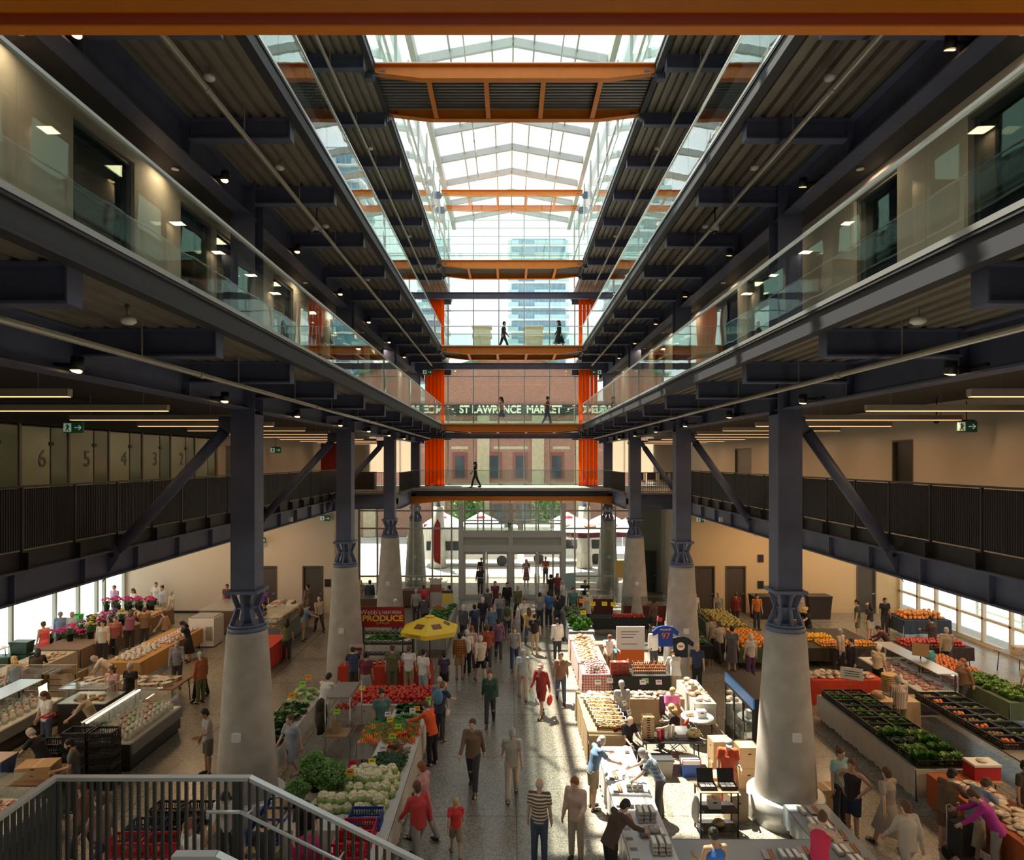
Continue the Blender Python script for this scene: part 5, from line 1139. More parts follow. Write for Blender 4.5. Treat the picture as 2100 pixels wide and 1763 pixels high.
def P_pack(name,c,c2,sx=.11,sy=.15,sz=.04):
    m=MB().ell((0,0,sz*.6),(sx,sy,sz),10,6,bump=.25,seed=3).box(-sx*.5,sx*.5,-sy*.4,sy*.4,sz*1.4,sz*1.5,m=1)
    return m.obj(name,[mat(name+'_pack',c,.3,noise=.15,nscale=14),mat(name+'_tag',c2,.5)])
def P_bottle(name,c,cap,h=.2,r=.026,lab=(.6,.5,.3)):
    m=MB().lathe([(r*.9,0),(r,.006),(r,h*.62),(r*.42,h*.78),(r*.4,h*.93)],n=14); m.lathe([(r*.5,h*.9),(r*.5,h),(0,h)],n=12,m=1); m.lathe([(r*1.02,h*.18),(r*1.02,h*.52)],n=14,m=2)
    return m.obj(name,[mat(name+'_body',c,.15),mat(name+'_cap'+str(cap),cap,.4),mat(name+'_label',lab,.6)])
def P_jar(name,c,cap=(.6,.05,.04),h=.11,r=.038):
    m=MB().lathe([(r,0),(r,h*.8),(r*.85,h*.86)],n=14); m.lathe([(r*.9,h*.84),(r*.9,h),(0,h)],n=14,m=1); m.lathe([(r*1.02,h*.2),(r*1.02,h*.65)],n=14,m=2)
    return m.obj(name,[mat(name+'_body',c,.15),mat(name+'_lid',cap,.4),paper])
def P_crate(name,c,sx=.6,sy=.4,sz=.22):
    a,b=sx/2,sy/2; m=MB().box(-a,a,-b,b,0,.015)
    for z0,z1 in ((.015,.05),(.09,.12),(sz-.05,sz)): m.box(-a,a,-b,-b+.012,z0,z1).box(-a,a,b-.012,b,z0,z1).box(-a,-a+.012,-b+.012,b-.012,z0,z1).box(a-.012,a,-b+.012,b-.012,z0,z1)
    k=0
    while k<=12:
        x=-a+.01+(sx-.02)*k/12; m.box(x-.008,x+.008,-b,-b+.012,.05,sz-.05).box(x-.008,x+.008,b-.012,b,.05,sz-.05); k+=1
    for k in range(9):
        y=-b+.02+(sy-.04)*k/8; m.box(-a,-a+.012,y-.008,y+.008,.05,sz-.05).box(a-.012,a,y-.008,y+.008,.05,sz-.05)
    m.box(-a-.012,a+.012,-b-.012,-b+.01,sz-.014,sz).box(-a-.012,a+.012,b-.01,b+.012,sz-.014,sz).box(-a-.012,-a+.01,-b,b,sz-.014,sz).box(a-.01,a+.012,-b,b,sz-.014,sz)
    return m.obj(name,mat(name+str(c),c,.45))
def P_eggs(open_=False):
    t=thing('egg_carton','','carton')
    m=MB(); m.box(-.15,.15,-.055,.055,.02,.035)
    for i in range(6):
        for j in (-1,1): m.lathe([(.014,0),(.024,.036)],(-.125+i*.05,j*.027,0),8)
    if open_: 
        m.box(-.15,.15,.055,.16,.035,.045)
        m.obj('tray',mat('egg_pulp_grey',(.42,.39,.35),.9),t); e=MB()
        for i in range(6):
            for j in (-1,1): MB().ell((-.125+i*.05,j*.027,.048),(.0215,.0215,.028),10,7).obj('egg',mat('brown_egg',(.55,.25,.12),.45),t)
    else:
        m.prism([(-.055,.035),(.055,.035),(.045,.075),(-.045,.075)],-.15,.15,'x'); m.obj('carton_shell',mat('egg_pulp_grey',(.42,.39,.35),.9),t); MB().box(-.12,.12,-.035,.035,.075,.077).obj('paper_label',paper,t)
    return t
def P_box(sx,sy,sz,m=None,label='cardboard box',cat='box',name='cardboard_box'):
    t=thing(name,label,cat); a,b=sx/2,sy/2; MB().box(-a,a,-b,b,0,sz).obj('carton_body',m or kraft,t)
    MB().box(-.03,.03,-b-.001,b+.001,sz,sz+.002).obj('tape',mat('packing_tape',(.5,.38,.22),.3),t); MB().ell((0,-b,sz*.7),(.05,.003,.018),12,6).ell((-a,0,sz*.7),(.003,.05,.018),12,6).obj('hand_hole',kraftd,t)
    return t
def P_bucket(flower,c,n=26):
    t=thing('flower_bucket','','flowers'); MB().lathe([(.1,0),(.14,.3),(.145,.3),(.15,.29)],n=18).obj('bucket',black,t)
    q=random.Random(n); m=MB()
    for i in range(n):
        a=q.random()*2*pi; r=.22*q.random()**.5; z=.5+.14*(1-(r/.22)**2)+q.random()*.05; x_,y_=r*math.cos(a),r*math.sin(a)
        for k in range(6):
            b=k*1.05; m.ell((x_+.025*math.cos(b),y_+.025*math.sin(b),z+.01),(.024,.02,.02),6,4)
    m.obj('blossoms',mat('blossom'+str(c),c,.6,noise=.25,nscale=30),t)['kind']='stuff'
    m=MB()
    for i in range(50):
        a=q.random()*2*pi; r=.18*q.random(); m.beam((r*.5*math.cos(a),r*.5*math.sin(a),.25),(r*1.2*math.cos(a),r*1.2*math.sin(a),.5),.02,.006)
    m.obj('foliage',mat('flower_leaf',(.06,.16,.04),.7),t)['kind']='stuff'
    return t
def P_tag(c,w=.12,h=.09):
    t=thing('price_card','','sign'); MB().rbox(0,0,h/2+.08,w,.004,h,rx=-.35).obj('card',mat('card'+str(c),c,.6),t); MB().rbox(0,-.004,h/2+.09,w*.6,.003,h*.12,rx=-.35).rbox(0,-.003,h/2+.07,w*.45,.003,h*.12,rx=-.35).obj('written_price',black,t); MB().cyl((0,.005,0),(0,.005,.1),.003,n=5).obj('stake',black,t)
    return t
def get(key,fn):
    if key in PROTO: return PROTO[key]
    o=fn(); PROTO[key]=o; o['_u']=0; return o
def put(key,fn,x,y,z,rz,label,cat,group=None,s=None,rx=0,ry=0):
    """first use takes the prototype itself, later uses copy it"""
    o=get(key,fn)
    if o['_u']: o=dup(o)
    else: o['_u']=1
    o.location=(x,y,z); o.rotation_euler=(rx,ry,rz); 
    if s: o.scale=(s,s,s) if not isinstance(s,tuple) else s
    o['label']=label; o['category']=cat
    if group: o['group']=group
    elif 'group' in o: del o['group']
    return o
def heap(key,fn,x0,x1,y0,y1,z,pitch,layers,label,cat,group,jit=.25,tilt=.3,s=1,rz=None,rise=None,smax=None):
    n=0; rise=rise or pitch*.72
    for L in range(layers):
        ins=L*pitch*.6; xx=x0+ins+pitch/2
        if y1-y0-2*ins<pitch*.6: break
        row=0; y=y0+ins+pitch/2
        while y<y1-ins-pitch*.3:
            x=x0+ins+pitch*(.5+.5*((row+L)%2))
            while x<x1-ins-pitch*.3:
                q=s*(.88+.24*rnd.random())
                put(key,fn,x+rots(pitch*jit*.9),y+rots(pitch*jit*.9),z+L*rise+(rnd.random()*pitch*.15 if L else 0),rnd.random()*6.28 if rz is None else rz+rots(.25),label,cat,group,s=q,rx=rots(tilt) if L else 0,ry=rots(tilt) if L else 0); n+=1; x+=pitch
            y+=pitch*.88; row+=1
    return n
CY_=(.85,.68,.02); CO_=(.95,.35,.02); CW_=(.85,.84,.8); CG_=(.35,.8,.03); CR_=(.7,.02,.03)
def card(c,x,y,z,label,rz=0,s=1): put('tag'+str(c),lambda:P_tag(c),x,y,z,rz,label,'sign',s=s)
# ---------------------------------------------------------------- A: the long vegetable stall, left of the aisle
speck=ramp_mat('speckled_oilcloth','vor',[(0,(.5,.44,.38)),(.8,(.55,.5,.43)),(.9,(.25,.08,.07))],.5,14)
ctable(-3.5,-2.5,11.6,19.2,.85,'pale cloth on the long vegetable table beside the aisle',clothw,.62,'e')
ctable(-4.75,-3.53,12.9,15.0,.85,'pale cloth under the potted herbs and cauliflower',clothw,.5,'s')
ctable(-4.95,-2.5,19.5,21.0,.85,'speckled cloth on the wide tomato table',speck,.55,'se')
caul=('caul',P_caul)
heap(*caul,-4.35,-2.6,13.45,13.85,.857,.2,2,'creamy cauliflower at the near end of the pile by the crates','cauliflower','cauliflowers, near end',s=1.2)
heap(*caul,-3.95,-2.6,13.88,15.05,.857,.205,3,'creamy cauliflower heaped beside the potted herbs','cauliflower','cauliflowers, main heap',s=1.22)
heap('broc',P_broc,-3.45,-2.58,15.15,16.0,.857,.12,2,'dark green broccoli head between cauliflower and beets','broccoli','broccoli heads')
heap('beet',lambda:P_beet('turnip_bunch',(.42,.13,.09)),-3.3,-2.6,16.1,16.75,.857,.19,2,'bunch of reddish turnips between broccoli and carrots','root vegetables','turnip bunches')
heap('carr',lambda:P_bunch('carrot_bunch',(.85,.2,.02)),-3.48,-2.6,16.95,18.1,.86,.16,3,'bunch of bright orange carrots heaped on the aisle table','carrots','carrot bunches',rz=.3,rise=.05)
ctable(-4.05,-3.52,16.9,18.2,.85,'pale cloth on the side shelf under the left carrots',clothw,.4,'sw')
heap('carr',lambda:P_bunch('carrot_bunch',(.85,.2,.02)),-4.05,-3.5,16.95,18.1,.86,.16,2,'bunch of orange carrots on the narrow side table left of the main pile','carrots','side carrot bunches',rz=.2,rise=.05)
heap('beet2',lambda:P_beet('white_turnip_bunch',(.62,.56,.3)),-3.2,-2.9,16.75,16.98,.857,.16,1,'bunch of pale yellow turnips beside the green price card','root vegetables','pale turnip bunches')
heap('onion',lambda:P_bunch('green_onion_bunch',(.75,.78,.66),8,.1,.01,(.1,.28,.06),.25),-3.4,-2.6,18.2,18.7,.86,.13,2,'bunch of green onions above the carrots','onions','green onion bunches',rz=3.1,rise=.04)
heap('dill',lambda:P_leafy('dill_bunch',(.03,.12,.02),.13,110,.13),-3.4,-2.55,18.72,19.35,.857,.2,2,'dark feathery herb bunch at the top of the aisle table','herbs','feathery herb bunches',rise=.06)
heap('tom',P_tomato,-4.9,-2.55,19.6,20.9,.857,.132,2,'ripe red tomato heaped on the wide tomato table','tomato','tomatoes on the wide table',rise=.08,s=1.5,jit=.5)
for c,x,y,z,lb in ((CY_,-3.35,17.6,1.0,'yellow price card over the carrots'),(CW_,-3.45,17.85,1.05,'white price card over the carrots'),(CG_,-3.05,17.15,1.0,'lime green card below the carrots'),(CG_,-3.1,16.6,.97,'lime green card on the turnip bunches'),(CW_,-3.2,15.85,1.0,'white card over the broccoli'),(CY_,-3.3,15.05,1.05,'yellow card behind the cauliflower'),(CO_,-3.6,14.2,1.2,'orange star card on the cauliflower heap'),(CO_,-2.75,18.45,.98,'orange card on the green onions'),(CW_,-2.85,18.3,.98,'white card on the green onions'),(CG_,-2.5,19.1,1.0,'lime green card on the feathery herbs'),(CY_,-4.6,19.9,1.05,'yellow card at the left end of the tomatoes')): card(c,x,y,z,lb,s=1.4)
# potted herb bushes and red lettuce
def P_bush():
    t=thing('potted_herb','','plant'); MB().lathe([(.11,0),(.14,.2),(.15,.2)],n=18).obj('pot',black,t); q=random.Random(9); m=MB()
    for i in range(1500):
        a=q.random()*2*pi; c=q.uniform(-1,1); r=.36*(.55+.45*q.random()**.5)*(1+.18*math.sin(3*a+c*4)); s_=math.sqrt(1-c*c); x,y,z=r*s_*math.cos(a),r*s_*math.sin(a),.5+r*c*.85
        m.rbox(x,y,z,.05,.03,.003,q.random()*6.3,q.uniform(-.9,.9),q.uniform(-.9,.9),m=int(q.random()<.3))
    m.obj('foliage',[mat('herb_green',(.08,.22,.03),.5),mat('herb_light',(.2,.38,.07),.5)],t)['kind']='stuff'; return t
put('bush',P_bush,-4.42,14.45,.857,0,'big bushy green herb in a black pot, back left of the cauliflower','plant'); put('bush',P_bush,-3.98,14.12,.857,1,'bushy green herb in a black pot right beside the cauliflower','plant',s=.95); put('bush',P_bush,-4.6,13.75,.857,2,'smaller bushy green herb at the table corner near the handrail','plant',s=.72)
heap('redlet',lambda:P_leafy('red_lettuce',(.05,.09,.03),.15,80,.18,c2=(.12,.03,.03)),-4.0,-3.5,15.02,15.35,.8,.2,1,'red-edged leafy lettuce behind the bushy herbs','lettuce','red leaf lettuces')
card(CR_,-3.72,14.95,1.02,'red card standing in the leafy lettuce',s=1.6)
heap('redlet',lambda:P_leafy('red_lettuce',(.05,.09,.03),.15,80,.18,c2=(.12,.03,.03)),-3.95,-3.5,14.72,15.0,.9,.2,2,'red-edged leafy lettuce between herbs and broccoli','lettuce','red leaf lettuces, front')
BLU=(.015,.05,.28); REDC=(.5,.012,.02)
for i,(k,c,x,y,z,lb) in enumerate((('cb',BLU,-3.0,13.05,.857,'bright blue crate on the vegetable table, behind three red ones'),('cr',REDC,-3.05,12.62,.857,'uppermost red crate just in front of the blue crate'),('cr',REDC,-3.05,12.19,.857,'middle red crate with brown potatoes on the table'),('cr',REDC,-3.1,11.76,.857,'nearest red crate at the end of the vegetable table'))):
    put(k,lambda c=c:P_crate('plastic_crate',c,.62,.4,.28),x,y,z,0,lb,'crate')
heap('pot',lambda:P_fruit('potato',(.32,.2,.1),.045,.8),-3.3,-2.8,12.05,12.33,.875,.095,2,'brown potato in the middle red crate','potato','potatoes in the red crate')
heap('bag',lambda:P_pack('paper_bundle',(.42,.28,.15),(.5,.35,.2),.14,.12,.08),-3.2,-2.8,12.5,12.75,.875,.28,1,'brown paper bundle in the upper red crate','bag','paper bundles in crates')
put('bag',None,-2.95,13.05,.875,.5,'brown paper bundle inside the blue crate','bag')
put('bx1',lambda:P_box(.5,.35,.32,mat('orange_card',(.5,.25,.05),.8)),-4.05,19.1,0,0,'open ochre cardboard box under the tomato table','box'); put('bx2',lambda:P_box(.35,.3,.35,mat('violet_card',(.35,.25,.3),.8)),-3.75,18.75,0,.1,'pale mauve printed box beside the ochre box','box')
# B: cabbage and herb table on the left
ctable(-6.95,-5.98,16.1,20.9,.8,'off-white cloth on the cabbage table beside the first left column',clothw,.45,'es')
heap('napa',P_napa,-6.9,-6.05,19.75,20.85,.81,.24,3,'pale napa cabbage piled on the left cabbage table','cabbage','napa cabbages',rise=.1)
heap('bok',lambda:P_leafy('leafy_green_bunch',(.08,.2,.04),.16,60,.16,c2=(.45,.52,.3)),-6.9,-6.05,18.2,19.65,.81,.25,2,'dark leafy green bunch below the napa cabbages','greens','leafy green bunches',rise=.08)
heap('dill',None,-6.9,-6.05,16.2,18.1,.81,.24,2,'feathery dill bunch on the near half of the cabbage table','herbs','dill bunches, left table',rise=.07,s=1.3)
for c,y,lb in ((CG_,20.2,'lime card on the napa cabbages'),(CO_,19.2,'orange card on the leafy greens left'),(CO_,20.8,'orange and yellow card behind the napa cabbages')): card(c,-6.5,y,1.05,lb,s=1.6)
# wire rack
t=thing('wire_rack','grey wire rack with trays of tomatoes standing inside the vegetable stall','rack',(-4.75,18.3,0))
for sx in (-1,1):
    for sy in (-1,1): MB().cyl((sx*.33,sy*.7,0),(sx*.33,sy*.7,1.75),.014,n=8).obj('upright',steel,t)
for z in (.25,.7,1.15,1.7):
    m=MB()
    for i in range(29): m.box(-.33,.33,-.7+i*.05-.003,-.7+i*.05+.003,z,z+.006)
    for x in (-.33,0,.33): m.box(x-.005,x+.005,-.7,.7,z-.012,z)
    m.obj('shelf',steel,t)
o=MB().box(-.3,.3,-.62,.62,0,.03).box(-.3,-.28,-.62,.62,.03,.06).box(.28,.3,-.62,.62,.03,.06).obj('mesh_tray',steel,loc=(-4.75,18.3,1.71)); tag(o,'wide metal tray lying on top of the wire rack','tray')
o=MB().box(-.36,.3,-.3,.3,0,.03).obj('wooden_board',wood,loc=(-4.8,17.85,.71)); tag(o,'light wooden board pulled out on the wire rack','board')
o=MB().prism([(-.11,0),(.11,0),(.1,.3),(-.1,.3)],-.07,.07).obj('paper_bag',kraft,loc=(-4.85,17.8,.742)); tag(o,'upright brown paper bag on the wooden board','bag')
heap('tom',None,-5.03,-4.48,18.3,18.8,1.16,.12,1,'red tomato on the second shelf of the wire rack','tomato','tomatoes on the wire rack',rise=.055)
card(CG_,-4.8,17.7,1.16,'lime card at the front of the wire rack',s=1.5)
m=MB().ell((0,0,1.15),(.16,.22,.5),14,12).ell((0,-.1,1.45),(.13,.12,.2),10,8).cyl((0,-.22,1.3),(0,-.24,.75),.06,.05,10).cyl((0,.2,1.3),(0,.22,.75),.06,.05,10)
tag(m.obj('hanging_coat',cloth((.035,.03,.015)),loc=(-5.27,17.9,0)),'long dark quilted coat hanging on the side of the wire rack','coat')
# C: coffee stall
ctable(-6.1,-2.95,22.95,23.75,.9,'bright red-orange cloth on the coffee counter',redcl,.85,'snew')
t=thing('patio_umbrella','yellow six-sided coffee umbrella with brown square emblems','umbrella',(-3.05,23.95,0)); MB().cyl((0,0,0),(0,0,2.45),.02,n=10).obj('pole',black,t); MB().lathe([(.16,0),(.16,.05),(.04,.09)],n=20).obj('weighted_base',black,t)
yel=mat('umbrella_yellow',(.85,.58,.03),.6); n=6; R_=1.12; m=MB(); v=[(R_*math.cos(pi/6+i*pi/3),R_*math.sin(pi/6+i*pi/3),2.0) for i in range(6)]+[(.16*math.cos(pi/6+i*pi/3),.16*math.sin(pi/6+i*pi/3),2.42) for i in range(6)]
m.add(v,[(i,(i+1)%6,6+(i+1)%6,6+i) for i in range(6)]+[(6,7,8,9,10,11)]); v=[(q*R_*math.cos(pi/6+i*pi/3),q*R_*math.sin(pi/6+i*pi/3),z) for q,z in ((1,2.0),(.985,1.84)) for i in range(6)]; m.add(v,[(i,(i+1)%6,6+(i+1)%6,6+i) for i in range(6)]); m.obj('canopy',yel,t)
MB().add([(.2*math.cos(pi/6+i*pi/3),.2*math.sin(pi/6+i*pi/3),2.44) for i in range(6)]+[(0,0,2.5)],[(i,(i+1)%6,6) for i in range(6)]).obj('vent_cap',yel,t)
brn=mat('emblem_brown',(.16,.06,.03),.6)
for k in (-2,-1,0):
    a=k*pi/3; pth=math.atan2(.42,R_*.866-.139); c=(.62*math.cos(a),.62*math.sin(a),2.0+(R_*.866-.62)*math.tan(pth)+.012)
    M=Matrix.Translation(c)@Matrix.Rotation(a+pi/2,4,'Z')@Matrix.Rotation(pth,4,'X') if False else Matrix.Translation(c)@Matrix.Rotation(a-pi/2,4,'Z')@Matrix.Rotation(-pth,4,'X'); m=MB().mbox(M,.34,.24,.012); e=m.obj('square_emblem',brn,t)
    MB().mbox(M@Matrix.Translation((0,0,.004)),.2,.008,.004).mbox(M@Matrix.Translation((0,.05,.004)),.14,.008,.004).mbox(M@Matrix.Translation((0,-.05,.004)),.14,.008,.004).mbox(M@Matrix.Translation((-.06,0,.004)),.008,.12,.004).mbox(M@Matrix.Translation((.06,0,.004)),.008,.12,.004).obj('emblem_lines',yel,e)
text('valance_lettering','COFFEE',.15,brn,(-.485,-.865,1.92),rot=(pi/2,0,-pi/6),parent=t,ext=.003,sx=1.3)
# produce sign and shelving
sx0=-4.86
t=thing('farm_sign','red farm produce signboard with white and yellow lettering','sign',(sx0,24.5,0)); MB().box(-.78,.78,-.03,.03,1.93,2.62).obj('board',mat('sign_red',(.35,.015,.015),.4),t)
MB().box(-.80,.80,-.035,.035,2.62,2.65).box(-.8,.8,-.035,.035,1.9,1.93).box(-.81,-.78,-.035,.035,1.9,2.65).box(.78,.81,-.035,.035,1.9,2.65).obj('sign_frame',mat('sign_frame_red',(.25,.01,.01),.4),t)
wl_=mat('letter_white',(.85,.8,.7),.5); text('lettering_line',"Webb's",.25,wl_,(-.45,-.045,2.46),parent=t,ext=.003); text('lettering_line','FARM FRESH',.18,wl_,(.33,-.045,2.45),parent=t,ext=.003,sx=.72); text('lettering_line','PRODUCE',.30,mat('letter_yellow',(.9,.6,.08),.5),(0,-.045,2.23),parent=t,ext=.006,sx=1.1,bold=True)
m=MB(); q=random.Random(2)
for i in range(16): m.ell((-.25+i*.033,-.04,2.03+q.random()*.05),(.035,.008,.025),8,5,m=i%3)
m.obj('vegetable_picture',[mat('pic_green',(.05,.2,.03),.6),mat('pic_red',(.6,.08,.03),.6),mat('pic_white',(.7,.65,.5),.6)],t)
for s in (-1,1): MB().cyl((s*.74,0,0),(s*.74,0,1.93),.02,n=8).obj('post',black,t)
t=thing('yellow_side_banner','narrow yellow banner edge-on beside the second left column','banner',(-5.72,24.0,0)); MB().prism([(-.05,.9),(.0,.9),(.05,2.5),(-.08,2.75)],-.3,.3).obj('cloth_panel',mat('banner_yellow',(.75,.5,.03),.6),t); MB().cyl((0,0,0),(0,0,2.6),.015,n=8).obj('pole',black,t)
t=thing('shelf_unit','dark green shelving with jars under the farm produce sign','shelf',(-4.75,24.95,0))
for z in (.4,.8,1.2,1.6): MB().box(-.95,.95,-.22,.22,z-.025,z).obj('shelf',dkgreen,t)
for s in (-1,1): MB().box(s*.95-.02,s*.95+.02,-.22,.22,0,1.75).obj('side_panel',dkgreen,t)
for z,nm in ((.4,'second lowest'),(.8,'lower middle'),(1.2,'upper middle'),(1.6,'top')):
    for i in range(9):
        k=i%3; put('gj%d'%k,lambda k=k:P_jar('preserve_jar',((.3,.05,.02),(.35,.25,.04),(.08,.1,.03))[k],((.6,.6,.58),(.04,.04,.04),(.5,.05,.04))[k]),-5.55+i*.2,24.9,z,0,f'preserve jar on the {nm} shelf under the produce sign','jar',f'preserve jars, {nm} shelf')
t=thing('menu_board','cream menu board with small pictures at the left end of the coffee counter','sign',(-5.55,23.2,.91)); MB().rbox(0,0,.36,.5,.03,.7,rx=-.12).obj('board',mat('menu_cream',(.55,.42,.32),.6),t)
MB().rbox(0,-.02,.55,.4,.01,.1,rx=-.12).obj('menu_heading',WLD:=mat('menu_wine',(.18,.03,.03),.6),t)
for i in range(6): MB().rbox(-.13+.13*(i%3),-.02 if i<3 else -.0,.4-.17*(i//3),.1,.01,.12,rx=-.12).obj('menu_picture',mat('menu_pic%d'%(i%3),((.5,.3,.12),(.6,.5,.35),(.2,.1,.05))[i%3],.6),t)
for i in range(12): put('cup%d'%(i%2),lambda i=i:P_jar('coffee_jar',((.12,.06,.03),(.4,.2,.08))[i%2],(.1,.1,.1),.16,.045),-4.9+i*.17,23.25+rots(.15),.91,0,'coffee jar or tin on the red coffee counter','jar','coffee counter jars')
# D: rear left stalls
ctable(-3.95,-2.8,27.0,33.2,.85,'grey cloth under the rear lettuce table left of the aisle',cloth((.3,.3,.28)),.5,'se')
heap('lettuce',lambda:P_leafy('green_lettuce',(.07,.2,.03),.17,55,.17,c2=(.16,.32,.08)),-3.9,-2.85,27.1,31.6,.857,.3,1,'green lettuce on the long rear table left of the aisle','lettuce','rear left lettuces')
heap('radish',lambda:P_beet('radish_bunch',(.8,.15,.04)),-3.9,-3.3,31.7,32.4,.86,.2,2,'orange-red radish bunch at the rear lettuce table','radish','rear radish bunches')
heap('cress',lambda:P_leafy('green_herb_tray',(.1,.3,.04),.15,60,.1),-3.2,-2.85,31.7,33.1,.857,.26,1,'bright green herb tray at the far end of the lettuce table','herbs','rear herb trays')
ctable(-6.0,-4.2,26.4,27.2,.85,'cream cloth on the radish table behind the produce sign',clothw,.5,'s')
heap('cress',None,-5.95,-4.25,26.5,27.1,.857,.25,2,'pale green herb bunch on the table behind the produce sign','herbs','herbs behind the produce sign',rise=.08)
def counter(x0,x1,y0,y1,label,body,glassy=True,z=.95,gh=.4,items=None):
    t=thing('display_counter',label,'counter',((x0+x1)/2,(y0+y1)/2,0)); a,b=(x1-x0)/2,(y1-y0)/2
    MB().box(-a,a,-b,b,.08,z).obj('cabinet',body,t); MB().box(-a+.04,a-.04,-b+.04,b-.04,0,.08).obj('plinth',black,t); MB().box(-a-.01,a+.01,-b-.01,b+.01,z,z+.03).obj('steel_deck',steel,t)
    if glassy:
        g=MB().box(-a,a,-b,-b+.01,z+.03,z+.03+gh).box(-a,-a+.01,-b,b,z+.03,z+.03+gh).box(a-.01,a,-b,b,z+.03,z+.03+gh).box(-a,a,-b,b*.2,z+.03+gh,z+.04+gh); g.obj('glass_screen',clearp,t)
        MB().box(-a,a,-b,-b+.02,z+.03+gh,z+.05+gh).box(-a,-a+.02,-b,b,z+.03+gh,z+.05+gh).box(a-.02,a,-b,b,z+.03+gh,z+.05+gh).obj('edge_trim',steel,t)
    return t
drk=mat('dark_cabinet',(.03,.027,.025),.4); brc=mat('brown_cabinet',(.12,.07,.045),.5)
counter(-8.9,-6.9,34.0,34.8,'low brown counter behind the second left column near the end wall',brc,False); counter(-6.2,-3.6,36.2,37.1,'brown deli counter with price cards before the left entrance glass',brc)
meat=lambda:P_pack('wrapped_meat',(.5,.2,.17),(.8,.78,.7),.1,.13,.035); heap('meat',meat,-6.1,-3.7,36.3,36.9,.98,.24,1,'wrapped meat tray in the rear left deli counter','package','rear deli meat trays')
for i in range(8): card(CW_,-6.0+i*.3,36.15,.98,'small white price card on the rear left deli counter' if i else 'leftmost white price card on the rear deli counter',s=.9) if i<1 else put('tag'+str(CW_),None,-6.0+i*.3,36.15,1.42,0,'small white price card on the rear left deli counter','sign','rear deli price cards')
t=thing('banner_stand','tall white and grey roll-up banner near the left door','banner',(-3.95,34.0,0)); MB().box(-.3,.3,-.01,.01,.1,2.0).obj('printed_panel',mat('banner_print',(.55,.55,.52),.6),t); MB().box(-.3,.3,-.015,-.011,1.3,1.7).obj('food_picture',mat('banner_pic',(.3,.12,.1),.6),t); MB().box(-.32,.32,-.1,.1,0,.1).obj('base',steel,t)
t=thing('round_sign_easel','yellow and white easel sign near the left doors','sign',(-3.3,33.4,.0)); MB().rbox(0,0,.95,.55,.02,.8,rx=-.15).obj('board',mat('easel_yellow',(.7,.5,.08),.6),t); MB().cyl((-.2,0,0),(-.2,0,.6),.012,n=6).cyl((.2,0,0),(.2,0,.6),.012,n=6).obj('legs',black,t)
# fish case and tables right of the first left column
t=counter(-11.0,-9.9,28.0,32.0,'long glass case of fish and ice left of the second left column',mat('grey_cabinet',(.16,.17,.18),.4))
heap('fish',lambda:P_pack('fish_pack',(.55,.5,.42),(.8,.78,.72),.11,.15,.03),-10.9,-10.0,28.1,31.9,.98,.2,2,'pale wrapped fish or chicken pack in the left fish case','package','fish case packs')
ctable(-10.5,-9.4,24.9,27.4,.85,'red cloth on the small table at the near end of the fish case',redcl,.8,'snew'); ctable(-12.2,-11.2,32.6,34,.9,'white cloth on the rear counter under the purple-shirted vendor',cloth((.6,.58,.55)),.7)
heap('meat',None,-12.1,-11.3,32.7,33.9,.91,.3,1,'wrapped tray on the white rear counter at left','package','white rear counter trays'); counter(-14.6,-13.0,30.6,33.2,'brown-panelled booth beside the left column',brc,False,1.1)
# E: right of the aisle, towards the doors
ctable(2.4,3.45,27.9,32.6,.85,'steel-grey cloth on the leek and herb table right of the aisle',cloth((.2,.2,.2)),.5,'sw')
heap('leek',lambda:P_leafy('leek_bunch',(.12,.28,.08),.17,50,.2,c2=(.6,.62,.45)),2.5,3.4,29.4,32.4,.857,.28,1,'green and white leek bunch on the right entrance table','leeks','leek bunches')
heap('chive',lambda:P_leafy('chive_pot',(.09,.26,.03),.22,120,.42),2.5,3.4,28.0,29.2,.857,.38,1,'tall bushy chive pot at the near end of the leek table','herbs','chive pots')
for i,(x,y) in enumerate(((3.3,31.4),(3.75,30.8),(4.3,30.8),(4.7,30.7),(3.1,29.0))): card(CY_ if i!=0 else CO_,x,y,1.15,['orange card above the leeks','leftmost yellow card on the apple cross table','middle yellow card on the apple cross table','rightmost yellow card on the apple cross table','tall yellow card in the chive pots'][i],s=2)
ctable(3.6,6.3,30.2,31.0,.85,'dark cloth on the apple cross table by the third right column',cloth(BK),.5,'s')
heap('apple',lambda:P_fruit('red_apple',(.45,.05,.03),.042,.25),4.6,6.1,30.25,30.75,.857,.1,2,'red apple on the cross table near the third right column','apple','cross table apples',rise=.06)
mar=mat('maroon_cabinet',(.12,.025,.025),.4)
counter(2.9,5.2,34.0,34.8,'maroon meat counter right of the doors',mar); counter(5.5,7.6,32.4,33.2,'second maroon meat counter nearer the third right column',mar)
heap('meat',None,3.0,5.1,34.1,34.7,.98,.25,1,'wrapped meat tray in the maroon counter by the doors','package','door meat trays'); heap('meat',None,5.6,7.5,32.5,33.1,.98,.25,1,'wrapped meat tray in the maroon counter by the third column','package','column meat trays')
t=thing('notice_board','pale teal board standing beside the right-hand doors','sign',(3.05,35.6,0)); MB().box(-.33,.33,-.02,.02,1.1,2.0).obj('board',mat('teal_board',(.3,.45,.45),.6),t); MB().cyl((-.3,0,0),(-.3,0,1.1),.015,n=6).cyl((.3,0,0),(.3,0,1.1),.015,n=6).obj('legs',steel,t)
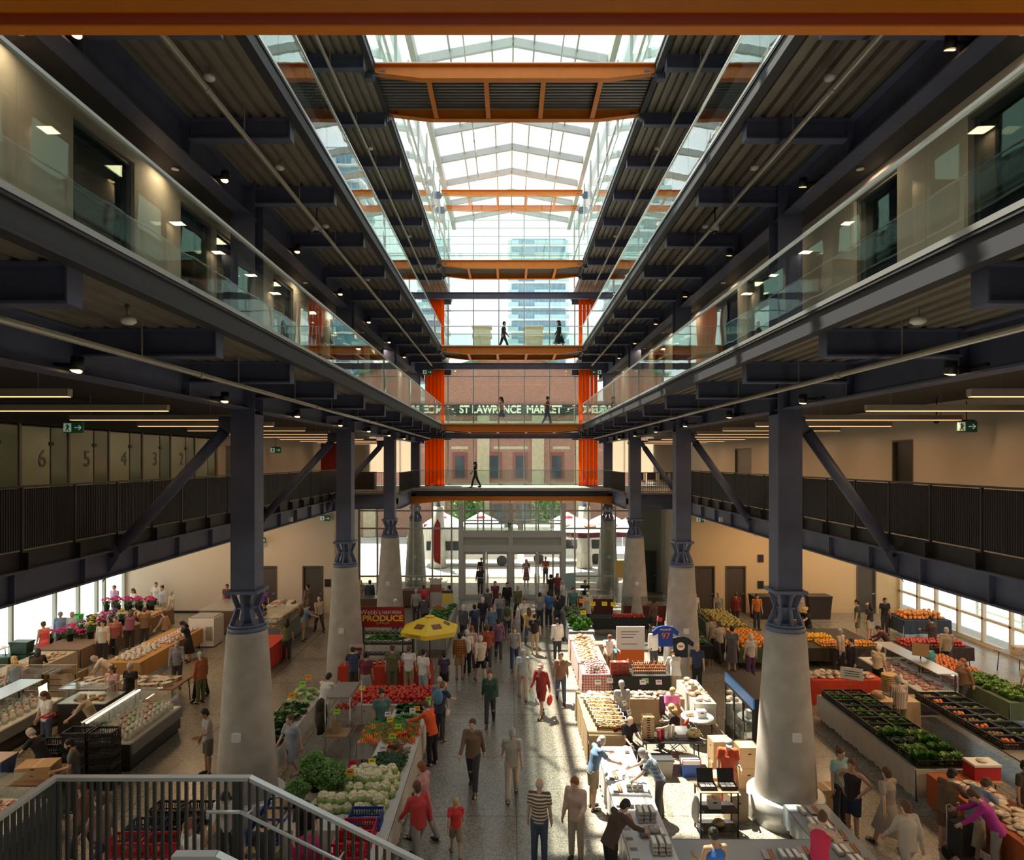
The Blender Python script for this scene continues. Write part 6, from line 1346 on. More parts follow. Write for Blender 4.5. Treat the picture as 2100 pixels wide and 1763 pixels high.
t=thing('hanging_banner','yellow hanging banner with a round white emblem by the right glass','banner',(6.2,36.0,0)); MB().box(-.6,.6,-.01,.01,1.7,2.65).obj('cloth_panel',mat('banner_sand',(.55,.4,.12),.7),t); MB().ell((.3,-.012,2.17),(.38,.006,.38),24,8).obj('round_emblem',mat('emblem_white',(.75,.72,.65),.6),t); MB().ell((.3,-.02,2.17),(.3,.004,.1),20,6).obj('emblem_text_band',mat('emblem_rust',(.4,.12,.04),.6),t); MB().cyl((-.58,0,0),(-.58,0,2.7),.015,n=6).cyl((.58,0,0),(.58,0,2.7),.015,n=6).obj('posts',steel,t)
ctable(6.8,7.9,25.9,29.4,.8,'black cloth on the small table of potted plants behind the second right column',cloth(BK),.5); heap('marig',lambda:P_bucket(0,(.6,.25,.02),14),6.95,7.8,27.6,29.3,.81,.38,1,'pot of orange flowers behind the second right column','flowers','orange flower pots',s=.6)
heap('leek',None,6.9,7.8,26.0,27.5,.81,.28,1,'dark leafy bunch on the table behind the second right column','greens','column greens')
for i in range(5): put('ccb',lambda:P_crate('black_crate',(.02,.018,.016)),6.1,27.9,i*.225,0,'black crate in the tall stack near the chive pots','crate','black crates by the chives')
# gingham stall
ging=cloth((.62,.5,.46),'plaid',(.45,.06,.06))
ctable(2.33,3.3,22.3,27.4,.85,'red gingham cloth on the long preserve table right of the aisle',ging,.7,'ws'); ctable(3.32,5.25,22.15,22.95,.85,'black cloth on the sauce table below the jerseys',cloth((.02,.018,.017)),.8,'s')
heap('pie',lambda:P_pack('wrapped_loaf',(.6,.42,.25),(.7,.1,.08),.07,.1,.04),2.4,3.2,23.6,27.2,.858,.19,2,'small wrapped baked loaf on the gingham table','bread','gingham table loaves',rise=.06)
heap('cherry',lambda:P_jar('red_jam_jar',(.4,.015,.01),(.6,.55,.5)),2.45,3.2,22.4,23.5,.858,.1,2,'red jam jar at the near end of the gingham table','jar','red jam jars',rise=.11,tilt=0)
for i in range(2): 
    for j in range(3): put('pepb',lambda:P_box(.3,.22,.14,mat('pepper_box_red',(.3,.03,.02),.6),name='produce_box'),3.42+i*.32,22.35,.858+j*.142,0,'small red printed box in the stack at the sauce table corner','box','red printed boxes')
for i in range(17):
    for j in range(3): 
        k=(i+j)%3; put('sauce%d'%k,lambda k=k:P_bottle('sauce_bottle',((.3,.03,.01),(.05,.02,.01),(.45,.15,.02))[k],((.5,.03,.02),(.02,.02,.02),(.7,.6,.1))[k],.22),4.1+i*.065,22.4+j*.17,.858+.05*j,0,'small dark sauce bottle standing in rows on the black-clothed table','bottle','sauce bottles in rows')
put('bigs',lambda:P_bottle('tall_bottle',(.5,.05,.02),(.8,.7,.1),.36,.045),3.95,22.8,.858,0,'tall red bottle standing behind the sauce rows','bottle')
t=thing('clear_acrylic_box','clear open acrylic box on the near corner of the sauce table','box',(3.85,22.35,.862)); 
card((.3,.6,.2),4.4,22.05,.5,'green flyer hanging on the front of the sauce table',s=1.8)
MB().box(-.2,.2,-.12,-.11,0,.2).box(-.2,.2,.11,.12,0,.2).box(-.2,-.19,-.11,.11,0,.2).box(.19,.2,-.11,.11,0,.2).box(-.2,.2,-.12,.12,-.004,0).obj('panes',clearp,t); MB().ell((0,0,.05),(.15,.08,.05),10,6,bump=.4).obj('contents',kraft,t)
t=thing('poster_board','white notice board with orange base behind the sauce table','sign',(4.3,24.2,0)); MB().box(-.52,.52,-.02,.02,1.15,2.0).obj('printed_sheet',paper,t); MB().box(-.5,.5,-.03,.03,.7,1.14).obj('orange_base',mat('poster_orange',(.75,.16,.02),.6),t); MB().box(-.35,.3,-.025,-.02,1.8,1.82).box(-.35,.2,-.025,-.02,1.7,1.72).box(-.35,.1,-.025,-.02,1.6,1.62).box(-.35,.25,-.025,-.02,1.35,1.37).obj('written_lines',black,t); MB().cyl((-.48,0,0),(-.48,0,.7),.015,n=6).cyl((.48,0,0),(.48,0,.7),.015,n=6).obj('legs',black,t)
for x,y,z,lb in ((3.35,26.0,0,'lower left cardboard box of the four behind the gingham stall'),(3.35,26.0,.46,'upper left cardboard box of the four behind the gingham stall'),(4.1,26.2,0,'lower right cardboard box of the four behind the gingham stall'),(4.1,26.2,.46,'upper right cardboard box of the four behind the gingham stall')): put('bx4',lambda:P_box(.66,.5,.45),x+.15,y,z,0,lb,'box')
def tote(x,y,z,sx,sy,sz,c,label,lid=None,rz=0):
    t=thing('storage_tote',label,'bin',(x,y,z),rz); a,b=sx/2,sy/2; m=MB().add([(-a*.85,-b*.85,0),(a*.85,-b*.85,0),(a*.85,b*.85,0),(-a*.85,b*.85,0),(-a,-b,sz),(a,-b,sz),(a,b,sz),(-a,b,sz)],[(0,3,2,1),(0,1,5,4),(1,2,6,5),(2,3,7,6),(3,0,4,7)]); m.add([(-a*.82,-b*.82,.01),(a*.82,-b*.82,.01),(a*.82,b*.82,.01),(-a*.82,b*.82,.01),(-a*.96,-b*.96,sz),(a*.96,-b*.96,sz),(a*.96,b*.96,sz),(-a*.96,b*.96,sz)],[(0,1,2,3),(4,5,1,0),(5,6,2,1),(6,7,3,2),(7,4,0,3)])
    m.obj('tub',mat('tub'+str(c),c,.4),t); MB().box(-a-.02,a+.02,-b-.02,-b+.01,sz-.03,sz).box(-a-.02,a+.02,b-.01,b+.02,sz-.03,sz).box(-a-.02,-a+.01,-b,b,sz-.03,sz).box(a-.01,a+.02,-b,b,sz-.03,sz).obj('rim',mat('tub'+str(c),c,.4),t)
    if lid: MB().box(-a-.015,a+.015,-b-.015,b+.015,sz,sz+.03).obj('lid',mat('tub'+str(lid),lid,.4),t)
    return t
tote(4.25,25.35,0,.7,.5,.75,(.05,.06,.08),'dark grey tote with a bright blue lid behind the notice board',(.04,.2,.5))
# jerseys on a stand
t=thing('clothes_stand','thin stand carrying the blue jersey and dark T-shirt','stand',(5.22,22.75,0)); MB().cyl((0,0,0),(0,0,2.55),.015,n=8).cyl((-.3,0,.0),(.3,0,.0),.012,n=6).cyl((0,0,2.5),(0,-.2,2.55),.01,n=6).cyl((.0,0,2.1),(.5,0,2.1),.01,n=6).obj('pole',steel,t)
def jersey(x,y,z,c,label,num=None):
    t=thing('sports_shirt',label,'shirt',(x,y,z)); m=MB().prism([(-.24,0),(.24,0),(.25,.45),(.42,.36),(.46,.5),(.27,.66),(.1,.7),(-.1,.7),(-.27,.66),(-.46,.5),(-.42,.36),(-.25,.45)],-.035,.035); m.obj('fabric',cloth(c),t)
    if num: text('number_print','97',.3,mat('number_orange',(.75,.14,.02),.6),(0,-.042,.36),parent=t,ext=.002); text('name_print','McDAVID',.09,paper,(0,-.042,.58),parent=t,ext=.002)
    else: MB().ell((0,-.036,.38),(.14,.004,.14),20,8).obj('round_print',paper,t); MB().ell((0,-.041,.38),(.1,.003,.04),16,6).obj('print_band',mat('number_orange',(.75,.14,.02),.6),t)
    return t
jersey(5.18,22.5,1.75,(.015,.05,.3),'royal blue hockey jersey with orange number 97 hanging before the column',1); jersey(5.72,22.6,1.35,(.015,.018,.03),'black T-shirt with a round white emblem hanging beside the blue jersey')
t=thing('small_flag','little red and white flag above the blue jersey','flag',(4.92,22.7,2.35)); MB().rbox(.1,0,.28,.2,.005,.14,ry=.4).obj('cloth_panel',mat('flag_red',(.6,.05,.04),.6),t); MB().cyl((0,0,0),(.05,0,.4),.006,n=6).obj('stick',paper,t)
# F: snack stall
ctable(1.95,2.9,17.35,20.7,.85,'long kraft-brown cloth on the snack table by the aisle',kraftcl,.75,'wsn'); ctable(2.92,5.15,20.0,20.7,.85,'kraft-brown cloth on the rear snack table',kraftcl,.75,'s')
for i in range(8):
    t=thing('snack_bin',f'clear plastic snack bin, number {["one","two","three","four","five","six","seven","eight"][i]} from the near end of the sloping row' ,'bin',(2.62-.02*i,17.75+i*.28,.90)); t.rotation_euler=(0,0,-.12)
    MB().box(-.42,.42,-.12,-.113,0,.16).box(-.42,.42,.113,.12,0,.16).box(-.42,-.413,-.113,.113,0,.16).box(.413,.42,-.113,.113,0,.16).box(-.42,.42,-.12,.12,-.005,0).obj('clear_walls',clearp,t); MB().box(-.43,.43,-.125,-.113,.155,.168).box(-.43,.43,.113,.125,.155,.168).box(-.43,-.415,-.113,.113,.155,.168).box(.415,.43,-.113,.113,.155,.168).obj('bin_rim',paper,t)
    sf=MB()
    for q in range(90): sf.ell((rots(.38),rots(.085),.02+rnd.random()*.06),(.026,.026,.018),7,5)
    sf.obj('snack_fill',mat('snack%d'%(i%3),((.55,.33,.14),(.6,.42,.22),(.7,.3,.06))[i%3],.6,noise=.3,nscale=40),t)['kind']='stuff'
    MB().box(-.42,.42,-.12,.12,-.045,-.005).obj('wooden_step',wood,t)
heap('snk',lambda:P_pack('snack_bag',(.62,.55,.45),(.5,.35,.2),.08,.13,.04),1.98,2.9,20.05,20.6,.858,.2,2,'clear snack bag at the far corner of the kraft table','bag','corner snack bags',rise=.05); heap('snk',None,3.0,5.1,20.05,20.6,.858,.2,2,'clear snack bag on the rear kraft-clothed table','bag','rear table snack bags',rise=.05)
for i,(x,y) in enumerate(((2.6,20.5),(3.0,20.65),(4.0,20.5),(4.5,20.5))): card(CW_,x,y,1.0,['white card at the corner of the snack table','white card leaning beside the corner snack bags','left of two white cards on the rear snack table','right of two white cards on the rear snack table'][i],s=1.6)
for i in range(3): card(CW_,3.15,18.2+i*.7,.95,['white leaning card right of the nearest snack bins','white leaning card right of the middle snack bins','white leaning card right of the farthest snack bins'][i],rz=.8,s=1.5)
table(3.35,4.9,17.15,17.85,.75,'black folding table with cash register behind the snack stall',mat('black_tabletop',(.02,.02,.022),.4))
for i in range(9): put('kb',lambda:P_box(.3,.26,.06),3.52,17.5,.752+i*.064,rots(.06),'flat kraft box in the stack on the black folding table','box','stack of flat kraft boxes')
for i,(x,c,lb) in enumerate(((3.78,(.5,.03,.02),'orange-red drink can on the black table'),(3.9,(.3,.01,.01),'tall dark red tin on the black table'),(4.08,(.6,.55,.45),'cream paper roll on the black table'),(4.2,(.7,.65,.55),'second cream paper roll nearer the register'))): tag(MB().lathe([(.045,0),(.048,.01),(.048,.24+.06*(i>1)),(.04,.25+.06*(i>1)),(0,.25+.06*(i>1))],n=16).obj('paper_roll' if i>1 else 'tin_can',mat('tin%d'%i,c,.4),loc=(x,17.35+.06*i,.752)),lb,'can' if i<2 else 'roll')
t=thing('cash_register','pale grey cash register on the black folding table','register',(4.42,17.6,.752)); MB().box(-.2,.2,-.16,.16,0,.09).obj('drawer',mat('reg_grey',(.45,.44,.4),.5),t); MB().prism([(-.16,.09),(.14,.09),(.14,.2),(-.05,.14)],-.19,.19,'x').obj('keypad',mat('reg_dark',(.12,.12,.12),.5),t)
t=thing('handbag','patterned cream handbag at the right end of the black table','bag',(4.72,17.45,.752)); MB().ell((0,0,.13),(.2,.1,.14),16,10).obj('bag_body',ramp_mat('floral_cloth','vor',[(0,(.55,.48,.32)),(.7,(.5,.42,.25)),(.85,(.12,.1,.05))],.7,30),t); MB().tube([(-.12,0,.22),(-.08,0,.36),(.08,0,.36),(.12,0,.22)],.012,7).obj('handle',mat('bag_brown',(.1,.05,.02),.6),t)
tote(3.75,16.95,0,.55,.4,.45,(.3,.29,.25),'beige storage tote with black lid under the black folding table',(.04,.04,.045)); 
t=thing('cooler_box','blue cooler box with white lid under the black folding table','cooler',(4.5,17.0,0)); MB().box(-.22,.22,-.17,.17,0,.32).obj('body',mat('cooler_blue',(.02,.09,.4),.4),t); MB().box(-.23,.23,-.18,.18,.32,.42).obj('lid',whitep,t); MB().tube([(-.23,-.19,.3),(-.23,-.19,.46),(.23,-.19,.46),(.23,-.19,.3)],.012,7).obj('handle',mat('cooler_red',(.5,.03,.03),.4),t)
def chair(x,y,rz,label,c,pat=None,low=False):
    t=thing('folding_chair',label,'chair',(x,y,0),rz); cm=cloth(c) if not pat else cloth(c,'plaid',pat)
    MB().rbox(0,0,.43,.48,.46,.03).obj('seat',cm,t); MB().rbox(0,-.24,.72,.5,.03,.46,rx=.14).obj('backrest',cm,t)
    for s in (-1,1):
        MB().cyl((s*.24,-.22,0),(s*.24,.22,.43),.012,n=7).cyl((s*.24,.22,0),(s*.24,-.22,.43),.012,n=7).cyl((s*.25,-.22,.43),(s*.25,-.28,.95),.012,n=7).obj('side_frame',black,t)
x,y=px(1286,1468,1.28); chair(x,y-.1,math.radians(-150),'red and black plaid camp chair under the bald seated man',(.5,.02,.02),(.015,.01,.01))
x,y=px(1387,1449,1.28); chair(x,y,math.radians(60),'bright red camp chair under the long-haired blond person',(.55,.03,.02)); x,y=px(1376,1410,1.28); chair(x,y,math.radians(190),'dark folding chair under the pink-shirted woman',(.05,.05,.06))
t=thing('round_table','small white round table with supplies beside the fridge','table',(5.25,18.95,0)); MB().lathe([(0,.71),(.45,.71),(.46,.735),(0,.735)],n=32).obj('tabletop',whitep,t); MB().cyl((0,0,0),(0,0,.71),.03,n=10).lathe([(.25,0),(.25,.02),(.03,.05)],n=20).obj('pedestal',steel,t)
put('bx5',lambda:P_box(.26,.2,.2,paper),5.35,18.9,.74,0,'small white box with green print on the round table','box'); put('bag',None,5.05,19.0,.74,0,'crumpled pale bundle on the round table','bag',s=.9)
ctable(5.35,5.95,19.5,21.6,.9,'white cloth on the pastry table beside the fridge',clothw,.6); heap('bun',lambda:P_pack('clear_pastry_pack',(.6,.45,.3),(.8,.78,.72),.1,.12,.06),5.37,5.93,19.6,21.5,.91,.23,2,'clear-domed pastry pack on the white table beside the fridge','pastry','pastry packs',rise=.08)
# drinks fridge
t=thing('display_fridge','tall black-framed glass-door fridge with blue header beside the right column','fridge',(6.45,17.9,0))
MB().box(.0,.35,-1.1,1.1,0,2.0).box(-.35,.0,-1.1,-1.06,0,2.0).box(-.35,0,1.06,1.1,0,2.0).box(-.35,0,-1.06,1.06,0,.16).box(-.35,0,-1.06,1.06,1.96,2.0).obj('cabinet',mat('fridge_black',(.02,.02,.022),.4),t)
MB().box(-.39,-.35,-1.1,1.1,1.74,2.0).obj('header_panel',mat('fridge_blue',(.03,.2,.5),.3,emit=.15,ecol=(.05,.3,.7)),t)
for k in range(3):
    y0=-1.08+k*.72; d=MB().box(-.4,-.36,y0,y0+.03,.16,1.73).box(-.4,-.36,y0+.67,y0+.7,.16,1.73).box(-.4,-.36,y0+.03,y0+.67,.16,.2).box(-.4,-.36,y0+.03,y0+.67,1.69,1.73).obj('door',black,t); MB().box(-.385,-.375,y0+.03,y0+.67,.2,1.69).obj('pane',gl_clear,d); MB().box(-.43,-.41,y0+.6,y0+.62,.7,1.2).obj('handle',steel,d)
for z in (.5,.85,1.2,1.5): MB().box(-.33,0,-1.05,1.05,z-.01,z).obj('shelf',steel,t)
for z in (.51,.86,1.21):
    for i in range(12): put('fp%d'%(i%2),lambda i=i:P_box(.12,.14,.2,mat('fridge_pack%d'%(i%2),((.6,.62,.6),(.3,.45,.42))[i%2],.5),name='drink_carton'),6.25,16.98+i*.167,z,0,'pale carton standing on a shelf inside the glass fridge','carton','cartons in the fridge')
for i,(x,y,z,s,lb) in enumerate(((5.2,16.75,0,1,'lower cardboard box in the left tall pair by the fridge'),(5.2,16.75,.52,1,'upper cardboard box in the left tall pair by the fridge'),(5.75,16.4,0,1,'lower cardboard box of the pair nearest the right column'),(5.75,16.4,.52,1,'upper cardboard box of the pair nearest the right column'),(4.9,15.95,0,1,'single tall cardboard box in front of the stacked pairs'))): put('bx6',lambda:P_box(.5,.42,.51),x,y,z,rots(.08),lb,'box')
put('bx6',None,7.25,15.35,0,.1,'tall cardboard box standing right of the nearest right column ring','box'); put('bx7',lambda:P_box(.45,.3,.62,mat('flat_boxes',(.38,.28,.18),.8)),4.95,14.85,0,.2,'bundle of flattened cartons leaning by the column ring','box')
# cash rack
t=thing('service_cart','small black three-tier cart with cash boxes beside the egg stall','cart',(4.35,14.35,0))
for z in (.15,.55,.98): MB().box(-.42,.42,-.24,.24,z-.02,z).obj('shelf',wood if z>.9 else black,t)
for sx in (-1,1):
    for sy in (-1,1): MB().box(sx*.4-.015,sx*.4+.015,sy*.22-.015,sy*.22+.015,0,.96).obj('leg',black,t)
for x,lb in ((4.15,'open black cash box at the left of the cart top'),(4.6,'open black cash box at the right of the cart top')):
    t=thing('cash_box',lb,'box',(x,14.35,.982)); MB().box(-.18,.18,-.14,-.13,0,.08).box(-.18,.18,.13,.14,0,.08).box(-.18,-.17,-.13,.13,0,.08).box(.17,.18,-.13,.13,0,.08).box(-.18,.18,-.14,.14,-.001,.01).obj('tray',black,t); MB().rbox(0,.17,.2,.36,.012,.26,rx=-.3).obj('lid',black,t); MB().box(-.15,-.05,-.11,.11,.01,.05).box(-.03,.05,-.11,.11,.01,.05).box(.07,.15,-.11,.11,.01,.05).obj('banknotes',paper,t)
put('bx5',None,4.3,14.35,.552,0,'small white box on the middle tier of the cart','box'); put('bag',None,4.4,14.35,.155,0,'crumpled bundle on the lowest tier of the cart','bag')
o=MB().ell((0,0,.3),(.09,.06,.3),12,10,bump=.2).obj('plastic_bag',paper,loc=(3.86,14.2,.3)); tag(o,'long white plastic bag hanging from the left of the cart','bag')
# G: egg tables
whtop=mat('white_egg_cloth',(.62,.62,.62),.35); glav=mat('grey_blue_oilcloth',(.3,.34,.36),.25)
ctable(2.08,2.95,11.9,16.9,.75,'white cloth on the long egg table beside the aisle',whtop,.5,'ws'); ctable(2.97,5.68,11.6,12.75,.75,'glossy grey-blue cloth on the front egg table',glav,.5,'n'); ctable(5.72,6.6,11.6,14.05,.75,'grey-blue cloth on the short right egg table',glav,.4,'wn')
def cartons(x0,y0,nx,ny,nz,op,lb,grp):
    for i in range(nx):
        for j in range(ny):
            for k in range(nz): put('eggc',lambda:P_eggs(False),x0+j*.13,y0+i*.31+rots(.01),.76+k*.078,pi/2+rots(.05),lb,'carton',grp)
    for (x,y,z) in op: put('eggo',lambda:P_eggs(True),x,y,z,pi/2+rots(.1),'open carton of brown eggs '+lb.split(' carton ')[-1] if ' carton ' in lb else lb,'carton',grp+', open')
EG=[(2.55,12.35,1,3,3,[],'stacked closed egg carton at the near end of the long egg table','eggs near end'),(2.45,12.95,1,4,1,[],'grey egg carton lying under crumpled bags on the long egg table','eggs under bags'),
(2.5,13.45,1,3,3,[(2.3,13.45,.76)],'egg carton in the second stack group of the long egg table','eggs second group'),(2.42,14.05,1,4,1,[(2.27,14.08,.76)],'egg carton in the third group of the long egg table','eggs third group'),
(2.5,14.75,1,3,2,[(2.3,14.7,.76)],'egg carton in the fourth group of the long egg table','eggs fourth group'),(2.5,15.3,1,3,1,[(2.3,15.3,.76)],'egg carton in the fifth group of the long egg table','eggs fifth group'),(2.8,16.65,1,1,1,[],'single egg carton at the far end of the long egg table','far end eggs'),
(4.9,12.2,1,3,1,[(4.7,12.2,.76)],'egg carton on the front table left of the crimson tank top','front eggs'),(5.25,12.05,1,1,1,[(5.4,12.3,.76)],'egg carton on the front table near its right end','front right eggs'),
(5.95,13.75,1,1,1,[(6.25,13.75,.76)],'egg carton at the far end of the right egg table','right far eggs'),(5.95,13.3,1,2,1,[(6.3,13.3,.76)],'egg carton in the second row of the right egg table','right second eggs'),(5.95,12.85,1,2,3,[(6.35,12.85,.76)],'egg carton in the stacked third row of the right egg table','right third eggs'),(6.0,12.35,1,2,1,[(6.35,12.4,.76)],'egg carton in the fourth row of the right egg table','right fourth eggs'),(6.05,11.9,1,2,2,[(6.4,11.95,.76)],'egg carton in the nearest row of the right egg table','right near eggs')]
for e in EG: cartons(*e)
heap('gbag',lambda:P_pack('crumpled_grey_bag',(.25,.24,.22),(.5,.5,.48),.12,.14,.05),2.3,2.9,12.75,13.15,.84,.24,1,'crumpled grey bag over the cartons on the long egg table','bag','grey bags on eggs')
for i in range(14):
    o=put('slip',lambda:MB().box(-.07,.07,-.05,.05,0,.002).obj('paper_slip',mat('slip_grey',(.2,.21,.23),.5)),2.17+(.02 if i%2 else 0),12.1+i*.34,.7585,0,'dark printed slip taped along the aisle edge of the egg table','label','slips on the egg table')
for i in range(10): put('slip2',lambda:MB().box(-.11,.11,-.07,.07,0,.002).obj('paper_slip',mat('slip_pale',(.38,.4,.43),.5)),2.45+(i%3)*.17,15.6+(i//3)*.33,.7585,0,'pale grey printed slip on the far half of the egg table','label','pale slips on the egg table')
for lb,x,y,c in (('front green basket on the floor of the aisle bottom',1.0,11.2,(.05,.3,.12)),('second green basket on the floor behind the front one',1.0,11.75,(.05,.3,.12))): put('gb',lambda c=c:P_crate('green_basket',c,.5,.36,.24),x,y,0,.1,lb,'basket')
# H: right side tables
ctable(9.45,10.85,15.55,20.5,.8,'white cloth on the long crate table right of the nearest right column',clothw,.65,'wsn')
BC=(.018,.018,.02); bc=('bcr',lambda:P_crate('black_crate',BC,.6,.42,.2))
GR=[('kale',lambda:P_leafy('curly_kale',(.05,.17,.02),.2,110,.22)),('chard',lambda:P_leafy('green_chard',(.12,.26,.05),.17,70,.2,c2=(.3,.42,.12))),('darkg',lambda:P_leafy('dark_collard',(.03,.08,.025),.17,60,.16))]
for i in range(11):
    for j in (0,1):
        x,y=9.82+j*.64,15.8+i*.44; put(*bc,x,y,.808,0,f'black slatted crate in the {"aisle-side" if j==0 else "inner"} row on the long white-clothed table','crate',f'crates on white cloth, {"outer" if j==0 else "inner"} row')
        k=0 if (i in(1,2) and j==1) else (i+j)%3
        for u in (-.14,.14): put(*GR[k],x+u,y,.84,rnd.random()*6,{0:'curly bright kale bunch in a black crate on the white-clothed table',1:'green chard bunch in a black crate on the white-clothed table',2:'dark collard bunch in a black crate on the white-clothed table'}[k],'greens',['kale bunches','chard bunches','collard bunches'][k],s=1.4 if i<4 else .95)
t=thing('cooler_box','red cooler with bread bags on its lid at the corner of the crate table','cooler',(10.75,15.2,.81)); MB().box(-.3,.3,-.2,.2,0,.3).obj('body',mat('cooler_red2',(.5,.02,.02),.4),t); MB().box(-.31,.31,-.21,.21,.3,.35).obj('lid',whitep,t)
ctable(9.6,10.6,11.5,15.35,.8,'rust-coloured cloth on the flatbread table at right',rustcl,.7,'wsn'); table(10.45,11.05,14.9,15.5,.8,'small folding table under the red cooler')
heap('flat',lambda:P_pack('flatbread_pack',(.68,.58,.45),(.4,.3,.2),.13,.13,.03),9.65,10.55,11.6,15.1,.81,.25,2,'round packed flatbread on the rust-coloured table','bread','flatbread packs',rise=.05,tilt=.15); put('flat',None,10.75,15.2,1.165,0,'packed flatbread on the red cooler lid','bread')
t=thing('wheeled_trolley','black wheeled shopping trolley with chrome handle','trolley',(9.0,13.35,0),.3); MB().box(-.2,.2,-.15,.12,.15,.8).obj('bag_body',cloth((.03,.03,.035)),t); MB().tube([(-.17,.15,.1),(-.17,.18,1.05),(.17,.18,1.05),(.17,.15,.1)],.012,8).obj('handle_frame',steel,t)
for s in (-1,1): MB().cyl((s*.22,.12,.1),(s*.25,.12,.1),.1,n=18).obj('wheel',black,t)
table(12.35,13.75,14.6,20.7,.75,'long grey folding table of crates farther right',mat('grey_tabletop',(.22,.2,.17),.5))
for i in range(10):
    for j in (0,1):
        if i<2 and j==0: continue
        x,y=12.68+j*.66,16.0+i*.46; put(*bc,x,y,.752,0,f'black crate in the {"near" if j==0 else "far"} row on the second crate table','crate',f'second table crates, {"near" if j==0 else "far"} row')
        k=(i*2+j)%4
        if k==0: heap('pep',lambda:P_fruit('orange_pepper',(.75,.18,.02),.045,.3),x-.24,x+.24,y-.16,y+.16,.77,.11,2,'orange pepper in a crate on the second crate table','pepper','crate peppers')
        elif k==1:
            for u in (-.14,.14): put(*GR[2],x+u,y,.78,0,'dark leafy bunch on the second crate table','greens','second table greens',s=.85)
        elif k==2: heap('pot',None,x-.24,x+.24,y-.16,y+.16,.77,.1,2,'brown potato in a crate on the second crate table','potato','crate potatoes')
        else:
            for u in (-.14,.14): put(*GR[1],x+u,y,.78,0,'light green bunch on the second crate table','greens','second table light greens',s=.8)
tote(12.75,15.2,.752,.75,.5,.42,(.16,.03,.02),'maroon open tote at the near end of the second crate table')
t=thing('bucket_stack','tall stack of black nesting buckets beside the maroon tote','bucket',(13.4,15.3,.752)); MB().lathe([(.15,0)]+[(r,z) for i in range(9) for r,z in ((.17,.05+i*.065),(.19,.055+i*.065),(.19,.075+i*.065),(.17,.08+i*.065))]+[(.19,.66),(.16,.66),(.14,.3)],n=24).obj('bucket',black,t)
put('bx5',None,12.9,14.8,.752,.3,'small box with brown band in front of the maroon tote','box')
ctable(10.95,12.15,19.75,20.5,.85,'tan cloth on the small table behind the striped-shirt man',cloth((.5,.38,.24)),.8,'swe'); put('bag',None,11.1,20.1,.87,0,'white bundle on the tan-clothed table','bag',s=1.6)
t=thing('basket_stack','tall stack of round wooden baskets behind the striped-shirt man','basket',(11.95,20.95,0)); m=MB()
for i in range(22): m.lathe([(.22,i*.06),(.25,i*.06+.01),(.25,i*.06+.035),(.22,i*.06+.05)],n=20)
m.obj('basket_rims',mat('basket_wood',(.5,.33,.14),.7),t)
t=thing('produce_sign','white chalk sign on a stake over the crate table','sign',(10.35,20.2,.81)); MB().rbox(0,0,.75,.62,.02,.36,rz=-.5).obj('board',paper,t); MB().cyl((0,.03,0),(0,.03,.9),.012,n=6).obj('stake',wood,t); MB().rbox(0,-.013,.82,.45,.004,.02,rz=-.5).rbox(0,-.013,.75,.4,.004,.02,rz=-.5).rbox(0,-.013,.68,.42,.004,.02,rz=-.5).obj('written_lines',black,t)
ctable(9.25,12.2,21.7,22.6,.85,'red cloth on the mushroom table at right',redcl,.8,'sw'); heap('mush',lambda:P_pack('mushroom_basket',(.5,.4,.3),(.6,.5,.38),.11,.12,.05),9.7,12.1,21.8,22.5,.86,.24,2,'pale mushroom clump on the red-clothed table','mushrooms','mushroom clumps',rise=.06)
def deli(x0,x1,y0,y1,label,face=1,items=None,curved=False):
    """glass-fronted case; face: +1 glass towards +x"""
    t=thing('deli_case',label,'display case',((x0+x1)/2,(y0+y1)/2,0)); a,b=(x1-x0)/2,(y1-y0)/2; f=face
    MB().box(-a,a,-b,b,.12,.72).obj('lower_cabinet',drk,t); MB().box(-a+.05,a-.05,-b+.05,b-.05,0,.12).obj('plinth',black,t); MB().box(-a,a,-b,b,.72,.76).obj('deck',whitep,t); MB().box(*sorted((f*a,f*(a+.06))),-b,b,.45,.75).obj('bumper',mat('bumper_grey',(.2,.21,.22),.4),t)
    pr=[(f*a,.76),(f*(a-.02),.95),(f*(a-.12),1.12),(f*(a-.3),1.25),(f*(a-.52),1.31)] if curved else [(f*a,.76),(f*a*.1,1.3)]
    v=[(u,-b,z) for u,z in pr]+[(u,b,z) for u,z in pr]; n=len(pr); MB().add(v,[(i,i+1,n+i+1,n+i) for i in range(n-1)],0,True).obj('front_glass',gl_clear,t)
    for yy in (-b,b): MB().add([(u,yy,z) for u,z in pr]+[(-f*a*.8,yy,pr[-1][1]),(-f*a*.8,yy,.76)],[tuple(range(n+2))]).obj('end_glass',gl_clear,t)
    MB().box(*sorted((pr[-1][0],-f*(a if not curved else a*.7))),-b,b,1.3,1.33).obj('top_shelf',steel if not curved else gl_clear,t); MB().box(*sorted((-f*a,-f*(a-.03))),-b,b,.76,1.3).obj('rear_mirror',mat('rear_mirror',(.5,.5,.5),.08,metal=1),t)
    MB().box(*sorted((-f*(a-.08),-f*(a-.14))),-b+.05,b-.05,1.24,1.28).obj('case_lamp',mat('case_lamp_face',(1,.9,.75),.5,emit=1.6,ecol=(1,.85,.65)),t)
    for yy in (-b+.02,b-.02,0): MB().beam((-f*a*.85,yy,.76),(-f*a*.85,yy,1.28),.03,.03).obj('upright',black,t)
    return t
deli(12.9,14.1,20.9,24.6,'white-topped glass deli case with meats at right, behind the striped-shirt man',-1); heap('meat',None,13.0,13.9,21.0,24.4,.765,.27,1,'wrapped tray inside the right-hand deli case','package','right deli trays')
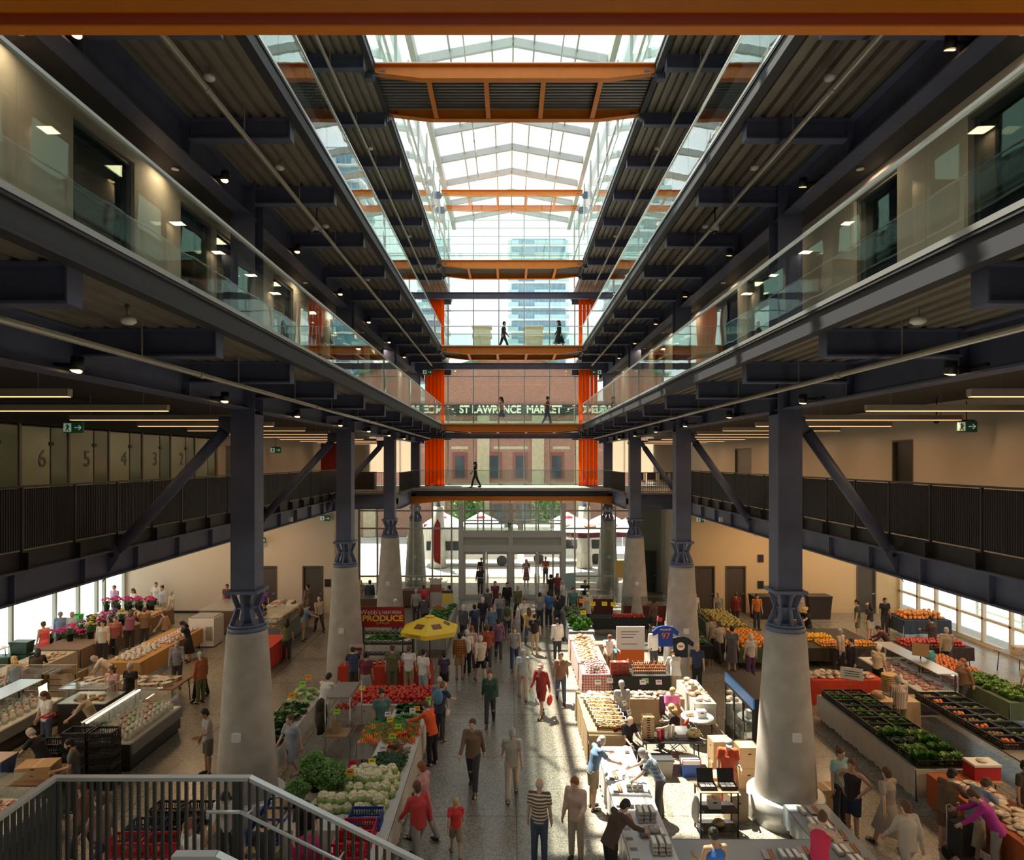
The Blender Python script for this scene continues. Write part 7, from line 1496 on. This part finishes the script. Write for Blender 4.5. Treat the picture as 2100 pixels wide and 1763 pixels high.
t=thing('menu_screen','framed menu screen standing on the right deli case','screen',(13.9,22.5,1.33)); MB().rbox(0,0,.3,.5,.03,.42,rz=-.6,rx=-.1).obj('screen_face',mat('menu_screen_face',(.3,.2,.1),.4),t); MB().cyl((0,0,0),(0,0,.2),.02,n=6).obj('stand',black,t)
ctable(11.0,14.4,25.6,28.6,.8,'dark cloth under the pepper and banana table at right',cloth((.05,.04,.03)),.5)
heap('redp',lambda:P_fruit('red_pepper',(.6,.04,.02),.055,.25),11.1,12.4,27.5,28.5,.81,.125,2,'red pepper at the back of the right pepper table','pepper','red peppers'); heap('yel',lambda:P_fruit('yellow_pepper',(.75,.42,.02),.055,.25),11.1,13.0,26.5,27.4,.81,.125,2,'golden yellow pepper in the middle of the right pepper table','pepper','yellow peppers'); heap('peach',lambda:P_fruit('peach',(.75,.33,.06),.045,.5),12.0,14.3,25.7,26.4,.81,.11,2,'peach at the front of the right pepper table','peach','peaches')
ctable(8.7,10.3,25.4,31.6,.8,'green cloth on the squash and orange table behind the nearest right column',cloth((.06,.09,.05)),.5); heap('orange',lambda:P_fruit('orange_fruit',(.85,.32,.03),.05,.45),8.8,10.2,25.5,28.0,.81,.17,2,'orange on the long table behind the nearest right column','orange','oranges',rise=.1,s=1.35); heap('squash',lambda:P_fruit('striped_squash',(.42,.34,.1),.07,.5),8.8,10.2,28.1,31.5,.81,.18,2,'yellow-green squash behind the oranges','squash','squashes')
ctable(15.2,17.9,25.6,26.7,.8,'dark cloth on the red apple table near the right windows',cloth((.05,.03,.03)),.5); heap('apple',None,15.3,17.8,25.7,26.6,.81,.13,2,'red apple on the table near the right windows','apple','window side apples',s=1.3)
ctable(17.6,19.7,29.6,31.0,.9,'dark blue cloth on the melon table by the right glass door',cloth((.03,.05,.09)),.6); heap('melon',lambda:P_fruit('orange_melon',(.7,.28,.06),.08,.5),17.7,19.6,29.7,30.9,.91,.19,2,'orange melon or squash on the blue-clothed table by the right glass door','melon','melons')
ctable(14.9,16.2,19.8,24.8,.8,'green cloth on the bean and greens table before the right windows',cloth((.08,.12,.07)),.5); heap('chard',GR[1][1],15.0,16.1,19.9,22.4,.81,.27,1,'light green bunch before the right windows','greens','window side greens'); heap('pep',None,15.0,16.1,22.6,24.7,.81,.13,1,'orange pepper before the right windows','pepper','window side peppers')
table(18.6,19.6,15.5,25.5,.8,'long window-side folding table at right',mat('grey_tabletop',(.22,.2,.17),.5))
for i in range(12):
    k=i%3; put('wx%d'%k,lambda k=k:P_box(.5,.36,.3,[mat('wb0',(.25,.12,.05),.8),mat('wb1',(.06,.06,.07),.6),mat('wb2',(.5,.4,.3),.8)][k]),19.1,16.0+i*.8,.805,rots(.2),['brown carton on the right window table','black box on the right window table','pale carton on the right window table'][k],'box',['brown window cartons','black window boxes','pale window cartons'][k])
for i in range(6):
    for j in (0,1): put('gcr',lambda:P_crate('green_crate',(.02,.08,.04),.6,.42,.28),17.6+j*.65,19.2,i*.285,0,['dark green crate in the left window-side stack','dark green crate in the right window-side stack'][j],'crate',['left window stack','right window stack'][j])
for i,(x,lb) in enumerate(((12.9,'left black wheeled bin against the right rear wall'),(14.3,'middle black wheeled bin against the right rear wall'),(15.7,'right black wheeled bin against the right rear wall'))): tote(x,33.9,0,1.2,.8,1.15,(.03,.025,.022),lb,(.05,.045,.04))
# L: left hall
ctable(-19.9,-17.3,31.4,32.6,.8,'white cloth on the flower table by the left glass door',clothw,.4); MAG=(.62,.02,.22)
for i in range(9): put('fm',lambda:P_bucket(0,MAG),-19.6+i*.27,31.8+.3*(i%2),.81,i,'bucket of magenta flowers on the table by the left glass door','flowers','magenta buckets by the glass door')
ctable(-18.4,-16.7,25.4,32.4,.8,'brown cloth on the long flower and bread table at left',cloth((.2,.13,.08)),.75,'ese')
for i in range(9):
    k=(i%3); put('fl%d'%k,lambda k=k:P_bucket(1,[(.62,.02,.22),(.6,.5,.12),(.3,.1,.3)][k],20+k),-17.9+.6*(i%2),26.6+i*.36,.81,i,['bucket of magenta blossoms on the long left table','bucket of yellow blossoms on the long left table','bucket of violet blossoms on the long left table'][k],'flowers',['magenta long table','yellow long table','violet long table'][k])
heap('loaf',lambda:P_pack('bread_loaf',(.5,.3,.14),(.6,.4,.2),.08,.13,.05),-18.2,-16.8,30.2,32.2,.81,.22,1,'bread loaf at the far end of the long left table','bread','left bread loaves')
for i in range(5): put('fm',None,-19.0+i*.33,27.0+.2*(i%2),.5,i,'bucket of magenta flowers before the green bins','flowers','magenta buckets before green bins')
table(-19.3,-17.5,26.7,27.6,.5,'low bench under the magenta flowers before the green bins')
for i in range(4): put('fm',None,-20.1,24.0+i*.45,.85,i,'bucket of magenta flowers at the far left window ledge','flowers','window ledge magenta')
table(-20.4,-19.7,23.6,25.8,.85,'narrow window ledge table at far left',whitep); table(-20.3,-18.9,28.2,30.4,.85,'pale potting table with green bucket by the left windows',whitep)
tote(-19.5,29.5,.85,.35,.35,.35,(.03,.5,.06),'bright green bucket on the pale potting table'); tote(-19.0,29.7,.85,.3,.3,.28,(.03,.03,.03),'small black bucket beside the bright green one')
for i,(x,y,z) in enumerate(((-19.4,26.2,0),(-19.4,26.2,.5),(-19.9,25.9,.0))): tote(x,y-.2,z,.7,.45,.45,(.01,.06,.035),['lower dark green bin in the left pair','upper dark green bin in the left pair','dark green bin nearest the left windows'][i],(.01,.06,.035))
for i in range(8): put('brc',lambda:P_crate('brown_crate',(.05,.03,.02),.6,.42,.2),-19.0,22.6,i*.205,0,'dark brown crate in the tall stack at the far left','crate','far left crate stack')
ctable(-17.9,-16.6,20.9,25.0,.85,'cream cloth on the pastry counter at left',cloth((.42,.36,.28)),.75,'es'); heap('past',lambda:P_pack('pastry_box',(.5,.33,.18),(.75,.7,.6),.08,.09,.03),-17.5,-16.7,21.0,24.9,.86,.2,2,'small pastry on the cream left counter','pastry','cream counter pastries',rise=.05)
ctable(-14.7,-13.4,23.6,28.4,.85,'ochre cloth on the soap and honey table at left',cloth((.45,.25,.08)),.6,'es'); heap('soap',lambda:P_jar('pink_jar',(.45,.2,.3),(.75,.7,.7),.1,.05),-14.2,-13.5,26.0,28.3,.86,.14,1,'pink jar on the ochre-clothed left table','jar','pink jars'); heap('soap2',lambda:P_jar('white_jar',(.7,.66,.6),(.6,.6,.58),.12,.06),-14.5,-13.6,23.8,25.8,.86,.2,1,'white tub on the near end of the ochre-clothed left table','jar','white tubs')
t=thing('white_fridge','low white chest fridge left of the first column, behind the black dress','fridge',(-13.5,29.0,0)); MB().box(-.55,.55,-.5,.5,.05,1.25).obj('cabinet',whitep,t); MB().box(-.5,.5,-.45,.45,1.25,1.3).obj('lid',mat('fridge_grey',(.3,.3,.3),.4),t); MB().box(.2,.5,-.51,-.5,.3,.9).obj('vent_grille',mat('fridge_grey',(.3,.3,.3),.4),t)
for i,(x,lb) in enumerate(((-16.0,'left slatted wooden crate display'),(-14.9,'right slatted wooden crate display'))):
    t=thing('wooden_crate',lb+' behind the glass screen','crate',(x,22.0,0)); m=MB()
    for z in (.3,.5,.7,.9): m.box(-.48,.48,-.3,-.28,z,z+.16).box(-.48,.48,.28,.3,z,z+.16)
    m.obj('slats',mat('crate_wood',(.25,.16,.09),.7),t)
    for sx in (-1,1): MB().box(sx*.45-.03,sx*.45+.03,-.3,.3,0,1.08).obj('side_frame',mat('crate_wood',(.25,.16,.09),.7),t)
table(-14.4,-10.9,21.0,22.4,.8,'long brown folding table of boxed pastries at left',mat('brown_tabletop',(.2,.12,.07),.6)); heap('past2',lambda:P_box(.3,.2,.1,mat('pastry_card',(.5,.45,.36),.7)),-14.3,-11.0,21.1,22.3,.805,.36,1,'pale pastry box on the long brown table','box','boxed pastries')
t=thing('glass_screen','thin brass-framed glass screen before the wooden crates','screen',(-15.2,20.6,0)); MB().box(-1.5,1.5,-.01,.01,.9,1.7).obj('glass_pane',gl_clear,t); MB().box(-1.52,-1.5,-.015,.015,0,1.72).box(1.5,1.52,-.015,.015,0,1.72).box(-1.5,1.5,-.015,.015,1.7,1.72).obj('brass_frame',mat('brass',(.4,.25,.07),.4,metal=.5),t)
deli(-15.3,-14.0,16.2,20.4,'long glass milk and cheese case at the left edge',1); CAPS=[(.55,.03,.03),(.05,.3,.08),(.7,.7,.68)]
for i in range(14):
    for j in range(4): k=(i//3+j)%3; put('milk%d'%k,lambda k=k:P_bottle('milk_bottle',(.72,.72,.66),CAPS[k],.25,.075,(.75,.72,.68)),-14.95+j*.24,16.4+i*.28,.765,0,['red-capped milk bottle in the long left case','green-capped milk bottle in the long left case','white-capped milk bottle in the long left case'][k],'bottle',['red caps','green caps','white caps'][k]+', long left case')
deli(-11.3,-10.0,17.1,19.7,'curved-glass dairy case with milk bottles left of the first column',1,curved=True)
for i in range(11):
    for j in range(5): k=(i//2+j)%3; put('milk%d'%k,None,-11.05+j*.22,17.25+i*.22,.765,0,['red-capped milk bottle in the curved dairy case','green-capped milk bottle in the curved dairy case','white-capped milk bottle in the curved dairy case'][k],'bottle',['red caps','green caps','white caps'][k]+', curved case')
for i,(x,y,n) in enumerate(((-11.5,16.35,4),(-10.85,16.35,5),(-10.2,16.35,5))):
    for k in range(n): put('mcr',lambda:P_crate('milk_crate',(.012,.012,.014),.56,.42,.28),x,y,k*.285,0,['black milk crate in the left of three stacks before the dairy case','black milk crate in the middle of three stacks before the dairy case','black milk crate in the right of three stacks before the dairy case'][i],'crate','milk crates, stack '+'lmr'[i])
counter(-13.4,-12.0,19.3,20.3,'dark baker counter between the two dairy cases',drk,True); heap('loaf',None,-13.2,-12.2,19.5,20.1,.98,.25,1,'bread loaf on the dark baker counter','bread','baker counter loaves')
table(-12.6,-10.5,14.7,15.75,.85,'brown table of trays and tubs behind the stair railing',mat('brown_tabletop',(.2,.12,.07),.6))
put('bx8',lambda:P_box(.75,.5,.14,mat('tray_card',(.48,.31,.16),.8)),-11.0,15.15,.855,.1,'shallow wide cardboard tray on the brown table','box'); put('bx8',None,-11.0,15.15,1.0,.15,'second cardboard tray on top of the first on the brown table','box'); tote(-12.0,15.2,.855,.6,.5,.38,(.03,.09,.28),'blue tote with tan lid on the brown table',(.4,.25,.15)); tote(-13.2,15.2,0,.9,.6,.9,(.18,.15,.12),'grey-brown bin with lid at the far left',(.2,.17,.14))
deli(-11.6,-10.1,12.2,14.3,'glass case of prepared food in the lower left corner',1,curved=True); heap('meat',None,-11.4,-10.3,12.3,14.2,.765,.26,1,'wrapped tray inside the lower left glass case','package','lower left trays')
for i in range(7): put('jt',lambda:P_jar('relish_jar',(.4,.12,.03),(.7,.68,.62),.13,.045),-11.4+(i%2)*.12,12.4+i*.25,1.335,0,'relish jar on top of the lower left glass case','jar','relish jars')
# crates behind the stair railing
table(-7.8,-6.0,12.15,14.05,.72,'low wooden table of crates behind the stair railing')
for i,(x,y,k,c,lb) in enumerate(((-7.35,12.4,'cr',REDC,'left red basket behind the railing'),(-6.65,12.4,'cr',REDC,'right red basket behind the railing'),(-7.3,12.95,'cbb',(.03,.06,.13),'dark blue rimmed crate behind the red baskets'),(-6.6,12.95,'bcr',BC,'black crate beside the dark blue crate'),(-7.2,13.55,'mcr',BC,'left black deep crate nearest the first column'),(-6.55,13.55,'mcr',BC,'right black deep crate nearest the first column'))): put(k,lambda c=c:P_crate('plastic_crate',c,.62,.4,.26),x,y,.725,rots(.06),lb,'crate')
heap('bag',None,-7.5,-6.4,12.25,12.55,.76,.3,1,'brown paper bundle in the red baskets behind the railing','bag','bundles in red baskets'); heap('pot',None,-6.8,-6.3,13.4,13.7,.76,.1,2,'brown potato in the black crate nearest the first column','potato','railing crate potatoes')
table(-5.35,-4.6,12.6,14.2,.6,'low bench of blue crates right of the first column'); 
for i,(y,z) in enumerate(((13.9,.605),(13.45,.605),(13.0,.605))):
    put('cb',None,-4.98,y,z,0,['far blue crate of paper trays right of the first column','middle blue crate of paper trays right of the first column','near blue crate of paper trays right of the first column'][i],'crate'); put('kb',None,-4.98,y,z+.2,0,'folded kraft tray in a blue crate right of the first column','box','kraft trays in blue crates',s=1.3)
t=table(-6.0,-3.6,10.9,11.55,.55,'orange wooden framed bench at the bottom by the handrail',mat('orange_ply',(.5,.26,.09),.6)); heap('kb',None,-5.8,-3.8,11.0,11.5,.56,.36,1,'small kraft box on the wooden bench by the handrail','box','kraft boxes on the bench')
tag(MB().ell((0,0,.25),(.32,.2,.25),14,10,bump=.15).obj('dark_pink_jacket',cloth((.4,.02,.12)),loc=(-3.95,12.35,.55)),'crumpled crimson jacket behind the red crates','jacket'); table(-4.4,-3.6,12.0,12.7,.55,'small stool table under the crimson jacket')
# ================================================================ STAIR, SIGNS, BOOTHS
railm=mat('stair_rail_grey',(.72,.75,.74),.4,metal=.3); balm=mat('baluster_grey',(.075,.08,.08),.5)
zr,yr=4.2,8.15; xl,xr=-5.77,-3.36
t=thing('stair_railing','grey stair railing with flat handrail and vertical balusters in the foreground','railing',(0,0,0))
MB().box(xl-.04,xr,yr-.06,yr+.03,zr-.045,zr).obj('handrail',railm,t)
MB().box(xl-.045,xl+.04,5.2,yr-.06,zr-.045,zr).obj('handrail',railm,t)
sl=1.21/2.45; xe=.4; ze=zr-sl*(xe-xr)
MB().beam((xr-.01,yr-.015,zr-.022),(xe,yr-.015,ze-.022),.09,.045).obj('handrail',railm,t)
x=xl+.05
while x<xe:
    top=zr-.045 if x<xr else zr-.045-sl*(x-xr); bot=3.16 if x<xr else 3.1-sl*(x-xr)-.05
    MB().box(x-.016,x+.016,yr-.035,yr+.005,bot,top).obj('baluster',balm,t); x+=.098
y=yr-.12
while y>5.3: MB().box(xl-.02,xl+.02,y-.016,y+.016,3.16,zr-.045).obj('baluster',balm,t); y-=.098
for x in (xl+.0,-5.23,-3.51): MB().box(x-.022,x+.022,yr-.04,yr+.01,3.0,zr-.04).obj('post',balm,t)
MB().cyl((-3.75,yr-.32,3.92),(-3.36,yr-.32,3.92),.021,n=12).ell((-3.75,yr-.32,3.92),(.022,)*3,10,8).cyl((-3.36,yr-.32,3.92),(-.1,yr-.32,3.92-sl*3.26),.021,n=12).cyl((-3.75,yr-.32,3.92),(-3.75,yr-.32,3.84),.018,n=10).obj('grab_rail',railm,t)
m=MB()
for x,z in ((-3.3,3.88),(-2.2,3.34),(-1.1,2.8)): m.cyl((x,yr-.32,z),(x,yr-.02,z-.06),.012,n=8)
m.obj('rail_brackets',railm,t)
MB().box(-3.53,-3.1,6.55,6.66,4.12,4.16).beam((-3.1,6.605,4.14),(-.9,6.605,4.14-sl*2.2),.1,.04).obj('near_handrail',railm,t)
for k in range(22): MB().box(-3.5+k*.11-.014,-3.5+k*.11+.014,6.59,6.62,3.14-max(0,(k*.11-.4))*sl-.1,4.12-max(0,(k*.11-.4))*sl).obj('baluster',balm,t)
st=MB().box(xl-.08,xr+.1,4.0,yr+.06,2.95,3.13)
for i in range(16): st.box(xr+.1+i*.3,xr+.4+i*.3,6.3,yr+.06,2.95-(i+1)*.15,3.0-(i+1)*.15+.0)
st.beam((xr+.1,yr+.03,2.93),(xr+5,yr+.03,2.93-sl*4.9),.05,.3).beam((xr+.1,6.3,2.93),(xr+5,6.3,2.93-sl*4.9),.05,.3)
struct('floor_stair_landing',st,mat('stair_concrete',(.3,.29,.27),.8))
struct('trim_stair_support',MB().box(-5.6,-5.4,5.0,5.2,0,2.95).box(-3.5,-3.3,5.0,5.2,0,2.95),black)
# exit signs
exg=mat('exit_green',(.01,.07,.035),.4,emit=.02,ecol=(.05,.5,.2)); exw=mat('exit_white',(.8,.85,.8),.4,emit=.12,ecol=(.8,1,.85))
def exitsign(x,y,z,label,arrow=1,rz=0,drop=.25,w=.5,h=.28):
    t=thing('exit_sign',label,'sign',(x,y,z),rz); MB().box(-w/2,w/2,-.03,.03,-h/2,h/2).obj('panel',exg,t)
    m=MB(); s=arrow
    m.rbox(-.15*s,-.034,.0,.2,.006,.22); m.obj('door_pictogram',exw,t)
    m=MB().ell((-.15*s,-.04,.07),(.02,.004,.02),8,6).rbox(-.14*s,-.04,.01,.05,.006,.09,ry=.3*s).rbox(-.17*s,-.04,-.06,.02,.006,.08,ry=.6).rbox(-.12*s,-.04,-.06,.02,.006,.08,ry=-.6).rbox(-.14*s,-.04,.03,.11,.006,.016,ry=.4); m.obj('running_figure',exg,t)
    MB().box(min(.03*s,.2*s),max(.03*s,.2*s),-.037,-.03,-.012,.012).rbox(.17*s,-.034,.03,.09,.006,.02,ry=.75*s).rbox(.17*s,-.034,-.03,.09,.006,.02,ry=-.75*s).obj('arrow',exw,t)
    MB().box(-.2,.2,-.025,.025,h/2,h/2+.03).cyl((0,0,h/2),(0,0,h/2+drop),.012,n=6).obj('hanger',black,t)
exitsign(-17.3,32.0,4.05,'green exit sign hanging over the left stalls near the flowers',-1,drop=1.3,h=.36); exitsign(-13.2,34.6,3.9,'small exit sign hung under the left girder near the first column',1,drop=1.4)
exitsign(-9.85,34.7,5.05,'exit sign at the top of the left rear wall near the second column',1,drop=.4); exitsign(18.0,29.4,3.3,'green exit sign with right arrow near the right glass door',1,drop=2.1,h=.4); exitsign(9.9,34.5,5.0,'tiny dark exit sign at the top of the right rear wall',1,drop=.4,w=.3); exitsign(13.6,34.0,4.2,'small dark exit sign on the right rear wall above the service door',1,drop=1.2,w=.3)
exitsign(11.3,16.5,8.95,'exit sign with running figure on the right gallery ceiling',1,drop=.5); exitsign(-11.4,17.0,8.95,'dim exit sign on the left gallery ceiling above booth five',1,drop=.5); exitsign(-11.5,32,8.6,'dark exit sign on the left gallery wall beyond the first column',1,drop=.8); exitsign(-4.6,35.8,12.9,'small exit sign under the fourth level at the far left',1,drop=.5,w=.5); exitsign(4.6,35.8,12.9,'small exit sign under the fourth level at the far right',-1,drop=.5,w=.5); exitsign(-.2,38.35,4.3,'small green exit sign on the middle door post',1,drop=.2,w=.3,h=.2)
# information booths on the left gallery with frosted numbered screens
fro=mat('frosted_green_glass',(.36,.42,.32),.25,noise=.08,nscale=1,spec=.6); grn=mat('green_clear_glass',(.17,.23,.17),.15,spec=.7); numm=mat('number_grey',(.10,.12,.10),.4)
for i,nm in enumerate(('seven','six','five','four','three','two','one')):
    y=13.9+1.74*i; t=thing('service_booth',f'glass service booth number {nm} along the left gallery','booth',(-11.8,y,L2))
    MB().box(0,.02,.05,1.0,.05,2.55).obj('frosted_panel',fro,t); MB().box(-.6,0,1.02,1.04,.05,2.55).box(0,.02,1.06,1.66,.05,2.55).obj('glass_door',grn,t); m=MB()
    for z in (.55,2.1): m.box(.0,.05,.96,1.12,z,z+.09)
    m.obj('hinge',black,t); text('number',str(7-i),.62,numm,(.035,.72,1.75),rot=(pi/2,0,pi/2),parent=t,ext=.004)
    MB().box(-.02,.05,1.68,1.74,.0,2.6).obj('post',mat('bronze_grey_frame',(.2,.19,.17),.5),t)
    MB().box(.35,.8,.35,.8,0,.42).box(.35,.42,.35,.8,.42,.8).obj('waiting_seat',mat('seat_red_brown',(.12,.04,.03),.6),t) if i>0 else None
struct('trim_booth_header',MB().box(-12.05,-11.7,12,26.2,L2+2.6,L3-.4),mat('dark_booth_header',(.02,.02,.02),.7))
struct('wall_booth_end',MB().box(-12.05,-11.7,26.1,26.3,L2,L2+2.6),beige)
# second-floor rooms near the entrance
struct('wall_red_panel',MB().box(-11.6,-10.3,40,40.2,L2,L2+3.2),mat('deep_red_paint',(.3,.01,.015),.5))
t=thing('reception_desk','dark reception desk behind the left gallery railing','desk',(-8.8,39.5,L2)); MB().box(-.6,.6,-.35,.35,0,1.0).obj('desk_body',drk,t); MB().box(-.62,.62,-.38,.38,1.0,1.04).obj('desk_top',black,t)
for i in range(4):
    x=8.0+i*.75; o=thing('waiting_chair','black waiting chair in the row behind the right gallery railing','chair',(x,41,L2),group='gallery waiting chairs') if i==0 else None
    if i==0:
        wc=o; MB().box(-.25,.25,-.25,.25,.42,.47).obj('seat',black,wc); MB().rbox(0,.25,.72,.5,.03,.45).obj('backrest',black,wc)
        for sx in (-1,1):
            for sy in (-1,1): MB().cyl((sx*.22,sy*.22,0),(sx*.22,sy*.22,.42),.012,n=6).obj('leg',steel,wc)
    else: dup(wc,(x,41,L2))
# wall notices
for x,z,lb in ((13.2,2.9,'dark framed notice on the right rear wall beside the door'),(13.2,1.5,'lower dark notice on the right rear wall beside the door'),(-9.8,1.6,'small dark switch plate on the left rear wall')):
    tag(MB().box(-.16,.16,-.02,0,-.2,.2).obj('wall_notice',black,loc=(x,34.98,z)),lb,'notice')
# light pools over the stalls: the hall's own hanging fixtures are out of sight above the girders

# ================================================================ keep people clear of furniture and of each other
bpy.context.view_layer.update()
def footprint(o):
    X=[];Y=[];Z=[]
    for c in [o]+list(o.children_recursive):
        if c.type!='MESH': continue
        for v in c.bound_box:
            w_=c.matrix_world@Vector(v); X.append(w_.x);Y.append(w_.y);Z.append(w_.z)
    return (min(X),max(X),min(Y),max(Y),min(Z),max(Z)) if X else None
FUR=[];PPL=[]
for o in COL.objects:
    if o.parent or 'category' not in o: continue
    c=o['category']
    if c=='person':
        if o.location.z<.1: PPL.append(o)
    elif c in('table','counter','display case','box','bin','crate','fridge','rack','shelf','cart','stand','sign','tablecloth','basket','cooler','chair','bench') :
        f=footprint(o)
        if f and f[4]<.5 and f[5]>.25 and (f[1]-f[0])>.1: FUR.append(f[:4])
for x in (-KX,KX):
    for y in COLY: r=.72 if y>15 else .86; FUR.append((x-r,x+r,y-r,y+r))
for it in range(30):
    for o in PPL:
        if any(c.type=='MESH' and c.data==BM.get('sit',{}).get('body') for c in o.children): continue
        x,y=o.location.x,o.location.y; m_=.2
        for (a,b,c,d) in FUR:
            if a-m_<x<b+m_ and c-m_<y<d+m_:
                opts=[(x-(a-m_),-1,0),((b+m_)-x,1,0),(y-(c-m_),0,-1),((d+m_)-y,0,1)]; k,ux,uy=min(opts); k=min(k,.3)+.01
                x+=ux*k; y+=uy*k
        for q in PPL:
            if q is o: continue
            dx,dy=x-q.location.x,y-q.location.y; dd=math.hypot(dx,dy)
            if dd<.5:
                if dd<1e-3: dx,dy,dd=.1,0,.1
                x+=dx/dd*(.5-dd)*.5; y+=dy/dd*(.5-dd)*.5
        o.location.x,o.location.y=x,y
